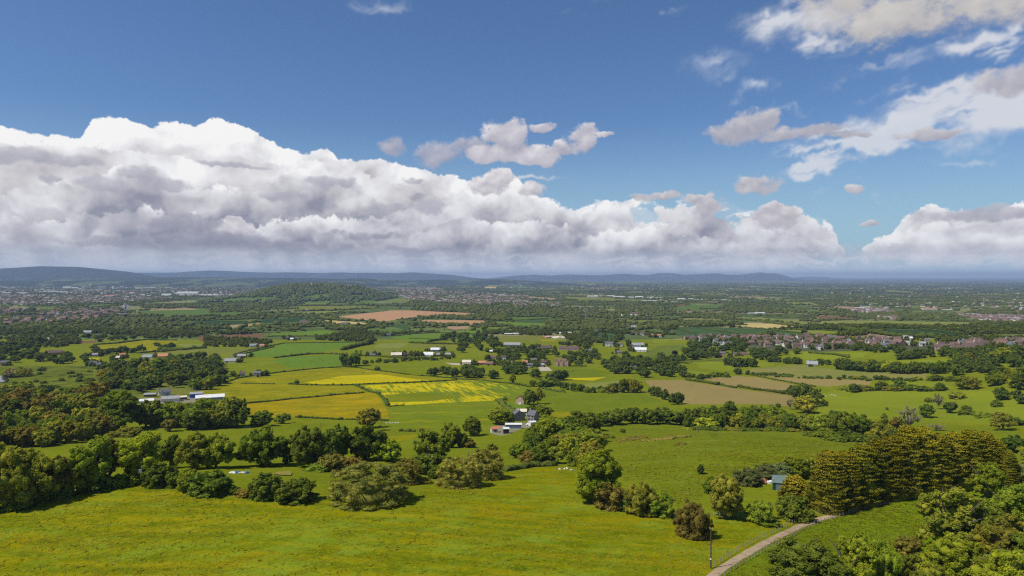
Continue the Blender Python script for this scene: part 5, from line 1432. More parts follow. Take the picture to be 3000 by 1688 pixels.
# ---------------------------------------------------------------- hedges
def hedge(tl, pts, h, w, label, mat='hedge', leaf=True, group=None):
    P = [Vector((*W1(u, v), 0)) for u, v in tl(*pts)]
    items, step = [], max(0.9, w * 0.42)
    for a, b in zip(P, P[1:]):
        n = max(1, int((b - a).length / step))
        for j in range(n):
            q = a.lerp(b, j / n)
            e = random.uniform(0.75, 1.25) * (1.5 if random.random() < 0.04 else 1)
            items.append((q.x + random.uniform(-.15, .15) * w, q.y + random.uniform(-.15, .15) * w, gz1(q.x, q.y) - 0.1, w * 1.15 * e, h * e))
    o = merged_blobs('hedge', items, LM['mass' if mat == 'hedge' else mat], ICO1 if P[0].y > 700 else ICO2, label, 'hedge', kind=None)
    if 'kind' in o: del o['kind']
    if group: o['group'] = group
    return o
HG = [
 (A_, (1820,1118, 2200,1080, 2576,1046, 2750,1034), 1.6, 1.8, 'straight dark hedge between the two lower yellow fields'),
 (A_, (1820,964, 1900,964, 2080,968), 1.3, 1.5, 'short dark hedge stub at the left of the yellow fields'),
 (A_, (2180,968, 2300,975, 2576,977, 2730,970, 3100,957, 3340,945, 3456,937), 1.5, 1.7, 'long dark hedge across the middle of the yellow fields'),
 (A_, (2576,838, 2706,845, 2826,865, 2976,882, 3136,905, 3226,908, 3480,932, 3640,940, 3830,962, 4006,992), 1.5, 1.8, 'long hedge along the upper edge of the yellow fields'),
 (A_, (1700,958, 1790,925, 2100,880, 2400,850, 2576,840), 1.6, 2.0, 'hedge curving round the top left of the yellow fields'),
 (B_, (110,980, 150,996, 215,1026, 270,1036, 310,1070, 340,1100, 350,1135), 1.7, 2.4, 'bent hedge dividing the striped yellow field from the olive one'),
 (D_, (1740,298, 1860,297), 1.3, 1.6, 'short hedge at the lower left corner of the yellow fields'),
 (D_, (2140,304, 2300,312, 2464,321, 2570,322, 2750,326, 2800,328), 1.4, 1.7, 'hedge under the lowest yellow field'),
 (E_, (345,226, 400,219, 460,215), 1.1, 1.5, 'scrubby hedge stub under the striped yellow field'),
 (E_, (1122,180, 1150,195, 1200,240, 1252,288), 2.2, 3.2, 'thick hedge running down from the chapel garden to the farm'),
 (E_, (428,402, 540,406), 1.1, 1.6, 'short clipped hedge alone on the meadow left of the farm'),
 (E_, (290,398, 350,398), 1.0, 1.3, 'very short hedge piece left of the clipped one'),
 (E_, (1195,688, 1300,672, 1400,656, 1480,655, 1565,650), 1.7, 2.6, 'low hedge between the right willow bush and the big wood'),
 (C_, (30,937, 150,952, 270,974), 2.6, 4.0, 'left thick hedge between the tan fields'),
 (C_, (285,974, 405,998), 2.4, 3.6, 'short thick hedge between the tan fields'),
 (C_, (425,990, 620,1020, 825,1050), 2.8, 4.0, 'right thick hedge between the tan fields'),
 (C_, (470,895, 560,908, 700,935, 850,962, 1000,988), 1.3, 2.0, 'thin hedge line between the two upper tan fields'),
 (M1, (350,1035, 500,990, 700,945, 860,912, 1000,884, 1500,878, 2010,870), 2.2, 3.0, 'hedge along the upper side of the large bright green field'),
 (M1, (370,1055, 520,1010, 700,968, 870,930), 2.0, 2.6, 'hedge on the lower side of the lane beside the bright green field'),
 (M1, (870,1072, 1100,1045, 1300,1025, 1500,1020, 1740,1025), 3.2, 5.0, 'bushy hedge between the two bright green fields'),
 (M1, (1740,970, 1900,930, 2050,900, 2100,880), 6.0, 8.0, 'tall hedge between the bright green field and the hay field'),
 (M1, (1890,1040, 2200,1050, 2576,1085), 2.5, 4.0, 'hedge under the olive field left of the nursery'),
 (M3, (1100,700, 1400,738, 1620,768), 2.0, 4.0, 'slanting hedge across the bean fields'),
 (M3, (1025,692, 1130,672, 1300,672), 2.0, 4.0, 'curved hedge at the top left of the bean fields'),
 (M3, (800,708, 900,730, 1010,766), 2.0, 4.5, 'short slanting hedge left in the bean fields'),
 (M3, (1800,772, 2000,778, 2576,776), 2.5, 4.5, 'hedge right behind the village roofs'),
 (M3, (1430,670, 1870,704, 2200,740, 2480,766), 2.0, 4.0, 'hedge below the straw-coloured field'),
 (M3, (1950,700, 2350,712, 2576,720), 2.0, 4.0, 'hedge right of the straw-coloured field'),
 (M3, (1540,578, 1700,600, 1900,620, 2150,655, 2460,690), 5.0, 9.0, 'bushy hedge above the straw-coloured field'),
 (M4, (0,656, 600,686, 1100,702, 1400,716, 1900,776, 2300,800, 2576,806), 2.4, 5.0, 'long hedge across the right of the vale below the hay fields'),
 (M4, (220,700, 560,750, 760,770, 960,800, 1480,815), 7.0, 11.0, 'line of dark trees grown from a hedge behind the village'),
 (M4, (0,780, 300,776, 600,775), 2.5, 5.0, 'hedge above the yellow-green field behind the village'),
 (M4, (700,640, 960,655, 1400,690, 1780,720, 2576,750), 4.5, 9.0, 'bushy hedge through the hay fields at the right'),
 (M4, (0,716, 560,760), 2.2, 4.0, 'thin hedge left of the dark crop behind the village'),
 (M2, (0,825, 340,834), 1.8, 3.2, 'thin hedge splitting the bright field in the centre of the vale'),
 (M2, (0,768, 350,752, 900,775), 2.2, 4.0, 'hedge above the bright field in the centre of the vale'),
 (M2, (940,706, 1130,716), 2.2, 4.0, 'short hedge between two green fields under the orange field'),
 (M2, (1270,600, 1500,592, 1750,576), 3.0, 6.0, 'hedge between the dull green and blue-green fields'),
 (M2, (1180,676, 1400,690, 1700,690), 3.0, 6.0, 'hedge below the long bright field right of the orange ones'),
 (M2, (240,868, 300,855, 400,845, 480,810, 560,800), 5.0, 8.0, 'tree-grown hedge at the left of the central wood'),
 (M2, (0,880, 130,885, 260,890, 620,898), 3.4, 6.0, 'bushy hedge above the olive field by the glasshouse'),
 (M1, (800,800, 960,796, 1400,797, 1640,778), 2.4, 4.0, 'hedge below the small bright field in the left of the vale'),
 (M1, (300,765, 500,760, 740,750), 4.0, 7.0, 'hedge above the long red soil field'),
 (M1, (0,545, 500,548, 900,525, 1050,520), 2.5, 5.0, 'hedge across the dull fields below the wooded hill'),
 (M1, (1050,520, 1580,517, 1740,478), 2.5, 5.0, 'hedge under the hay strip below the wooded hill'),
 (M1, (0,600, 300,592, 500,585), 6.0, 11.0, 'dark bushy hedge above the dark crop on the left'),
 (M1, (1460,560, 1640,590, 1800,600), 6.0, 10.0, 'dark bushy hedge at the left tip of the orange field'),
 (M0, (1180,905, 1450,888, 1820,842, 2230,848), 3.0, 5.0, 'hedge above the buttercup field on the left'),
 (M0, (1740,1012, 2100,980, 2576,948), 2.6, 4.0, 'hedge above the olive field on the left'),
 (M0, (2000,960, 2300,970, 2576,935), 4.0, 7.0, 'bushy hedge right of the buttercup field on the left'),
 (C_, (960,730, 1060,740, 1160,746, 1260,768), 2.6, 4.5, 'hedge slanting down the paddock below the village'),
 (B_, (1690,832, 1850,834), 2.2, 3.5, 'clipped hedge by the large gabled stone house'),
 (B_, (365,768, 590,770), 2.2, 3.0, 'clipped hedge in front of the nursery sheds'),
 (C_, (760,912, 830,915), 2.2, 3.5, 'last piece of hedge left of the gap between the tan fields'),
 (B_, (1430,905, 1500,935, 1580,970), 2.0, 3.0, 'dark slanting hedge on the pasture below the hamlet'),
 (E_, (1455,95, 1520,110, 1620,125), 1.8, 3.0, 'hedge at the top left of the large green field'),
]
for h_ in HG: hedge(*h_)

# ---------------------------------------------------------------- the wooded hill in the vale
HP = M1(150,330, 450,300, 620,265, 800,215, 900,180, 1000,155, 1100,137, 1250,133, 1400,133, 1600,145, 1750,153, 1850,158, 1900,160, 2000,190, 2100,222, 2150,245, 2250,275, 2400,308, 2700,345)
hu = np.array([p[0] for p in HP]); hv = np.array([p[1] for p in HP]) + 3.0
HY, HD0, HD1 = 4500.0, 900.0, 700.0
def hill_z(x, y):
    a = 1500 + 2000 * x / HY
    v = np.interp(a, hu, hv)
    crest = -(v - 812) / 2000 * HY
    crest = np.where((a < hu[0]) | (a > hu[-1]), -150, crest)
    t = np.clip(np.where(y < HY, (y - HY) / HD0, (y - HY) / HD1), -1, 1)
    sh = 0.5 + 0.5 * np.cos(t * math.pi)
    sh = sh ** np.where(y < HY, 0.8, 1.0)
    return -141.5 + (np.maximum(crest, -142) + 141.5) * sh
gx = np.linspace((hu[0] - 1500) / 2000 * HY - 20, (hu[-1] - 1500) / 2000 * HY + 20, 130); gy = np.linspace(HY - HD0, HY + HD1, 60)
XX, YY = np.meshgrid(gx, gy)
V = np.stack([XX, YY, hill_z(XX, YY)], -1).reshape(-1, 3)
Fc = np.array([(j * 130 + i, j * 130 + i + 1, (j + 1) * 130 + i + 1, (j + 1) * 130 + i) for j in range(59) for i in range(129)])
tag(mesh_obj('hill', V, Fc, G['green_dull'], smooth=True), kind='structure')
def hpix(x, y, z): return pix(x, y, z)
HOPEN = [M1(90,365, 450,310, 900,305, 930,340, 430,368), M1(1030,295, 1140,275, 1150,330, 1040,330), M1(1220,300, 1540,258, 1575,310, 1400,332, 1235,318), M1(1860,285, 1960,275, 2030,300, 1900,310), M1(1880,345, 2140,340, 2130,388, 1900,392), M1(780,285, 900,272, 900,295, 780,300), M1(1220,365, 1600,348, 1590,388, 1270,398)]
it = []
r_ = np.random.default_rng(5)
n = 0
while n < 6000:
    x = r_.uniform(gx[0], gx[-1]); y = r_.uniform(HY - HD0, HY + 150)
    z = float(hill_z(x, y))
    if z < -139.5: 
        n += 1; continue
    u, v = pix(x, y, z)
    n += 1
    if any(in_poly([u], [v], q)[0] for q in HOPEN) and r_.random() > 0.03: continue
    if z < -122 and r_.random() < 0.45: continue
    s_ = r_.uniform(0.7, 1.3)
    it.append((x, y, z, 15 * s_, 13 * s_))
merged_blobs('hillside_woodland', it, LM['farwood'], ICO2, 'dark wood covering the round hill in the middle of the vale', 'woodland')

# ---------------------------------------------------------------- the rest of the countryside: hedgerow trees and copses too many to count
BLOCK = [p for k, p in FIELDS[6:] if k not in ('estate', 'yard', 'scrub')]
BLOCK += HOPEN
bb = [(min(a for a, b in p), max(a for a, b in p), min(b for a, b in p), max(b for a, b in p)) for p in BLOCK]
def blocked(U, Vv):
    out = np.zeros(len(U), bool)
    for p, (a, b, c, d) in zip(BLOCK, bb):
        m = (U > a) & (U < b) & (Vv > c) & (Vv < d)
        if m.any(): out[m] |= in_poly(U[m], Vv[m], p)
    return out
def scatter_veg(vmin, vmax, nseg, ncop, th, r, seed, spacing=8.0, lmin=120, lmax=480, du=(-500, 3500)):
    r = np.random.default_rng(seed)
    X, Y, Hh, Wd = [], [], [], []
    vv = r.uniform(vmin, vmax, nseg); uu = r.uniform(du[0], du[1], nseg)
    x0, y0 = world(uu, vv)
    for i in range(nseg):
        ang = (0.35 if r.random() < 0.62 else 0.35 + math.pi / 2) + r.normal() * 0.22
        L = r.uniform(lmin, lmax); n = max(3, int(L / spacing))
        t = np.arange(n) * spacing + r.uniform(-2, 2, n)
        dens = 0.55 + 0.45 * r.random()
        keep = r.random(n) < dens
        bend = r.normal() * 0.0006
        t = t[keep]
        X.append(x0[i] + np.cos(ang) * t - np.sin(ang) * t * t * bend); Y.append(y0[i] + np.sin(ang) * t + np.cos(ang) * t * t * bend)
        big = r.random() < 0.5
        hh = th * (r.uniform(0.22, 0.42, len(t)) if not big else r.uniform(0.35, 1.0, len(t)))
        hh = np.where(r.random(len(t)) < 0.08, th * 1.1, hh)
        Hh.append(hh); Wd.append(hh * r.uniform(0.9, 1.4, len(t)) + spacing * 0.35)
    vv = r.uniform(vmin, vmax, ncop); uu = r.uniform(du[0], du[1], ncop)
    x0, y0 = world(uu, vv)
    for i in range(ncop):
        R_ = r.uniform(18, 70) * (spacing / 8.0)
        n = int(R_ * R_ * 1.6 / (spacing * spacing)) + 4
        a = r.random(n) * 6.283; q = np.sqrt(r.random(n)) * R_
        X.append(x0[i] + q * np.cos(a) * 1.6); Y.append(y0[i] + q * np.sin(a) * 0.8)
        hh = th * r.uniform(0.7, 1.3, n); Hh.append(hh); Wd.append(hh * r.uniform(0.9, 1.2, n) + spacing * 0.2)
    X, Y, Hh, Wd = map(np.concatenate, (X, Y, Hh, Wd))
    k = (Y > 300)
    X, Y, Hh, Wd = X[k], Y[k], Hh[k], Wd[k]
    Z = gz(X, Y)
    u, v = pix(X, Y, Z)
    k = ~blocked(u, v) & ~((np.abs(X - (gx[0] + gx[-1]) / 2) < (gx[-1] - gx[0]) / 2) & (Y > HY - HD0) & (Y < HY + HD1))
    return list(zip(X[k], Y[k], Z[k] - 0.3, Wd[k], Hh[k]))
vale = scatter_veg(893, 985, 560, 80, 8.5, None, 1, spacing=6.5)
vale += scatter_veg(862, 897, 800, 110, 9.0, None, 2, spacing=8, lmin=200, lmax=700)
farv = scatter_veg(838, 864, 1000, 110, 9.0, None, 3, spacing=13, lmin=300, lmax=1200)
farv += scatter_veg(823, 840, 1100, 130, 10.0, None, 4, spacing=40, lmin=700, lmax=3000, du=(-300, 3300))
farv += scatter_veg(817.5, 824, 600, 90, 16.0, None, 6, spacing=110, lmin=2000, lmax=8000, du=(-300, 3300))
def zone(poly, n, h, w, seed, sx=1.0):
    n = int(n * 0.8); w = w * 0.82; h = h * 0.86
    r = np.random.default_rng(seed)
    P = poly
    us = [p[0] for p in P]; vs = [p[1] for p in P]
    U = r.uniform(min(us), max(us), n * 3); Vv = r.uniform(min(vs), max(vs), n * 3)
    k = in_poly(U, Vv, P); U, Vv = U[k][:n], Vv[k][:n]
    X, Y = world(U, Vv)
    e = r.uniform(0.7, 1.25, len(X))
    return list(zip(X, Y, gz(X, Y) - 0.3, w * e * r.uniform(0.85, 1.2, len(X)), h * e))
# woods of the vale traced from the photograph
vale += zone(M0(-400,620, 60,600, 290,640, 700,620, 1100,600, 1500,560, 2200,590, 2200,640, 1700,660, 1200,690, 900,740, 700,760, 300,770, -400,740), 520, 10, 12, 11)
vale += zone(M0(-400,760, 250,770, 700,780, 1000,830, 1050,900, 700,940, 500,940, -400,900), 330, 9, 11, 12)
vale += zone(M0(1500,660, 2576,650, 2576,760, 2400,830, 1820,830, 1820,760, 1500,750), 230, 10, 12, 13)
vale += zone(M0(700,440, 1500,430, 1500,460, 700,460), 160, 10, 14, 14)
vale += zone(M0(1640,400, 2576,400, 2576,440, 1750,450), 240, 10, 14, 15)
vale += zone(M1(0,375, 900,370, 1080,400, 1060,460, 200,480, 0,440), 380, 10, 14, 16)
vale += zone(M1(0,815, 740,850, 900,880, 700,920, 300,930, 0,930), 170, 9, 11, 17)
vale += zone(M1(1400,800, 1650,780, 2000,740, 2150,860, 2000,868, 1400,850), 170, 9, 11, 18)
vale += zone(M1(1500,660, 1900,670, 2050,730, 1900,735, 1500,705), 150, 9, 11, 19)
vale += zone(M2(0,400, 700,390, 1500,420, 2300,440, 2576,500, 2576,600, 2300,560, 1900,560, 1000,520, 700,490, 0,465), 1100, 11, 14, 20)
vale += zone(M2(850,520, 1250,530, 1270,605, 1060,610, 850,590), 130, 12, 14, 21)
vale += zone(M2(200,560, 440,535, 850,560, 880,590, 200,585), 130, 10, 12, 22)
vale += zone(M2(1700,600, 2576,640, 2576,730, 2200,730, 1900,700, 1700,690), 220, 9, 12, 23)
vale += zone(M2(1900,760, 2576,880, 2576,900, 2300,880, 2000,850), 120, 9, 11, 24)
vale += zone(M3(0,400, 700,440, 800,520, 500,560, 0,540), 420, 10, 13, 25)
vale += zone(M3(390,620, 700,640, 790,705, 450,700), 100, 9, 11, 26)
vale += zone(M3(1300,440, 1960,450, 2400,470, 2400,510, 1500,500), 320, 11, 14, 27)
vale += zone(M3(800,490, 1500,520, 1500,600, 900,560), 220, 9, 12, 28)
vale += zone(M4(0,400, 400,480, 900,520, 1700,520, 1950,580, 1300,600, 700,590, 0,530), 600, 10, 13, 29)
vale += zone(M4(1950,640, 2576,650, 2576,720, 2300,740, 1950,700), 160, 9, 12, 30)
for q_ in range(1): vale += zone(C_(20,640, 480,650, 900,690, 1000,715, 1300,700, 1640,690, 1640,655, 1200,640, 600,625, 200,620), 260, 8, 8, 77)
vale += zone(A_(40,500, 300,480, 900,400, 900,440, 700,490, 100,525), 130, 8, 9, 78)
vale += zone(M4(1500,830, 2200,840, 2576,860, 2576,920, 1500,900), 150, 9, 11, 31)
k = (-500 < 0)
cut = len(vale)
VALE_ITEMS = vale

merged_blobs('distant_woodland', farv, LM['farwood'], ICO1, 'far off hedgerows and woods reading as dark streaks across the plain', 'woodland')
# the trees of the nearer woods that are too many to set apart
PRM = [crown_mesh('m', sh, 900 + k, 420, 0.085, core=0.74) for k, sh in enumerate(('round', 'oak', 'round', 'loose'))]
PRB = [crown_mesh('b', 'bush', 950 + k, 220, 0.12, core=0.78) for k in range(2)]
TL = [(t['x'], t['y'], gz1(t['x'], t['y']) - .1, t['w'], t['h']) for t in rest if not is_bush(t)]
BL = [(t['x'], t['y'], gz1(t['x'], t['y']) - .1, t['w'], t['h']) for t in rest if is_bush(t)]
if TL: merged_crowns('woodland', TL, LM['mass'], PRM, 'trees of the middle distance woods and gardens', 'woodland')
if BL: merged_crowns('undergrowth', BL, LM['mass'], PRB, 'scattered scrub and hedge bushes of the middle distance', 'scrub')
# ---------------------------------------------------------------- buildings
BM = {
 'stone': simple_mat('stone_wall', (0.36, 0.29, 0.22), noise=(3, 0.35)),
 'greystone': simple_mat('grey_stone_wall', (0.26, 0.24, 0.21), noise=(3, 0.35)),
 'pinkstone': simple_mat('pink_stone_wall', (0.46, 0.32, 0.22), noise=(3, 0.3)),
 'white': simple_mat('white_render', (0.64, 0.62, 0.57), noise=(0.8, 0.1)),
 'cream': simple_mat('cream_render', (0.66, 0.58, 0.44), noise=(0.8, 0.12)),
 'brick': simple_mat('red_brick', (0.22, 0.135, 0.10), noise=(2.5, 0.3)),
 'palebrick': simple_mat('pale_brick', (0.36, 0.26, 0.20), noise=(2.5, 0.3)),
 'slate': simple_mat('slate_roof', (0.13, 0.13, 0.14), noise=(3, 0.3)),
 'brownroof': simple_mat('brown_tile_roof', (0.13, 0.085, 0.07), noise=(3, 0.35)),
 'redroof': simple_mat('red_tile_roof', (0.20, 0.115, 0.088), noise=(3, 0.35)),
 'orangeroof': simple_mat('orange_tile_roof', (0.50, 0.22, 0.12), noise=(3, 0.3)),
 'greyroof': simple_mat('grey_sheet_roof', (0.30, 0.30, 0.29), noise=(0.6, 0.25)),
 'whiteroof': simple_mat('white_sheet_roof', (0.70, 0.69, 0.66), rough=0.5, noise=(0.5, 0.15)),
 'timber': simple_mat('weathered_timber', (0.13, 0.10, 0.075), noise=(4, 0.35)),
 'glass': simple_mat('window_glass', (0.03, 0.035, 0.04), rough=0.15, spec=0.6),
 'greensheet': simple_mat('green_sheet', (0.022, 0.05, 0.038), rough=0.5, noise=(1, 0.2)),
 'greenroof': simple_mat('pale_green_sheet', (0.13, 0.18, 0.155), rough=0.45, noise=(1, 0.15)),
 'blue': simple_mat('blue_sheet', (0.03, 0.12, 0.42), rough=0.5),
 'bluegrey': simple_mat('blue_grey_sheet', (0.12, 0.17, 0.20), rough=0.5),
 'rust': simple_mat('rusty_sheet', (0.42, 0.17, 0.08), noise=(2, 0.4)),
 'dark': simple_mat('dark_opening', (0.02, 0.02, 0.02)),
 'rubble': simple_mat('rubble', (0.42, 0.38, 0.32), noise=(1.5, 0.5)),
 'red': simple_mat('red_paint', (0.45, 0.03, 0.02), rough=0.4),
 'wool': simple_mat('wool', (0.72, 0.68, 0.58), noise=(9, 0.2)),
 'hide': simple_mat('dark_hide', (0.05, 0.035, 0.025), noise=(5, 0.3)),
 'steel': simple_mat('galvanised_steel', (0.30, 0.31, 0.31), rough=0.5, metal=0.3),
 'pole': simple_mat('tarred_pole', (0.085, 0.065, 0.045), noise=(6, 0.4)),
 'paleplate': simple_mat('white_plate', (0.75, 0.75, 0.72)),
 'postwood': simple_mat('grey_fence_wood', (0.34, 0.29, 0.22), noise=(8, 0.35)),
 'tyre': simple_mat('tyre_rubber', (0.02, 0.02, 0.02)),
 'carblue': simple_mat('dark_blue_paint', (0.03, 0.05, 0.10), rough=0.25, spec=0.6),
 'carwhite': simple_mat('white_paint', (0.75, 0.75, 0.74), rough=0.25, spec=0.6),
}
def gable_mesh(w, d, h, rh, wall, roof, name='building', over=0.3, windows=0, gable_x=True, door=True):
    '''walls with gable ends, a roof of two slabs with eaves; ridge along x'''
    V = [(-w/2, -d/2, -2.0), (w/2, -d/2, -2.0), (w/2, d/2, -2.0), (-w/2, d/2, -2.0), (-w/2, -d/2, h), (w/2, -d/2, h), (w/2, d/2, h), (-w/2, d/2, h), (-w/2, 0, h + rh), (w/2, 0, h + rh)]
    Fw = [(0, 1, 5, 4), (2, 3, 7, 6), (1, 2, 6, 9, 5), (3, 0, 4, 8, 7)]
    t = 0.18
    k = rh / (d / 2)
    o = over
    rv = []
    for sgn in (-1, 1):
        e = (d / 2 + o) * sgn; ez = h - k * o + 0.06
        base = [(-w/2 - o, e, ez), (w/2 + o, e, ez), (w/2 + o, 0, h + rh + 0.06), (-w/2 - o, 0, h + rh + 0.06)]
        rv.append(base + [(x, y, z + t) for x, y, z in base])
    RV, RF = [], []
    for b in rv:
        o_ = len(RV); RV += b
        RF += [tuple(o_ + i for i in f) for f in ((3, 2, 1, 0), (4, 5, 6, 7), (0, 1, 5, 4), (1, 2, 6, 5), (3, 0, 4, 7))]
    return V, Fw, RV, RF
def box_mesh(x0, x1, y0, y1, z0, z1):
    V = [(x, y, z) for x in (x0, x1) for y in (y0, y1) for z in (z0, z1)]
    return V, [(0, 1, 3, 2), (4, 6, 7, 5), (0, 4, 5, 1), (2, 3, 7, 6), (0, 2, 6, 4), (1, 5, 7, 3)]
def part(name, V, Fc, mat, parent=None):
    me = bpy.data.meshes.new(name); me.from_pydata(V, [], Fc); me.materials.append(mat); me.update()
    o = bpy.data.objects.new(name, me); COL.objects.link(o); o.parent = parent
    return o
def building(tl, x, y, wpx, name, label, wall='white', roof='slate', depth=None, h=None, rh=None, hpx=None, rot=0.0, windows=3, chimney=1, cat=None, lean=None, group=None, door=True, front='gable_side'):
    '''wpx: width in pixels of the traced tile; the ridge runs along local x; rot turns it (degrees)'''
    s = 2.464 if tl in (D_, E_, F_) else 2.576 if tl in (A_, B_, C_) else 6.44 if tl in (G_, H_) else 4.2933
    (u, v), = tl(x, y)
    X, Y = W1(u, v)
    w = wpx / s * Y / 2000.0
    d = depth or max(5.0, w * 0.55)
    h = h or 4.6; rh = rh if rh is not None else d * 0.42
    e = bpy.data.objects.new(name, None); COL.objects.link(e)
    e.location = (X, Y + d * 0.5, gz1(X, Y + d * 0.5)); e.rotation_euler = (0, 0, R(rot) - math.atan2(X, Y) * 0.6)
    tag(e, label, cat or name.split('_')[-1], group)
    V, Fw, RV, RF = gable_mesh(w, d, h, rh, None, None)
    part('wall', V, Fw, BM[wall], e)
    if tl in (A_, B_, C_):                      # garden trees around the house
        for _ in range(random.choice((5, 6, 7))):
            a = random.uniform(0, 6.28); q = w * 0.5 + random.uniform(2, 8)
            gx_, gy_ = X + q * math.cos(a) * 1.1, Y + d * .5 + q * 0.8 * math.sin(a)
            hh = random.uniform(2.5, 4.2) if math.sin(a) < -0.1 and abs(math.cos(a)) < 0.75 else random.uniform(4, 9)
            VALE_ITEMS.append((gx_, gy_, gz1(gx_, gy_) - .2, hh * random.uniform(.8, 1.2), hh))
    rf = part('roof', RV, RF, BM[roof], e)
    if chimney:
        for k in range(chimney):
            cx = (-w / 2 + 0.6) if k == 0 else (w / 2 - 0.6)
            cv, cf = box_mesh(cx - .4, cx + .4, -.35, .35, h + rh - 0.7, h + rh + 1.2)
            part('chimney', cv, cf, BM['brick' if wall in ('brick', 'palebrick') else 'stone'], rf)
    for k in range(windows):
        xx = -w / 2 + w * (k + 0.5) / windows
        for lv in ((1.0, 2.2), (3.1, 4.2)) if h > 4.3 else ((1.0, 2.1),):
            wv, wf = box_mesh(xx - .5, xx + .5, -d / 2 - 0.04, -d / 2 + 0.05, lv[0], lv[1])
            part('window', wv, wf, BM['glass'], e)
    if door:
        wv, wf = box_mesh(w * .18 - .45, w * .18 + .45, -d / 2 - 0.05, -d / 2 + 0.05, -1, 2.0)
        part('door', wv, wf, BM['timber'], e)
    if lean:
        wv, wf = box_mesh(-w * .3, w * .1, -d / 2 - 2.4, -d / 2 - 0.02, -2, 2.3)
        lw = part('lean_to', wv, wf, BM[wall], e)
        wv, wf = box_mesh(-w * .3 - .2, w * .1 + .2, -d / 2 - 2.6, -d / 2 - 0.03, 2.33, 2.5)
        part('roof', wv, wf, BM[lean], lw)
    return e
def wing(e, x0, x1, y0, y1, h, rh, wall, roof, along_y=True):
    '''a wing of the same building'''
    w, d = x1 - x0, y1 - y0
    V, Fw, RV, RF = gable_mesh(d, w, h, rh, None, None) if along_y else gable_mesh(w, d, h, rh, None, None)
    tr = (lambda p: ((x0 + x1) / 2 - p[1], (y0 + y1) / 2 + p[0], p[2])) if along_y else (lambda p: ((x0 + x1) / 2 + p[0], (y0 + y1) / 2 + p[1], p[2]))
    a = part('wall', [tr(p) for p in V], Fw, BM[wall], e)
    b = part('roof', [tr(p) for p in RV], RF, BM[roof], e)
    return a, b

# --- the farm
B = building
ch = B(G_, 1452, 548, 105, 'chapel', 'small pinkish stone chapel with its gable to the meadow left of tall trees', 'pinkstone', 'redroof', depth=7.5, h=4.6, rh=2.8, rot=72, windows=2, chimney=0)
wv, wf = box_mesh(-5.0, -3.6, -2.0, 0.4, -1, 1.9); part('porch', wv, wf, BM['white'], ch)
fh = B(G_, 1400, 868, 125, 'farmhouse', 'old grey stone farmhouse with a steep gable and long whitewashed wing', 'greystone', 'slate', depth=9.0, h=4.3, rh=2.9, rot=-62, windows=2, chimney=2)
B(G_, 1465, 795, 195, 'cottage', 'whitewashed cottage range behind the grey stone farmhouse', 'white', 'cream', depth=5, h=4.4, rh=1.4, windows=4, chimney=0)
B(G_, 1690, 868, 150, 'stone_house', 'grey stone house with slate roof beside the wood at the farm', 'greystone', 'slate', depth=7, h=4.4, rh=2.8, rot=-30, windows=2)
b_ = B(G_, 1315, 1010, 300, 'barn', 'long low blue-green barn with a pale roof edge in the farmyard', 'bluegrey', 'whiteroof', depth=4.5, h=2.9, rh=0.5, windows=0, chimney=0, door=False)
b_ = B(G_, 1175, 1098, 100, 'shed', 'dark open shed with a white roof at the front of the farmyard', 'dark', 'whiteroof', depth=4, h=2.8, rh=0.4, rot=6, windows=0, chimney=0, door=False)
B(G_, 950, 1080, 118, 'shed', 'small tumbledown shed with a rusty red roof left of the farmyard', 'white', 'rust', depth=4.6, h=2.3, rh=1.0, rot=10, windows=1, chimney=0)
B(G_, 1672, 955, 120, 'garage', 'white flat garage at the right end of the farmyard', 'white', 'whiteroof', depth=4, h=2.6, rh=0.3, rot=25, windows=0, chimney=0)
# --- the barns on the left
def arch_barn(tl, x, y, wpx, depth, h, rh, name, label, wall, roof, rot):
    e = B(tl, x, y, wpx, name, label, wall, roof, depth=depth, h=h, rh=rh, rot=rot, windows=0, chimney=0, door=False)
    return e
e = arch_barn(H_, 1468, 350, 500, 11, 3.4, 2.0, 'barn', 'long barn with a gleaming white roof beside the yellow fields', 'greystone', 'whiteroof', 8)
for k in range(5):
    wv, wf = box_mesh(-10 + k * 4.6, -7 + k * 4.6, -5.56, -5.45, 0.1, 1.5); part('opening', wv, wf, BM['white'], e)
e = arch_barn(H_, 1225, 300, 230, 9, 4.2, 1.2, 'barn', 'grey-roofed open barn stacked with blue sheets behind the white-roofed one', 'blue', 'greyroof', 4)
e = arch_barn(H_, 715, 372, 310, 10, 2.9, 1.9, 'barn', 'long grey-roofed barn in the middle of the yard by the wood', 'white', 'greyroof', 7)
e = arch_barn(H_, 960, 335, 160, 6, 2.6, 0.9, 'shed', 'open-fronted shed with a pale roof between the barns', 'timber', 'cream', 5)
e = arch_barn(H_, 260, 398, 270, 8, 2.0, 1.3, 'barn', 'low white shed at the left end of the barns', 'white', 'whiteroof', 6)
e = B(H_, 630, 245, 205, 'cottage', 'white cottage with a dark roof and bright gable behind the barns', 'white', 'slate', depth=6.0, h=3.4, rh=2.4, rot=14, windows=3, chimney=2, lean='slate')
wing(e, -4.2, -0.8, -6.2, -3.0, 3.0, 2.0, 'white', 'slate')
B(H_, 360, 272, 200, 'shed', 'dark low shed roof half hidden under the trees left of the white cottage', 'timber', 'greyroof', depth=5, h=2.0, rh=1.0, windows=0, chimney=0)
B(H_, 1318, 135, 48, 'shed', 'tiny cream shed on the wood edge above the barns', 'cream', 'greyroof', depth=3, h=2.3, rh=0.8, windows=1, chimney=0)
B(H_, 1235, 140, 110, 'caravan', 'white caravan parked on the wood edge above the barns', 'white', 'whiteroof', depth=2.3, h=2.3, rh=0.2, windows=3, chimney=0)
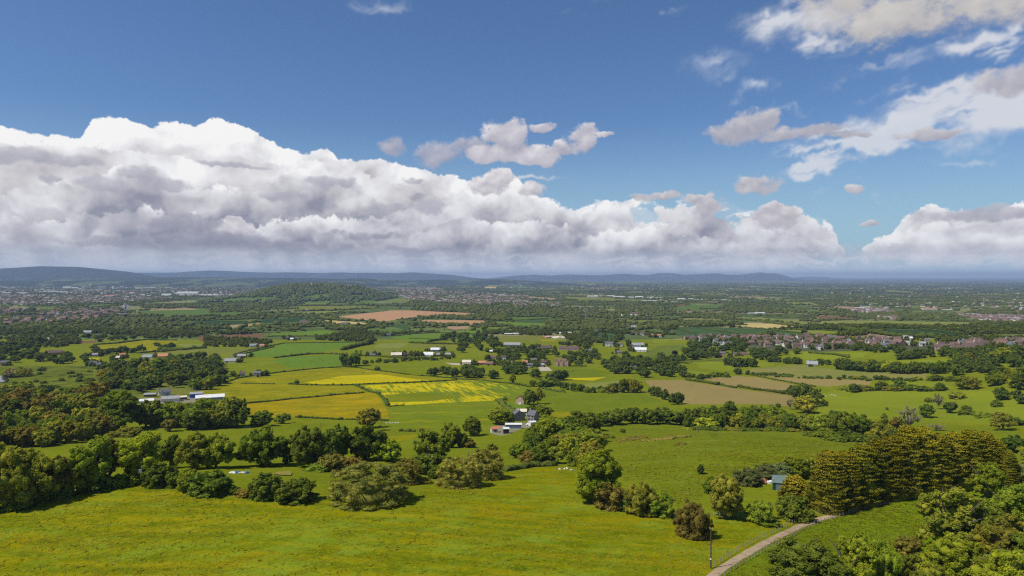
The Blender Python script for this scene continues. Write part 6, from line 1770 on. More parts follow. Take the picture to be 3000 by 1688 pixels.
# --- scattered houses, left of the vale
for a in [
 (A_, 1105, 782, 78, 'house', 'long white-walled house with a grey roof below the olive field', 'white', 'greyroof', 4.2), (A_, 1218, 768, 90, 'house', 'long bungalow with an orange roof right of the long white house', 'palebrick', 'orangeroof', 2.6),
 (A_, 915, 772, 46, 'house', 'tall cream house with a steep roof left of the long white house', 'cream', 'orangeroof', 6.0), (A_, 885, 780, 30, 'house', 'small cream outbuilding against the tall cream house', 'cream', 'cream', 3.0),
 (A_, 690, 830, 62, 'house', 'whitish gabled cottage below the small bright yellow field', 'white', 'slate', 4.4), (A_, 738, 832, 36, 'house', 'white annexe right of the gabled cottage below the small yellow field', 'white', 'slate', 3.0),
 (A_, 405, 748, 100, 'house', 'big house with a broad brown roof among the left copses', 'brick', 'brownroof', 4.2), (A_, 28, 828, 62, 'house', 'pinkish stone house at the left edge of the photo', 'pinkstone', 'slate', 5.0),
 (A_, 716, 760, 50, 'house', 'grey-roofed house in the trees left of the tall cream house', 'stone', 'greyroof', 3.5), (A_, 1740, 805, 112, 'barn', 'long low white sheds at the tip of the lane', 'white', 'greyroof', 2.6),
 (A_, 1820, 768, 70, 'house', 'long grey roof beside the lane bend', 'stone', 'greyroof', 2.6), (A_, 1938, 910, 62, 'house', 'grey house with white windows at the top left of the yellow fields', 'greystone', 'slate', 4.6),
 (A_, 1822, 910, 42, 'house', 'red-roofed cottage in the trees left of the grey house', 'cream', 'brownroof', 4.2), (A_, 1908, 688, 62, 'house', 'white farm buildings at the top of the bright green field', 'white', 'greyroof', 3.2),
 (A_, 1975, 690, 40, 'house', 'orange-roofed house right of the white farm buildings', 'cream', 'orangeroof', 4.0), (A_, 2166, 628, 24, 'house', 'little white house at the start of the dark wood strip', 'white', 'slate', 4.0),
 (A_, 2200, 638, 26, 'house', 'middle white house of three in the dark wood strip', 'white', 'whiteroof', 3.4), (A_, 2232, 634, 24, 'house', 'right white house of three in the dark wood strip', 'white', 'slate', 4.0),
 (A_, 646, 616, 20, 'house', 'white gabled cottage in the vale woods', 'white', 'slate', 6.0), (A_, 742, 614, 34, 'house', 'house with white window bays in the vale woods', 'brick', 'brownroof', 5.0),
 (A_, 948, 570, 84, 'greenhouse', 'long glasshouse roof in the vale woods', 'white', 'whiteroof', 2.2), (A_, 1282, 583, 84, 'greenhouse', 'pale glasshouse roof right in the vale woods', 'white', 'whiteroof', 2.2),
 (A_, 1440, 578, 40, 'greenhouse', 'short pale glasshouse roof left of the tall copse', 'white', 'whiteroof', 2.2), (A_, 652, 585, 66, 'barn', 'pale long roof above the white gabled cottage', 'white', 'greyroof', 2.6),
 (A_, 355, 642, 88, 'barn', 'row of white units at the left of the vale woods', 'white', 'whiteroof', 2.4), (A_, 432, 640, 44, 'barn', 'short white unit right of the row of white units', 'white', 'whiteroof', 2.4),
 (A_, 1308, 784, 20, 'house', 'tiny white gable right of the orange bungalow', 'white', 'slate', 3.0),
 # centre
 (B_, 945, 826, 74, 'house', 'square cream house beside the yellow-leaved tree', 'cream', 'cream', 4.8), (B_, 1062, 822, 60, 'barn', 'brick barn with an orange roof right of the cream house', 'brick', 'orangeroof', 3.2),
 (B_, 1118, 826, 66, 'barn', 'long brick barn with a brown roof in the hamlet', 'brick', 'redroof', 2.8), (B_, 1207, 825, 36, 'house', 'white gabled house below the hamlet oak', 'white', 'brownroof', 3.6),
 (B_, 1225, 788, 40, 'house', 'white-gabled house in the middle of the hamlet', 'white', 'brownroof', 5.0), (B_, 1143, 782, 64, 'house', 'brown-roofed house at the back of the hamlet', 'palebrick', 'brownroof', 3.6),
 (B_, 1385, 826, 46, 'house', 'house with red roof and white bays right of the hamlet oak', 'white', 'orangeroof', 5.0), (B_, 1460, 805, 42, 'house', 'dark-roofed house behind the red and white one', 'palebrick', 'slate', 4.2),
 (B_, 1425, 836, 50, 'house', 'low grey building with parked cars right of the red and white house', 'greystone', 'slate', 2.8), (B_, 1530, 820, 54, 'house', 'brown-roofed house left of the large gabled stone house', 'brick', 'brownroof', 3.8),
 (B_, 1512, 836, 44, 'house', 'grey shed roof above the pale riding arena', 'greystone', 'greyroof', 2.6), (B_, 1292, 826, 20, 'house', 'narrow white gable hidden behind the hamlet oak', 'white', 'slate', 4.0),
 (B_, 705, 722, 74, 'greenhouse', 'big glasshouse of the nursery', 'bluegrey', 'whiteroof', 3.4), (B_, 655, 757, 84, 'greenhouse', 'white polythene tunnel of the nursery', 'white', 'whiteroof', 2.6),
 (B_, 412, 760, 90, 'barn', 'long pinkish brick range of the nursery', 'palebrick', 'cream', 2.8), (B_, 492, 754, 52, 'barn', 'short brick range right of the long pinkish one', 'palebrick', 'brownroof', 2.8),
 (B_, 742, 758, 60, 'barn', 'dark shed right of the polythene tunnel', 'timber', 'greyroof', 3.0), (B_, 805, 756, 50, 'barn', 'grey shed at the right end of the nursery', 'greystone', 'greyroof', 3.0),
 (B_, 745, 720, 30, 'house', 'small white building behind the nursery glasshouse', 'white', 'greyroof', 3.6), (B_, 232, 758, 50, 'shed', 'dark low hut left of the nursery', 'timber', 'slate', 2.2),
 (B_, 1290, 685, 145, 'glasshouse', 'long grey-roofed hall in the centre of the vale', 'bluegrey', 'greyroof', 4.0), (B_, 1345, 712, 34, 'house', 'white-ended house below the long grey hall', 'white', 'slate', 4.2),
 (B_, 1370, 716, 30, 'house', 'white gabled house right below the long grey hall', 'white', 'brownroof', 4.2), (B_, 1130, 730, 26, 'house', 'white hut in the wood left of the hamlet', 'white', 'whiteroof', 2.4),
 (B_, 1520, 705, 150, 'school', 'long low building with many brown roofs, left half', 'palebrick', 'brownroof', 3.0), (B_, 1718, 712, 168, 'school', 'long building with hipped brown roof and white windows', 'palebrick', 'brownroof', 3.2),
 (B_, 1712, 672, 60, 'house', 'brown gable rising behind the long brown-roofed building', 'brick', 'brownroof', 5.0), (B_, 1870, 728, 54, 'house', 'low dark house right of the long brown-roofed building', 'greystone', 'slate', 2.8),
 (B_, 1660, 592, 32, 'barn', 'left small white shed behind the sand yard', 'white', 'whiteroof', 3.2), (B_, 1716, 594, 48, 'barn', 'right white shed behind the sand yard', 'white', 'whiteroof', 3.2),
 (B_, 2025, 682, 70, 'house', 'white house with three gables by the orchard', 'white', 'slate', 5.0), (B_, 2104, 684, 50, 'house', 'second white house by the orchard', 'white', 'brownroof', 4.6),
 (B_, 2240, 688, 100, 'barn', 'grey sheds of the yard by the vineyard', 'white', 'greyroof', 4.2), (B_, 2262, 722, 100, 'barn', 'broad white roof of the yard by the vineyard', 'white', 'whiteroof', 3.4),
 (B_, 2225, 705, 60, 'barn', 'dark middle shed of the yard by the vineyard', 'greystone', 'slate', 3.6), (B_, 2100, 740, 44, 'house', 'stone house in the trees left of the vineyard yard', 'stone', 'slate', 3.6),
 (B_, 2395, 836, 54, 'house', 'stone cottage in the trees above the tan field', 'stone', 'brownroof', 4.6), (B_, 2205, 858, 46, 'house', 'grey cottage half hidden in the belt above the tan field', 'greystone', 'slate', 3.4),
 (B_, 2412, 868, 34, 'house', 'tiny pale roof in the belt above the tan field', 'stone', 'greyroof', 2.4), (B_, 2345, 612, 20, 'house', 'first orange-roofed house of the new cluster', 'palebrick', 'orangeroof', 5.0),
 (B_, 2370, 616, 34, 'house', 'second orange-roofed house of the new cluster', 'palebrick', 'orangeroof', 5.0), (B_, 2402, 616, 36, 'house', 'third orange-roofed house of the new cluster', 'cream', 'orangeroof', 5.0),
 (B_, 2230, 598, 44, 'house', 'cream-walled house left of the orange-roofed cluster', 'cream', 'brownroof', 4.4), (B_, 2278, 600, 46, 'house', 'white house left of the orange-roofed cluster', 'white', 'brownroof', 4.4),
 (B_, 2215, 548, 56, 'house', 'white house at the foot of the dark wood block', 'white', 'greyroof', 3.6), (B_, 2172, 545, 28, 'house', 'pink house left of the dark wood block', 'palebrick', 'brownroof', 5.0),
 (B_, 2208, 512, 30, 'house', 'pale yellow house above the dark wood block', 'cream', 'slate', 5.0), (B_, 2105, 455, 34, 'house', 'white bungalow in the far trees', 'white', 'whiteroof', 3.0),
 (B_, 2215, 448, 70, 'house', 'row of white houses in the far trees', 'white', 'brownroof', 4.4), (B_, 1945, 578, 54, 'house', 'white farmhouse above the poplars', 'white', 'brownroof', 4.0), (B_, 1942, 512, 34, 'house', 'white farm in the far dark trees', 'white', 'slate', 4.0),
 (B_, 355, 604, 32, 'house', 'little white house on the far lane', 'white', 'slate', 4.0), (B_, 1665, 440, 30, 'house', 'lone white house in the distant woods', 'white', 'slate', 4.0),
 (A_, 2290, 512, 70, 'house', 'cream farm cluster left of the straw strip', 'cream', 'brownroof', 4.4), (B_, 20, 520, 50, 'house', 'white farm at the tip of the straw strip', 'white', 'slate', 3.6),
 # right
 (C_, 305, 762, 46, 'house', 'tall pinkish stone house among the park trees', 'pinkstone', 'slate', 6.5), (C_, 402, 756, 34, 'house', 'brown-roofed lodge right of the tall pinkish house', 'pinkstone', 'brownroof', 4.0),
 (C_, 470, 752, 60, 'house', 'low brown range right of the lodge', 'palebrick', 'brownroof', 3.0), (C_, 270, 676, 84, 'house', 'long grey building left of the white-gabled hall', 'greystone', 'slate', 3.4),
 (C_, 990, 830, 88, 'barn', 'long low grey barn in the hedge above the greenish field', 'greystone', 'greyroof', 2.4), (C_, 1700, 672, 44, 'house', 'white house at the right end of the village', 'white', 'greyroof', 3.6),
 (C_, 1818, 676, 48, 'house', 'second white house at the right end of the village', 'white', 'greyroof', 3.2), (C_, 1850, 662, 26, 'house', 'cream gable right of the white houses', 'cream', 'slate', 5.0),
 (C_, 1730, 640, 20, 'house', 'white tent-like gable above the white houses', 'white', 'whiteroof', 4.0), (C_, 1690, 625, 44, 'barn', 'pale flat roof in the dark tree line', 'white', 'greyroof', 2.8),
 (C_, 2040, 722, 26, 'house', 'white gable low at the right of the village', 'white', 'slate', 3.6), (C_, 1548, 690, 40, 'house', 'pale-roofed house in the gardens of the village', 'cream', 'whiteroof', 3.4),
 ]:
    tl, x, y, wpx, nm, lab, wall, roof, h = a
    wpx *= 0.88; h *= 0.92
    building(tl, x, y, wpx, nm, lab, wall, roof, h=h, rot=random.uniform(-14, 14), windows=2 if h > 4.3 else 3, chimney=1 if nm == 'house' else 0, door=nm in ('house',), cat='glasshouse' if nm in ('greenhouse', 'glasshouse') else None, depth=(9 if wpx > 70 else None))
gh = B(B_, 1662, 832, 84, 'stone_house', 'large old stone house with three steep gables right of the hamlet', 'pinkstone', 'redroof', h=6.4, rh=3.0, depth=10, windows=4, chimney=2)
for k in range(3): wing(gh, -9.5 + k * 7.0, -4.5 + k * 7.0, -7.2, -0.5, 6.4, 3.0, 'pinkstone', 'redroof')
sc = B(C_, 330, 678, 92, 'school_hall', 'white hall with three pointed gables at the front of the village', 'white', 'slate', h=4.6, rh=2.2, depth=9, windows=4, chimney=0, cat='school')
for k in range(4): wing(sc, -17 + k * 9.2, -11.5 + k * 9.2, -8.5, -0.5, 4.6, 4.2, 'white', 'slate')
# church spires
def spire(tl, x, y, hpx, label, wall='stone'):
    s = 4.2933 if tl in (M0, M1, M2, M3, M4) else 2.576
    (u, v), = tl(x, y); X, Y = W1(u, v)
    H = hpx / s * Y / 2000
    e = bpy.data.objects.new('church', None); COL.objects.link(e); e.location = (X, Y, gz1(X, Y)); tag(e, label, 'church')
    w = H * 0.11
    wv, wf = box_mesh(-w, w, -w, w, -1, H * 0.45); part('tower', wv, wf, BM[wall], e)
    part('spire', [(-w, -w, H * .45), (w, -w, H * .45), (w, w, H * .45), (-w, w, H * .45), (0, 0, H)], [(0, 1, 4), (1, 2, 4), (2, 3, 4), (3, 0, 4)], BM[wall], e)
    V, Fw, RV, RF = gable_mesh(H * .9, H * .32, H * .2, H * .16, None, None)
    sh = lambda q: [(a + H * .45 + w, b, c) for a, b, c in q]
    part('wall', sh(V), Fw, BM[wall], e); part('roof', sh(RV), RF, BM['slate'], e)
spire(M4, 1643, 832, 62, 'church with a thin pale spire behind the village')

# --- the villages: houses of a few kinds, each a thing
def house_mesh(name, wall, roof, w, d, h, rh, chim=True):
    V, Fw, RV, RF = gable_mesh(w, d, h, rh, None, None)
    o = len(V); V = V + RV; F2 = [tuple(o + i for i in f) for f in RF]
    mi = [0] * len(Fw) + [1] * len(F2)
    cv, cf = box_mesh(-w / 2 + .3, -w / 2 + 1.1, -.4, .4, h + rh - .7, h + rh + 1.1); o = len(V); V = V + cv; F3 = [tuple(o + i for i in f) for f in cf]; mi += [0] * 6
    F4 = []
    for k in range(3):
        for z0, z1 in ((.9, 2.0), (3.2, 4.2)):
            xx = -w / 2 + w * (k + .5) / 3
            for yy in (-d / 2 - .04, d / 2 + .04):
                o = len(V); V = V + [(xx - .5, yy, z0), (xx + .5, yy, z0), (xx + .5, yy, z1), (xx - .5, yy, z1)]; F4.append((o, o + 1, o + 2, o + 3)); mi.append(2)
    me = bpy.data.meshes.new(name); me.from_pydata(V, [], Fw + F2 + F3 + F4)
    for m in (BM[wall], BM[roof], BM['glass']): me.materials.append(m)
    me.polygons.foreach_set('material_index', mi); me.update()
    return me
HM = [(house_mesh('house', wl, rf, w, d, 5.0, rh), desc) for wl, rf, w, d, rh, desc in [
 ('brick', 'brownroof', 11, 8, 3.4, 'brick house with a dark brown roof'), ('palebrick', 'brownroof', 14, 8, 3.2, 'pale brick house with a brown roof'), ('cream', 'brownroof', 10, 8, 3.6, 'cream house with a brown roof'),
 ('brick', 'redroof', 12, 8, 3.4, 'brick house with a red roof'), ('white', 'slate', 10, 7, 3.2, 'white house with a slate roof'), ('palebrick', 'redroof', 16, 8, 3.2, 'pale brick terrace with a red roof'),
 ('white', 'brownroof', 11, 8, 3.4, 'white house with a brown roof')]]
HMG = [(house_mesh('house', wl, rf, w, d, 5.0, rh), desc) for wl, rf, w, d, rh, desc in [
 ('palebrick', 'redroof', 12, 9, 3.4, 'pink brick house'), ('brick', 'brownroof', 12, 9, 3.4, 'dark brick house'), ('cream', 'brownroof', 12, 9, 3.4, 'cream-fronted house'), ('brick', 'redroof', 15, 9, 3.4, 'red brick terrace')]]
def estate(tl, poly, n, meshes, where, group, seed, sep=11, scale=1.0):
    r = np.random.default_rng(seed)
    P = tl(*poly)
    U = r.uniform(min(p[0] for p in P), max(p[0] for p in P), n * 30); Vv = r.uniform(min(p[1] for p in P), max(p[1] for p in P), n * 30)
    k = in_poly(U, Vv, P); U, Vv = U[k], Vv[k]
    X, Y = world(U, Vv)
    got = []
    for x, y in zip(X, Y):
        if len(got) >= n: break
        if any((x - a) ** 2 + ((y - b) * 0.7) ** 2 < (sep * scale) ** 2 for a, b in got): continue
        got.append((x, y))
        me, desc = meshes[int(r.integers(len(meshes)))]
        o = bpy.data.objects.new('house', me); COL.objects.link(o)
        o.location = (x, y, gz1(x, y)); o.rotation_euler = (0, 0, r.choice([0.1, 0.1, 0.1 + math.pi / 2, -0.25]) + r.normal() * 0.12)
        o.scale = (scale,) * 3
        tag(o, f'{desc} {where}', 'house', group)
        for _ in range(4):
            a = r.random() * 6.28; q = 8 + 5 * r.random(); hh = r.uniform(3, 8)
            VALE_ITEMS.append((x + q * math.cos(a), y + q * math.sin(a), gz1(x, y) - .2, hh, hh))
    return got
V1 = 'in the large village on the right'
estate(C_, (10,625, 200,612, 480,620, 700,618, 1000,615, 1250,640, 1480,635, 1480,680, 1250,700, 1000,712, 900,690, 640,690, 500,672, 480,640, 210,650, 60,645), 95, HM, V1, 'houses of the large village on the right', 51, sep=12, scale=0.88)
estate(C_, (1480,640, 1640,650, 1640,690, 1500,705, 1400,690), 14, HM, 'at the thin end of the large village', 'houses at the thinly built end of the large village', 52)
estate(C_, (1920,690, 2060,700, 2200,650, 2290,680, 2300,720, 2100,730, 1950,715), 14, HM, 'in the dark trees right of the village', 'houses of the hamlet right of the village', 53)
estate(C_, (2380,665, 2560,660, 2560,700, 2400,700), 8, HM, 'under the wooded hill on the right', 'houses at the foot of the wooded hill', 54)
estate(A_, (20,510, 60,480, 260,488, 300,470, 600,455, 900,400, 850,440, 740,470, 700,490, 200,520, 60,525), 55, HMG, 'in the new far left estate', 'houses of the new estate on the far left', 55, sep=17, scale=1.2)
estate(A_, (280,420, 500,412, 860,392, 900,430, 560,450, 300,450), 45, HMG, 'at the back of the far left estate', 'houses in the back rows of the estate on the far left', 56, sep=17, scale=1.2)
estate(A_, (-60,405, 200,400, 240,420, 100,440, -60,440), 16, HMG, 'at the edge of the far left estate', 'houses at the left edge of the estate', 57, sep=17, scale=1.2)

# --- far towns as a mass, with their white works and sheds
def town_mass(zones):
    Vs, Fs, Ms = [], [], []
    off = 0
    for poly, n, sc, seed in zones:
        r = np.random.default_rng(seed)
        U = r.uniform(min(p[0] for p in poly), max(p[0] for p in poly), n * 4); Vv = r.uniform(min(p[1] for p in poly), max(p[1] for p in poly), n * 4)
        k = in_poly(U, Vv, poly); U, Vv = U[k][:n], Vv[k][:n]
        X, Y = world(U, Vv)
        Z = gz(X, Y)
        for x, y, z in zip(X, Y, Z):
            w, d, h, rh = sc * r.uniform(9, 18), sc * r.uniform(7, 10), sc * 4.5, sc * r.uniform(2, 3.4)
            a = r.choice([0.2, 0.2 + math.pi / 2]) + r.normal() * .15
            ca, sa = math.cos(a), math.sin(a)
            q = [(-w/2, -d/2, 0), (w/2, -d/2, 0), (w/2, d/2, 0), (-w/2, d/2, 0), (-w/2, -d/2, h), (w/2, -d/2, h), (w/2, d/2, h), (-w/2, d/2, h), (-w/2, 0, h + rh), (w/2, 0, h + rh)]
            Vs += [(x + p[0] * ca - p[1] * sa, y + p[0] * sa + p[1] * ca, z + p[2]) for p in q]
            Fs += [tuple(off + i for i in f) for f in ((0, 1, 5, 4), (2, 3, 7, 6), (1, 2, 6, 9, 5), (3, 0, 4, 8, 7), (4, 5, 9, 8), (6, 7, 8, 9))]
            wl = int(r.choice([0, 0, 1, 2])); rf = int(r.choice([3, 3, 4, 5]))
            Ms += [wl] * 4 + [rf] * 2
            off += 10
    o = mesh_obj('distant_town', Vs, Fs, [BM['palebrick'], BM['cream'], BM['brick'], BM['brownroof'], BM['redroof'], BM['greyroof']], mi=Ms)
    tag(o, 'far off towns of brick houses spread over the plain', 'town', kind='stuff')
town_mass([
 (A_(-400,270, 500,300, 1000,300, 1350,320, 1000,345, 400,370, -400,365), 900, 1.3, 61),
 (A_(-400,215, 600,215, 1300,220, 2000,225, 2100,260, 1700,310, 900,290, -400,270), 1000, 1.4, 62),
 (A_(900,200, 2150,190, 2576,190, 2576,205, 2000,230, 1000,215), 500, 1.8, 63),
 (B_(400,290, 700,265, 1000,275, 1400,300, 1450,350, 1000,370, 500,330), 900, 1.2, 64),
 (B_(400,240, 700,235, 750,270, 420,275), 220, 1.4, 65),
 (B_(1300,340, 1700,360, 1650,380, 1300,375), 120, 1.1, 66),
 (C_(1250,405, 1560,405, 1600,440, 1300,435), 150, 1.2, 67),
 (C_(2050,445, 2560,455, 2576,495, 2300,495, 2150,475), 260, 1.1, 68),
 (C_(1460,455, 1620,465, 1620,485, 1470,480), 60, 1.1, 69),
 (C_(1000,260, 2576,260, 2576,330, 1200,330), 40, 1.3, 70),
 (C_(0,215, 1500,215, 2576,230, 2576,260, 0,250), 60, 1.6, 71),
 (B_(1200,205, 2576,205, 2576,260, 1300,250), 90, 1.6, 72),
 (C_(1000,330, 2576,330, 2576,440, 1700,400, 1100,380), 90, 1.1, 73),
])
def works(tl, lst, where, wall='white', roof='whiteroof', group=None, nm='warehouse'):
    for x, y, w, h in lst:
        (u, v), = tl(x, y); X, Y = W1(u, v)
        Wm = w / 4.2933 * Y / 2000; Hm = max(3.0, h / 4.2933 * Y / 2000)
        dpt = min(max(20.0, Wm * 0.4), 90)
        wl = Hm * 0.75
        V, Fw, RV, RF = gable_mesh(Wm, dpt, wl, max(.8, Hm * 0.25), None, None, over=0.6)
        o = len(V); V2 = V + RV; F2 = [tuple(o + i for i in f) for f in RF]
        me = bpy.data.meshes.new(nm); me.from_pydata(V2, [], Fw + F2); me.materials.append(BM[wall]); me.materials.append(BM[roof])
        me.polygons.foreach_set('material_index', [0] * len(Fw) + [1] * len(F2)); me.update()
        ob = bpy.data.objects.new(nm, me); COL.objects.link(ob); ob.location = (X, Y, gz1(X, Y)); ob.rotation_euler = (0, 0, random.uniform(-.06, .06))
        tag(ob, where, nm, group)
works(M0, [(2375,272,270,36)], 'huge white warehouse at the near edge of the far city')
works(M0, [(2100,292,120,30)], 'second white warehouse left of the huge one at the far city')
works(M0, [(1790,285,80,14), (1700,300,60,8), (1880,290,60,12), (2420,285,300,12), (2530,290,60,20)], 'low white works beside the huge warehouse of the far city', group='low white works beside the huge warehouse')
works(M0, [(1665,266,64,28)], 'pink and white office block left of the white warehouses', 'white', 'orangeroof', nm='office_block')
works(M0, [(1380,298,150,18)], 'long hall with an orange roof in front of the far city', 'palebrick', 'orangeroof', nm='hall')
works(M0, [(90,260,120,14), (290,260,140,14), (640,240,160,16), (780,248,140,14), (880,256,80,10), (40,235,80,8), (850,195,100,22), (950,195,80,14), (1010,208,60,10), (520,210,90,8), (170,185,60,8), (1250,218,90,9), (1750,196,90,10), (1900,188,130,8), (2130,185,90,7), (60,180,90,6), (230,212,50,6), (400,370,60,5), (650,388,80,6), (830,395,50,6)],
      'white works roof in the far city', group='white works roofs in the far city')
works(M0, [(1290,200,100,34)], 'long grey cathedral-like block in the far city', 'greystone', 'slate', nm='office_block')
works(M0, [(1140,182,26,44)], 'grey tower block in the far city left', 'greystone', 'greyroof', nm='tower_block')
works(M0, [(1515,200,22,32), (1545,200,22,30)], 'twin grey tower blocks right of the white chimney', 'greystone', 'greyroof', group='twin grey tower blocks', nm='tower_block')
works(M1, [(90,292,180,20), (300,276,160,8)], 'white works roof left behind the wooded hill', group='white works roofs behind the wooded hill')
works(M2, [(2280,304,90,18), (2345,304,40,22), (2420,302,100,14), (2530,302,90,18)], 'white hangar at the left of the distant airfield', group='white hangars of the distant airfield')
works(M3, [(60,312,130,20), (190,314,110,14), (310,314,90,22), (350,300,30,10), (450,312,70,12), (500,316,90,12), (580,316,50,8), (840,338,90,20), (900,342,60,12), (960,342,60,20), (1030,342,50,12), (1100,340,16,14), (1180,338,60,9), (1260,338,36,8), (1370,347,90,12), (1450,350,50,10), (1540,354,70,10), (1660,354,70,10), (1780,356,50,8), (440,352,200,8), (620,360,90,8), (780,360,120,7)],
      'white shed of the business park on the distant plain', group='white sheds of the business park on the distant plain')
works(M3, [(1740,512,110,12), (1830,514,110,20)], 'white packing shed right of the dark wood', group='white packing sheds right of the dark wood')
works(M3, [(75,543,60,14), (250,540,110,16), (400,540,50,10)], 'white farm range in the trees of the middle vale', group='white farm ranges of the middle vale')
works(M4, [(500,444,110,12), (590,442,80,18)], 'white works behind the far pink estate', group='white works behind the far pink estate')
works(M4, [(1380,470,180,30)], 'large cream building with orange roof on the right plain', 'cream', 'orangeroof', nm='hall')
works(M4, [(1620,470,170,10)], 'long thin white shed right of the large cream building')
works(M4, [(2500,450,130,14)], 'pale shed at the right edge of the plain', roof='greyroof')
works(M4, [(1380,395,60,20), (1480,402,60,14)], 'white block on the right plain above the cream building', group='white blocks on the right plain')
works(M2, [(1240,775,90,14), (1340,772,110,18), (1480,770,120,14), (1560,770,60,10), (1660,768,50,16)], 'pale nursery building in the row above the yellow strip', 'palebrick', 'whiteroof', group='pale nursery buildings in a row')
(u, v), = M0(1427, 205); X, Y = W1(u, v)
tw = bpy.data.objects.new('chimney', None); COL.objects.link(tw); tw.location = (X, Y, gz1(X, Y)); tag(tw, 'tall thin white tower standing up from the far city', 'tower')
Ht = 52 / 4.2933 * Y / 2000
wv, wf = box_mesh(-9, 9, -9, 9, 0, Ht * .93); part('shaft', wv, wf, BM['white'], tw); wv, wf = box_mesh(-11, 11, -11, 11, Ht * .93 + .01, Ht); part('cap', wv, wf, BM['greystone'], tw)
def on_hill(x, y, wpx, nm, label, wall, roof, tower):
    (u, v), = M1(x, y)
    Y = HY - 120; X = (u - 1500) / 2000 * Y; Z = float(hill_z(X, Y))
    w = wpx / 4.2933 * Y / 2000
    e = bpy.data.objects.new(nm, None); COL.objects.link(e); e.location = (X, Y - 20, Z + 6); tag(e, label, nm)
    V, Fw, RV, RF = gable_mesh(w, w * .5, w * .28, w * .2, None, None); part('wall', V, Fw, BM[wall], e); part('roof', RV, RF, BM[roof], e)
    if tower:
        wv, wf = box_mesh(-w * .5, -w * .25, -w * .14, w * .14, 0, w * .62); part('tower', wv, wf, BM[wall], e)
on_hill(1822, 175, 44, 'church', 'pinkish church on the right shoulder of the wooded hill', 'pinkstone', 'redroof', True)
on_hill(1352, 143, 22, 'house', 'white house on top of the wooded hill', 'white', 'whiteroof', False)

# ---------------------------------------------------------------- tracks, roads, water
TRACKM = mk_ground_mat('track_gravel', grassy((0.36, 0.265, 0.17), (0.42, 0.32, 0.22), (0.24, 0.17, 0.10), patches((0.14, 0.15, 0.03), 3.0, 0.60, 0.72, 0.6, sy=3)), 0.05)
track, TPTS = ribbon('track', F_(-900,2900, -420,2200, -120,1830, 40,1640, 90,1560, 205,1452, 330,1365, 440,1300, 540,1240, 640,1188, 740,1140, 860,1084, 960,1045, 1085,1012, 1200,985, 1330,950, 1450,918, 1600,888, 1800,850, 2000,822, 2200,798, 2420,772, 2900,730), 2.1, TRACKM, lift=0.06, step=2.0)
ROADM = mk_ground_mat('road_asphalt', grassy((0.16, 0.16, 0.16), (0.2, 0.2, 0.2), (0.12, 0.12, 0.12)), 0.02)
ribbon('road', M1(330,1060, 345,1045, 420,1018, 560,990, 700,958, 800,940, 870,930), 4.0, ROADM, lift=0.08)
ribbon('road', M0(1400,600, 1430,585, 1480,560, 1530,540, 1550,500, 1565,460, 1580,430, 1590,400, 1600,380), 34.0, ROADM, lift=0.5, step=40)
ribbon('road', M0(520,850, 640,810, 700,780, 780,750, 860,722), 9.0, ROADM, lift=0.2, step=15)
ribbon('path', B_(1455,872, 1420,866, 1395,850, 1350,848), 4.0, ROADM, lift=0.1)
PATHM = mk_ground_mat('worn_earth', grassy((0.26, 0.21, 0.06), (0.32, 0.26, 0.09), (0.17, 0.17, 0.03)), 0.03)
ribbon('path', M1(540,600, 620,615, 700,640, 735,655), 8.0, PATHM, lift=0.2, step=15)
def patch(name, pts, mat, lift=0.05, kind='structure'):
    P = [W1(u, v) for u, v in pts]
    V = [(x, y, gz1(x, y) + lift) for x, y in P]
    me = bpy.data.meshes.new(name); me.from_pydata(V, [], [tuple(range(len(V)))]); me.materials.append(mat); me.update()
    o = bpy.data.objects.new(name, me); COL.objects.link(o); tag(o, kind=kind)
    return o
wm = bpy.data.materials.new('pond_water'); wm.use_nodes = True
wb_ = wm.node_tree.nodes['Principled BSDF']; wb_.inputs['Base Color'].default_value = (0.03, 0.045, 0.05, 1); wb_.inputs['Roughness'].default_value = 0.08
x_, y_ = W1(*A_(0, 935)[0])
P = [W1(u, v) for u, v in A_(-120,910, 0,908, 30,918, 62,932, 55,950, 20,958, -100,960)]
me = bpy.data.meshes.new('water'); me.from_pydata([(x, y, gz1(x_, y_) + 1.2) for x, y in P], [], [tuple(range(len(P)))]); me.materials.append(wm)
o = bpy.data.objects.new('water', me); COL.objects.link(o); tag(o, kind='structure')

# ---------------------------------------------------------------- poles, pylons, fences
def cyl(V, Fc, x, y, z0, z1, r0, r1, n=8):
    tube(V, Fc, (x, y, z0), (x, y, z1), r0, r1, n)
def pole(tl, x, y, hpx, label, kind='telegraph_pole', transformer=False, cap=True, plate=False):
    s = 2.464
    (u, v), = tl(x, y); X, Y = W1(u, v); Z = gz1(X, Y)
    H = hpx / s * Y / 2000
    e = bpy.data.objects.new(kind, None); COL.objects.link(e); e.location = (X, Y, Z); tag(e, label, 'pole')
    V, Fc = [], []; cyl(V, Fc, 0, 0, -0.5, H, 0.17, 0.12); part('post', V, Fc, BM['pole'], e)
    V, Fc = [], []
    for q in (-.35, .35): tube(V, Fc, (q * .3, 0, H - .1), (q, 0, H + .12), .03, .03, 5)
    part('insulator', V, Fc, BM['paleplate'], e)
    if plate:
        V, Fc = [], []; cyl(V, Fc, 0, 0, H * .22, H * .26, 0.185, 0.18); part('band', V, Fc, BM['paleplate'], e)
    if transformer:
        V, Fc = [], []; cyl(V, Fc, -1.0, 0.2, -0.5, H * .93, 0.15, 0.12); part('post', V, Fc, BM['pole'], e)
        wv, wf = box_mesh(-.95, .1, -.5, -.14, H - 1.6, H - .6); part('transformer', wv, wf, BM['steel'], e)
    return e
pole(D_, 430, 888, 128, 'wooden pole at the foot of the left wood')
pole(D_, 1027, 790, 130, 'pair of poles carrying a transformer at the meadow edge', transformer=True)
pole(F_, 203, 1393, 292, 'tall dark pole with a white band standing beside the track', plate=True)
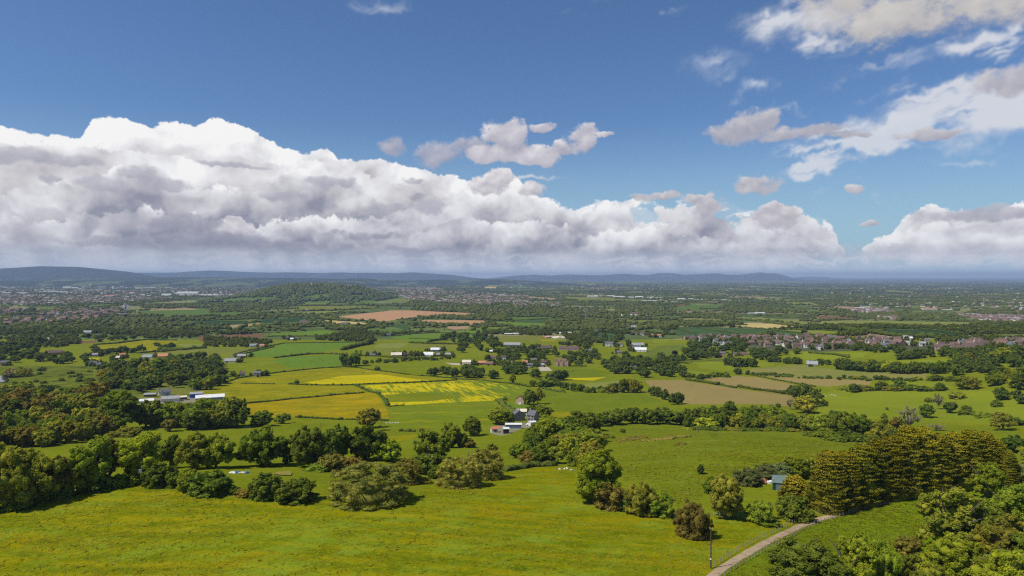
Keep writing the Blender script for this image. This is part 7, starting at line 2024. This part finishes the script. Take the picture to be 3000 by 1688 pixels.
pole(D_, 2317, 412, 75, 'thin pole on the field left of the farm')
pole(E_, 1303, 250, 40, 'thin pole below the chapel')
pole(E_, 920, 590, 45, 'short thin pole on the meadow behind the willow bushes')
pole(F_, 113, 420, 55, 'thin pole at the top left of the rough pasture')
def pylon(tl, x, y, hpx, label):
    s = 4.2933
    (u, v), = tl(x, y); X, Y = W1(u, v); Z = gz1(X, Y); H = hpx / s * Y / 2000
    V, Fc = [], []
    t = 0.009 * H
    b, m = H * .10, H * .030
    cor = [(-1, -1), (1, -1), (1, 1), (-1, 1)]
    zs = [0, .18, .34, .48, .6, .7, .8, .9, 1.0]
    wd = lambda z: b + (m - b) * min(1, z / .62) if z < .62 else m * (1 - (z - .62) * 1.3)
    for a, c in zip(zs, zs[1:]):
        wa, wc_ = wd(a), wd(c)
        for i, (p, q) in enumerate(cor):
            p2, q2 = cor[(i + 1) % 4]
            tube(V, Fc, (p * wa, q * wa, a * H), (p * wc_, q * wc_, c * H), t, t, 4)
            tube(V, Fc, (p * wa, q * wa, a * H), (p2 * wc_, q2 * wc_, c * H), t * .6, t * .6, 3)
            tube(V, Fc, (p2 * wa, q2 * wa, a * H), (p * wc_, q * wc_, c * H), t * .6, t * .6, 3)
    e = bpy.data.objects.new('pylon', None); COL.objects.link(e); e.location = (X, Y, Z); e.rotation_euler = (0, 0, random.uniform(-.2, .2)); tag(e, label, 'pylon')
    part('mast', V, Fc, BM['steel'], e)
    for z, L in ((.66, .20), (.78, .26), (.90, .17)):
        V, Fc = [], []
        for sg in (-1, 1):
            tube(V, Fc, (0, -m * .6, z * H), (sg * L * H, 0, (z + .01) * H), t, t * .7, 4); tube(V, Fc, (0, m * .6, z * H), (sg * L * H, 0, (z + .01) * H), t, t * .7, 4)
            tube(V, Fc, (0, 0, (z + .055) * H), (sg * L * H, 0, (z + .01) * H), t * .8, t * .6, 4)
            tube(V, Fc, (sg * L * H, 0, (z + .01) * H), (sg * L * H, 0, (z - .03) * H), t * .6, t * .6, 4)
        part('crossarm', V, Fc, BM['steel'], e)
pylon(M0, 1580, 528, 150, 'nearest pylon, standing in front of the grey motorway on the left')
pylon(M0, 1575, 470, 90, 'pylon seen just behind the nearest one over the motorway')
pylon(M2, 205, 535, 105, 'pylon standing in the orange soil field')
pylon(M2, 1250, 515, 70, 'pylon in the dark woods right of the orange fields')
pylon(M2, 2218, 588, 150, 'pylon above the hedges in the right of the vale')
pylon(M1, 1280, 515, 70, 'pylon in the hay strip under the wooded hill')
pylon(M4, 330, 700, 80, 'pylon in the fields behind the village')

def fence(label, pts, n, h, wires=3, thick=0.07, name='fence'):
    P = [Vector((*W1(u, v), 0)) for u, v in pts]
    L = [0.0]
    for a, b in zip(P, P[1:]): L.append(L[-1] + (b - a).length)
    e = bpy.data.objects.new(name, None); COL.objects.link(e); e.location = (P[0].x, P[0].y, gz1(P[0].x, P[0].y)); tag(e, label, 'fence')
    me = None; tops = []
    for i in range(n):
        q = L[-1] * i / (n - 1)
        k = min(max(j for j in range(len(L)) if L[j] <= q + 1e-6), len(P) - 2)
        p = P[k].lerp(P[k + 1], (q - L[k]) / (L[k + 1] - L[k]))
        z = gz1(p.x, p.y)
        if me is None:
            V, Fc = [], []; cyl(V, Fc, 0, 0, -.4, h, thick, thick, 6)
            me = bpy.data.meshes.new('post'); me.from_pydata(V, [], Fc); me.materials.append(BM['postwood'])
        o = bpy.data.objects.new('post', me); COL.objects.link(o); o.parent = e
        o.location = (p.x - P[0].x, p.y - P[0].y, z - e.location.z); o.rotation_euler = (random.uniform(-.05, .05), random.uniform(-.05, .05), 0)
        tops.append(Vector(o.location))
    V, Fc = [], []
    for k in range(wires):
        zz = h * (0.35 + 0.27 * k)
        for a, b in zip(tops, tops[1:]): tube(V, Fc, (a.x, a.y, a.z + zz), (b.x, b.y, b.z + zz), 0.012, 0.012, 3)
    part('wire', V, Fc, BM['steel'], e)
fence('wire fence with wooden posts on the upper side of the track', F_(230,1380, 400,1268, 587,1172, 800,1072, 940,1020, 1060,990), 40, 1.25)
fence('wire fence with wooden posts on the lower side of the track', F_(300,1449, 420,1370, 560,1290, 700,1218, 850,1130, 990,1070, 1160,1018), 40, 1.15)
fence('row of pale fence posts below the golden conifers', F_(1200,1000, 1310,955, 1390,928, 1475,905, 1513,892, 1568,882, 1613,876, 1730,862, 1830,852, 1950,835), 22, 1.4, thick=.09)
fence('short fence with a corner post behind the lone bush', F_(180,1010, 300,1030, 417,1030, 480,1050, 640,1050), 12, 1.3)
fence('thin post fence along the foot of the left wood', D_(150,950, 430,880, 560,845, 700,818), 16, 1.2)

# ---------------------------------------------------------------- the green shed, heaps, vehicles, animals
(u, v), = F_(700, 822); X, Y = W1(u, v)
sd = bpy.data.objects.new('shed', None); COL.objects.link(sd); sd.location = (X, Y, gz1(X, Y)); sd.rotation_euler = (0, 0, R(-24)); tag(sd, 'green metal shed with a sloping pale green roof beside the golden conifers', 'shed')
w, d = 1.95, 1.6
part('wall', [(-w, -d, -1), (w, -d, -1), (w, d, -1), (-w, d, -1), (-w, -d, 2.3), (w, -d, 2.45), (w, d, 3.6), (-w, d, 3.45)], [(0, 1, 5, 4), (1, 2, 6, 5), (2, 3, 7, 6), (3, 0, 4, 7)], BM['greensheet'], sd)
part('roof', [(-w - .3, -d - .3, 2.25), (w + .3, -d - .3, 2.4), (w + .3, d + .3, 3.78), (-w - .3, d + .3, 3.63), (-w - .3, -d - .3, 2.37), (w + .3, -d - .3, 2.52), (w + .3, d + .3, 3.9), (-w - .3, d + .3, 3.75)], [(3, 2, 1, 0), (4, 5, 6, 7), (0, 1, 5, 4), (1, 2, 6, 5), (2, 3, 7, 6), (3, 0, 4, 7)], BM['greenroof'], sd)
wv, wf = box_mesh(-1.0, 0.8, -d - .05, -d + .03, -.3, 2.0); part('door', wv, wf, BM['bluegrey'], sd)
def heap(name, tl, x, y, items, label, s=2.464):
    (u, v), = tl(x, y); X, Y = W1(u, v)
    e = bpy.data.objects.new(name, None); COL.objects.link(e); e.location = (X, Y, gz1(X, Y)); tag(e, label, name.split('_')[-1])
    r = np.random.default_rng(int(x))
    iv, jf = ICO2
    for nm, mt, dx_, dy_, sx, sy, sz in items:
        k_ = 0.62 if tl is D_ else 1.0
        dx_, dy_, sx, sy, sz = (q * k_ for q in (dx_, dy_, sx, sy, sz))
        V = iv * np.array([sx, sy, sz]) * (1 + .2 * r.normal(size=(len(iv), 1))) + np.array([dx_, dy_, sz * .3])
        me = bpy.data.meshes.new(nm); me.from_pydata(V.tolist(), [], jf.tolist()); me.materials.append(BM[mt])
        o = bpy.data.objects.new(nm, me); COL.objects.link(o); o.parent = e
    return e
heap('rubbish_heap', F_, 620, 775, [('rusty_sheet', 'rust', -1.6, 0, 1.6, 1.0, 1.0), ('white_bag', 'white', .2, -.4, 1.5, .8, .6), ('white_bag', 'white', 1.6, .2, 1.3, .8, .7), ('red_sheet', 'red', 2.0, .7, 1.3, .5, .5)], 'heap of rusty sheets and white bags left of the green shed')
heap('timber_pile', D_, 1735, 705, [('tarpaulin', 'white', -3.8, 0, 2.0, 1.2, .7), ('tarpaulin', 'blue', -1.6, .2, 1.7, 1.0, .6), ('timber', 'cream', .6, 0, 1.8, 1.0, .5), ('tarpaulin', 'blue', 3.2, .1, 1.0, .9, .7)], 'pile under blue and white sheets at the end of the hedge bushes')
heap('rubble_heap', G_, 1290, 945, [('rubble', 'rubble', 0, 0, 2.6, 1.2, .8), ('rubble', 'rubble', -2.6, .5, 1.6, 1.0, .6)], 'pale rubble heap in the farmyard')
heap('rubble_heap', G_, 1030, 985, [('rubble', 'rust', 0, 0, 3.0, 1.2, .6), ('rubble', 'rubble', 3, 0, 2.2, 1.0, .5)], 'long low heap of scrap behind the red-roofed shed')
heap('sand_heap', M2, 1860, 815, [('sand', 'cream', 0, 0, 16, 10, 2.2), ('sand', 'pinkstone', -20, 4, 10, 7, 2.6), ('sheet', 'red', -26, 6, 6, 4, 3.0)], 'sandy heaps with a red cover in the nursery yard')
sp_ = patch('bare_earth', D_(1965,718, 2010,700, 2080,695, 2110,705, 2100,726, 2020,722), PATHM, 0.25)
for nm_, pts_ in (('riding', None),): pass
def car(tl, x, y, mat, label, rot, s=1.0):
    (u, v), = tl(x, y); X, Y = W1(u, v)
    e = bpy.data.objects.new('parked_car', None); COL.objects.link(e); e.location = (X, Y, gz1(X, Y) + .05); e.rotation_euler = (0, 0, rot); tag(e, label, 'car')
    prof_c = [(-2.1, .35), (-2.15, .8), (-1.4, .95), (-.9, 1.42), (.7, 1.45), (1.3, .98), (2.05, .85), (2.15, .4)]
    V = [(a, b_, c) for b_ in (-.85, .85) for a, c in prof_c]; n = len(prof_c)
    Fc = [tuple(range(n))[::-1], tuple(range(n, 2 * n))] + [(i, (i + 1) % n, n + (i + 1) % n, n + i) for i in range(n)]
    part('body', V, Fc, BM[mat], e)
    for sy in (-.87, .87):
        part('side_window', [(-1.25, sy, .97), (1.15, sy, .97), (.65, sy, 1.35), (-.85, sy, 1.35)], [(0, 1, 2, 3)], BM['glass'], e)
    for a in (-1.35, 1.35):
        for b_ in (-.82, .82):
            V, Fc = [], []; tube(V, Fc, (a, b_ - .1, .33), (a, b_ + .1, .33), .33, .33, 12); Fc += [tuple(range(12)), tuple(range(12, 24))]
            part('wheel', V, Fc, BM['tyre'], e)
car(G_, 1400, 940, 'carblue', 'dark blue car parked behind the long farmyard barn', .1)
car(G_, 1612, 945, 'carwhite', 'white car parked by the flat garage in the farmyard', .3)
car(B_, 1412, 842, 'carwhite', 'white car parked below the red and white house', .1)
car(B_, 1440, 846, 'carblue', 'dark car parked below the red and white house', .1)
def beast_mesh(name, mat, L, legs_mat):
    bm = bmesh.new()
    rad = {}
    def V_(x, y, z, r): v = bm.verts.new((x * L, y * L, z * L)); rad[v] = r * L; return v
    pel = V_(-.38, 0, .62, .19); mid_ = V_(-.05, 0, .60, .24); sh_ = V_(.30, 0, .64, .19); nk = V_(.46, 0, .66, .11); hd = V_(.60, 0, .50, .085); mz = V_(.72, 0, .40, .05); tl_ = V_(-.56, 0, .50, .03)
    for a, b in ((pel, mid_), (mid_, sh_), (sh_, nk), (nk, hd), (hd, mz), (pel, tl_)): bm.edges.new((a, b))
    for sg in (-1, 1):
        a = V_(-.40, sg * .13, .42, .09); b = V_(-.46, sg * .13, .22, .04); c = V_(-.42, sg * .13, .0, .035)
        bm.edges.new((pel, a)); bm.edges.new((a, b)); bm.edges.new((b, c))
        a = V_(.28, sg * .12, .40, .07); b = V_(.29, sg * .12, .20, .04); c = V_(.28, sg * .12, .0, .035)
        bm.edges.new((sh_, a)); bm.edges.new((a, b)); bm.edges.new((b, c))
        e_ = V_(.57, sg * .13, .56, .025); bm.edges.new((hd, e_))
    bm.verts.index_update()
    me = bpy.data.meshes.new(name)
    rl = [(v.index, r) for v, r in rad.items()]
    bm.to_mesh(me); bm.free()
    o = bpy.data.objects.new(name, me); COL.objects.link(o)
    md = o.modifiers.new('skin', 'SKIN')
    for i, r in rl: me.skin_vertices[0].data[i].radius = (r, r)
    me.skin_vertices[0].data[0].use_root = True
    sb = o.modifiers.new('sub', 'SUBSURF'); sb.levels = 1; sb.render_levels = 1
    dg = bpy.context.evaluated_depsgraph_get()
    fin = bpy.data.meshes.new_from_object(o.evaluated_get(dg))
    bpy.data.objects.remove(o)
    fin.name = name; fin.materials.clear(); fin.materials.append(mat)
    return fin
SHEEP = beast_mesh('sheep', BM['wool'], 1.0, None); COW = beast_mesh('cow', BM['hide'], 2.1, None)
def beasts(tl, pts, me, nm, label, group):
    for x, y in pts:
        (u, v), = tl(x, y); X, Y = W1(u, v)
        o = bpy.data.objects.new(nm, me); COL.objects.link(o); o.location = (X, Y, gz1(X, Y) - .02); o.rotation_euler = (0, 0, random.uniform(0, 6.3)); tag(o, label, nm, group)
beasts(E_, [(1575,686), (1610,684), (1628,680), (1662,692)], SHEEP, 'sheep', 'sheep grazing below the low hedge by the great bright oak', 'four sheep by the great bright oak')
beasts(D_, [(1762,377), (1780,378), (1803,379), (2005,366)], SHEEP, 'sheep', 'sheep on the field left of the single dark trees', 'sheep on the field by the single dark trees')
beasts(F_, [(1008,151), (1035,152), (1062,142), (1070,144), (1078,143), (1086,141), (1092,146), (1098,148), (1106,148)], SHEEP, 'sheep', 'white sheep in the flock at the top of the sheep field', 'flock at the top of the sheep field')
beasts(E_, [(322,345), (330,349), (340,343), (352,347), (362,350), (372,346), (385,344), (395,348), (405,343), (412,346)], SHEEP, 'sheep', 'white sheep in the flock under the yellow field corner', 'flock under the yellow field corner')
beasts(B_, [(1693,874), (1712,877), (1748,873), (165,886)], COW, 'cow', 'dark cow grazing on the pastures near the hamlet', 'dark cows near the hamlet')
# brown bracken on the rough pasture
for x, y, w_, h_ in ((2070,468,150,34), (2130,450,120,30), (2230,470,150,30), (2330,462,110,26), (2420,445,160,26), (2440,500,60,16)):
    add = E_(x, y)
    (u, v), = add; X, Y = W1(u, v)
    it = []
    for i in range(34):
        a = random.uniform(-.5, .5) * w_ / 2.464 * Y / 2000; b = random.uniform(-.5, .5) * h_ / 2.464 * Y / 2000 * 4
        it.append((X + a, Y + b, gz1(X + a, Y + b) - .3, random.uniform(2, 3.4), random.uniform(.7, 1.3)))
    o = merged_blobs('bracken', it, LM['brown'], ICO1, None); tag(o, 'brown bracken clumps on the rough pasture', 'bracken', kind='stuff')
PRV = [crown_mesh('v', sh, 970 + k, 70, 0.17, core=0.86) for k, sh in enumerate(('round', 'bush', 'round'))]
NEARV = [t for t in VALE_ITEMS if t[1] < 1700]; VALE_ITEMS = [t for t in VALE_ITEMS if t[1] >= 1700]
print('vale', len(NEARV), len(VALE_ITEMS))
merged_crowns('garden_woodland', NEARV, LM['mass'], PRV, 'hedgerow and garden trees of the nearer vale', 'woodland')
merged_blobs('vale_woodland', VALE_ITEMS, LM['wood'], ICO2, 'hedgerow, garden and copse trees of the vale running together into dark lines', 'woodland')
# ---------------------------------------------------------------- grass tufts on the near slopes
def tufts(name, poly, n, seed, mat, label, hmin, hmax, thr=0.0):
    r = np.random.default_rng(seed)
    U = r.uniform(min(p[0] for p in poly), max(p[0] for p in poly), n * 3); Vv = r.uniform(min(p[1] for p in poly), max(p[1] for p in poly), n * 3)
    # even over the ground rather than over the picture: thin out the far part
    k = in_poly(U, Vv, poly); U, Vv = U[k], Vv[k]
    X, Y = world(U, Vv)
    keep = r.random(len(X)) < np.clip((Y / 260.0) ** 1.2, 0.15, 1)
    X, Y = X[keep][:n], Y[keep][:n]
    cl = 0.8 * np.sin(X / 11.0 + 1.7 * np.sin(Y / 13.0) + seed) * np.sin(Y / 9.0 + 1.3 * np.sin(X / 15.0)) + r.normal(size=len(X)) * 0.9
    if name == 'buttercups': cl = 1.1 * np.sin(Y / 3.3 + 1.6 * np.sin(X / 21.0) + 0.5 * np.sin(X / 6.0)) * np.sin(X / 37.0 + Y / 25.0 + 1) + r.normal(size=len(X)) * 0.45
    k = cl > thr
    X, Y = X[k], Y[k]
    Z = gz(X, Y)
    m = len(X); q = 3
    a = r.random((m, q)) * np.pi
    h = r.uniform(hmin, hmax, (m, 1)) * np.ones((1, q)); w = h * r.uniform(.7, 1.3, (m, q))
    lean = r.normal(size=(m, q, 2)) * 1.4
    bx, by = np.cos(a) * w * .5, np.sin(a) * w * .5
    P = np.empty((m, q, 4, 3))
    for i, (s_, t_) in enumerate(((-1, 0), (1, 0), (.7, 1), (-.7, 1))):
        P[..., i, 0] = X[:, None] + s_ * bx + t_ * lean[..., 0] * h; P[..., i, 1] = Y[:, None] + s_ * by + t_ * lean[..., 1] * h
        P[..., i, 2] = Z[:, None] - 0.02 + t_ * h * 0.45
    o = mesh_obj(name, P.reshape(-1, 3), np.arange(m * q * 4).reshape(-1, 4), mat)
    tag(o, label, 'grass', kind='stuff')
TM = leaf_mat('grass_tufts', (0.175, 0.205, 0.006), var=0.15, trans=0.4)
TM2 = leaf_mat('pale_grass_tufts', (0.20, 0.25, 0.018), var=0.2, trans=0.4)
TM3 = leaf_mat('buttercup_heads', (0.36, 0.29, 0.003), var=0.2, trans=0.2)
near_poly = [(-200, 1688 + 60), (-200, 1490), (0, 1498), (160, 1455), (370, 1422), (570, 1440), (920, 1465), (1180, 1460), (1250, 1425), (1480, 1385), (1640, 1365), (1700, 1470), (1830, 1505), (1990, 1515), (2030, 1590), (2080, 1520), (2400, 1508), (2420, 1511), (2240, 1576), (2120, 1632), (2040, 1695), (1990, 1748)]
right_poly = F_(250,1449, 440,1318, 640,1203, 860,1103, 1110,1022, 1400,932, 1600,890, 1830,845, 1780,1050, 1650,1250, 1000,1300, 700,1500)
rough_poly = E_(1900,420, 2464,390) + F_(800,420, 1270,500, 700,680, 400,700, 180,800, 100,930) + E_(2440,940, 2200,760, 2050,750, 1990,600)
tufts('meadow_grass', near_poly, 6000, 1, TM, 'tufted grass of the near meadow', .18, .4, 0.2)
tufts('pale_grass', near_poly, 42000, 2, TM2, 'paler grass clumps of the near meadow', .10, .26, 0.9)
tufts('buttercups', near_poly, 46000, 3, TM3, 'drifts of yellow buttercups in the near meadow', .10, .2, 0.75)
tufts('verge_grass', right_poly, 10000, 4, TM, 'tufted grass right of the track', .18, .4, 0.3)
tufts('rough_grass', rough_poly, 22000, 5, TM, 'coarse grass of the rough pasture', .25, .5, 0.8)
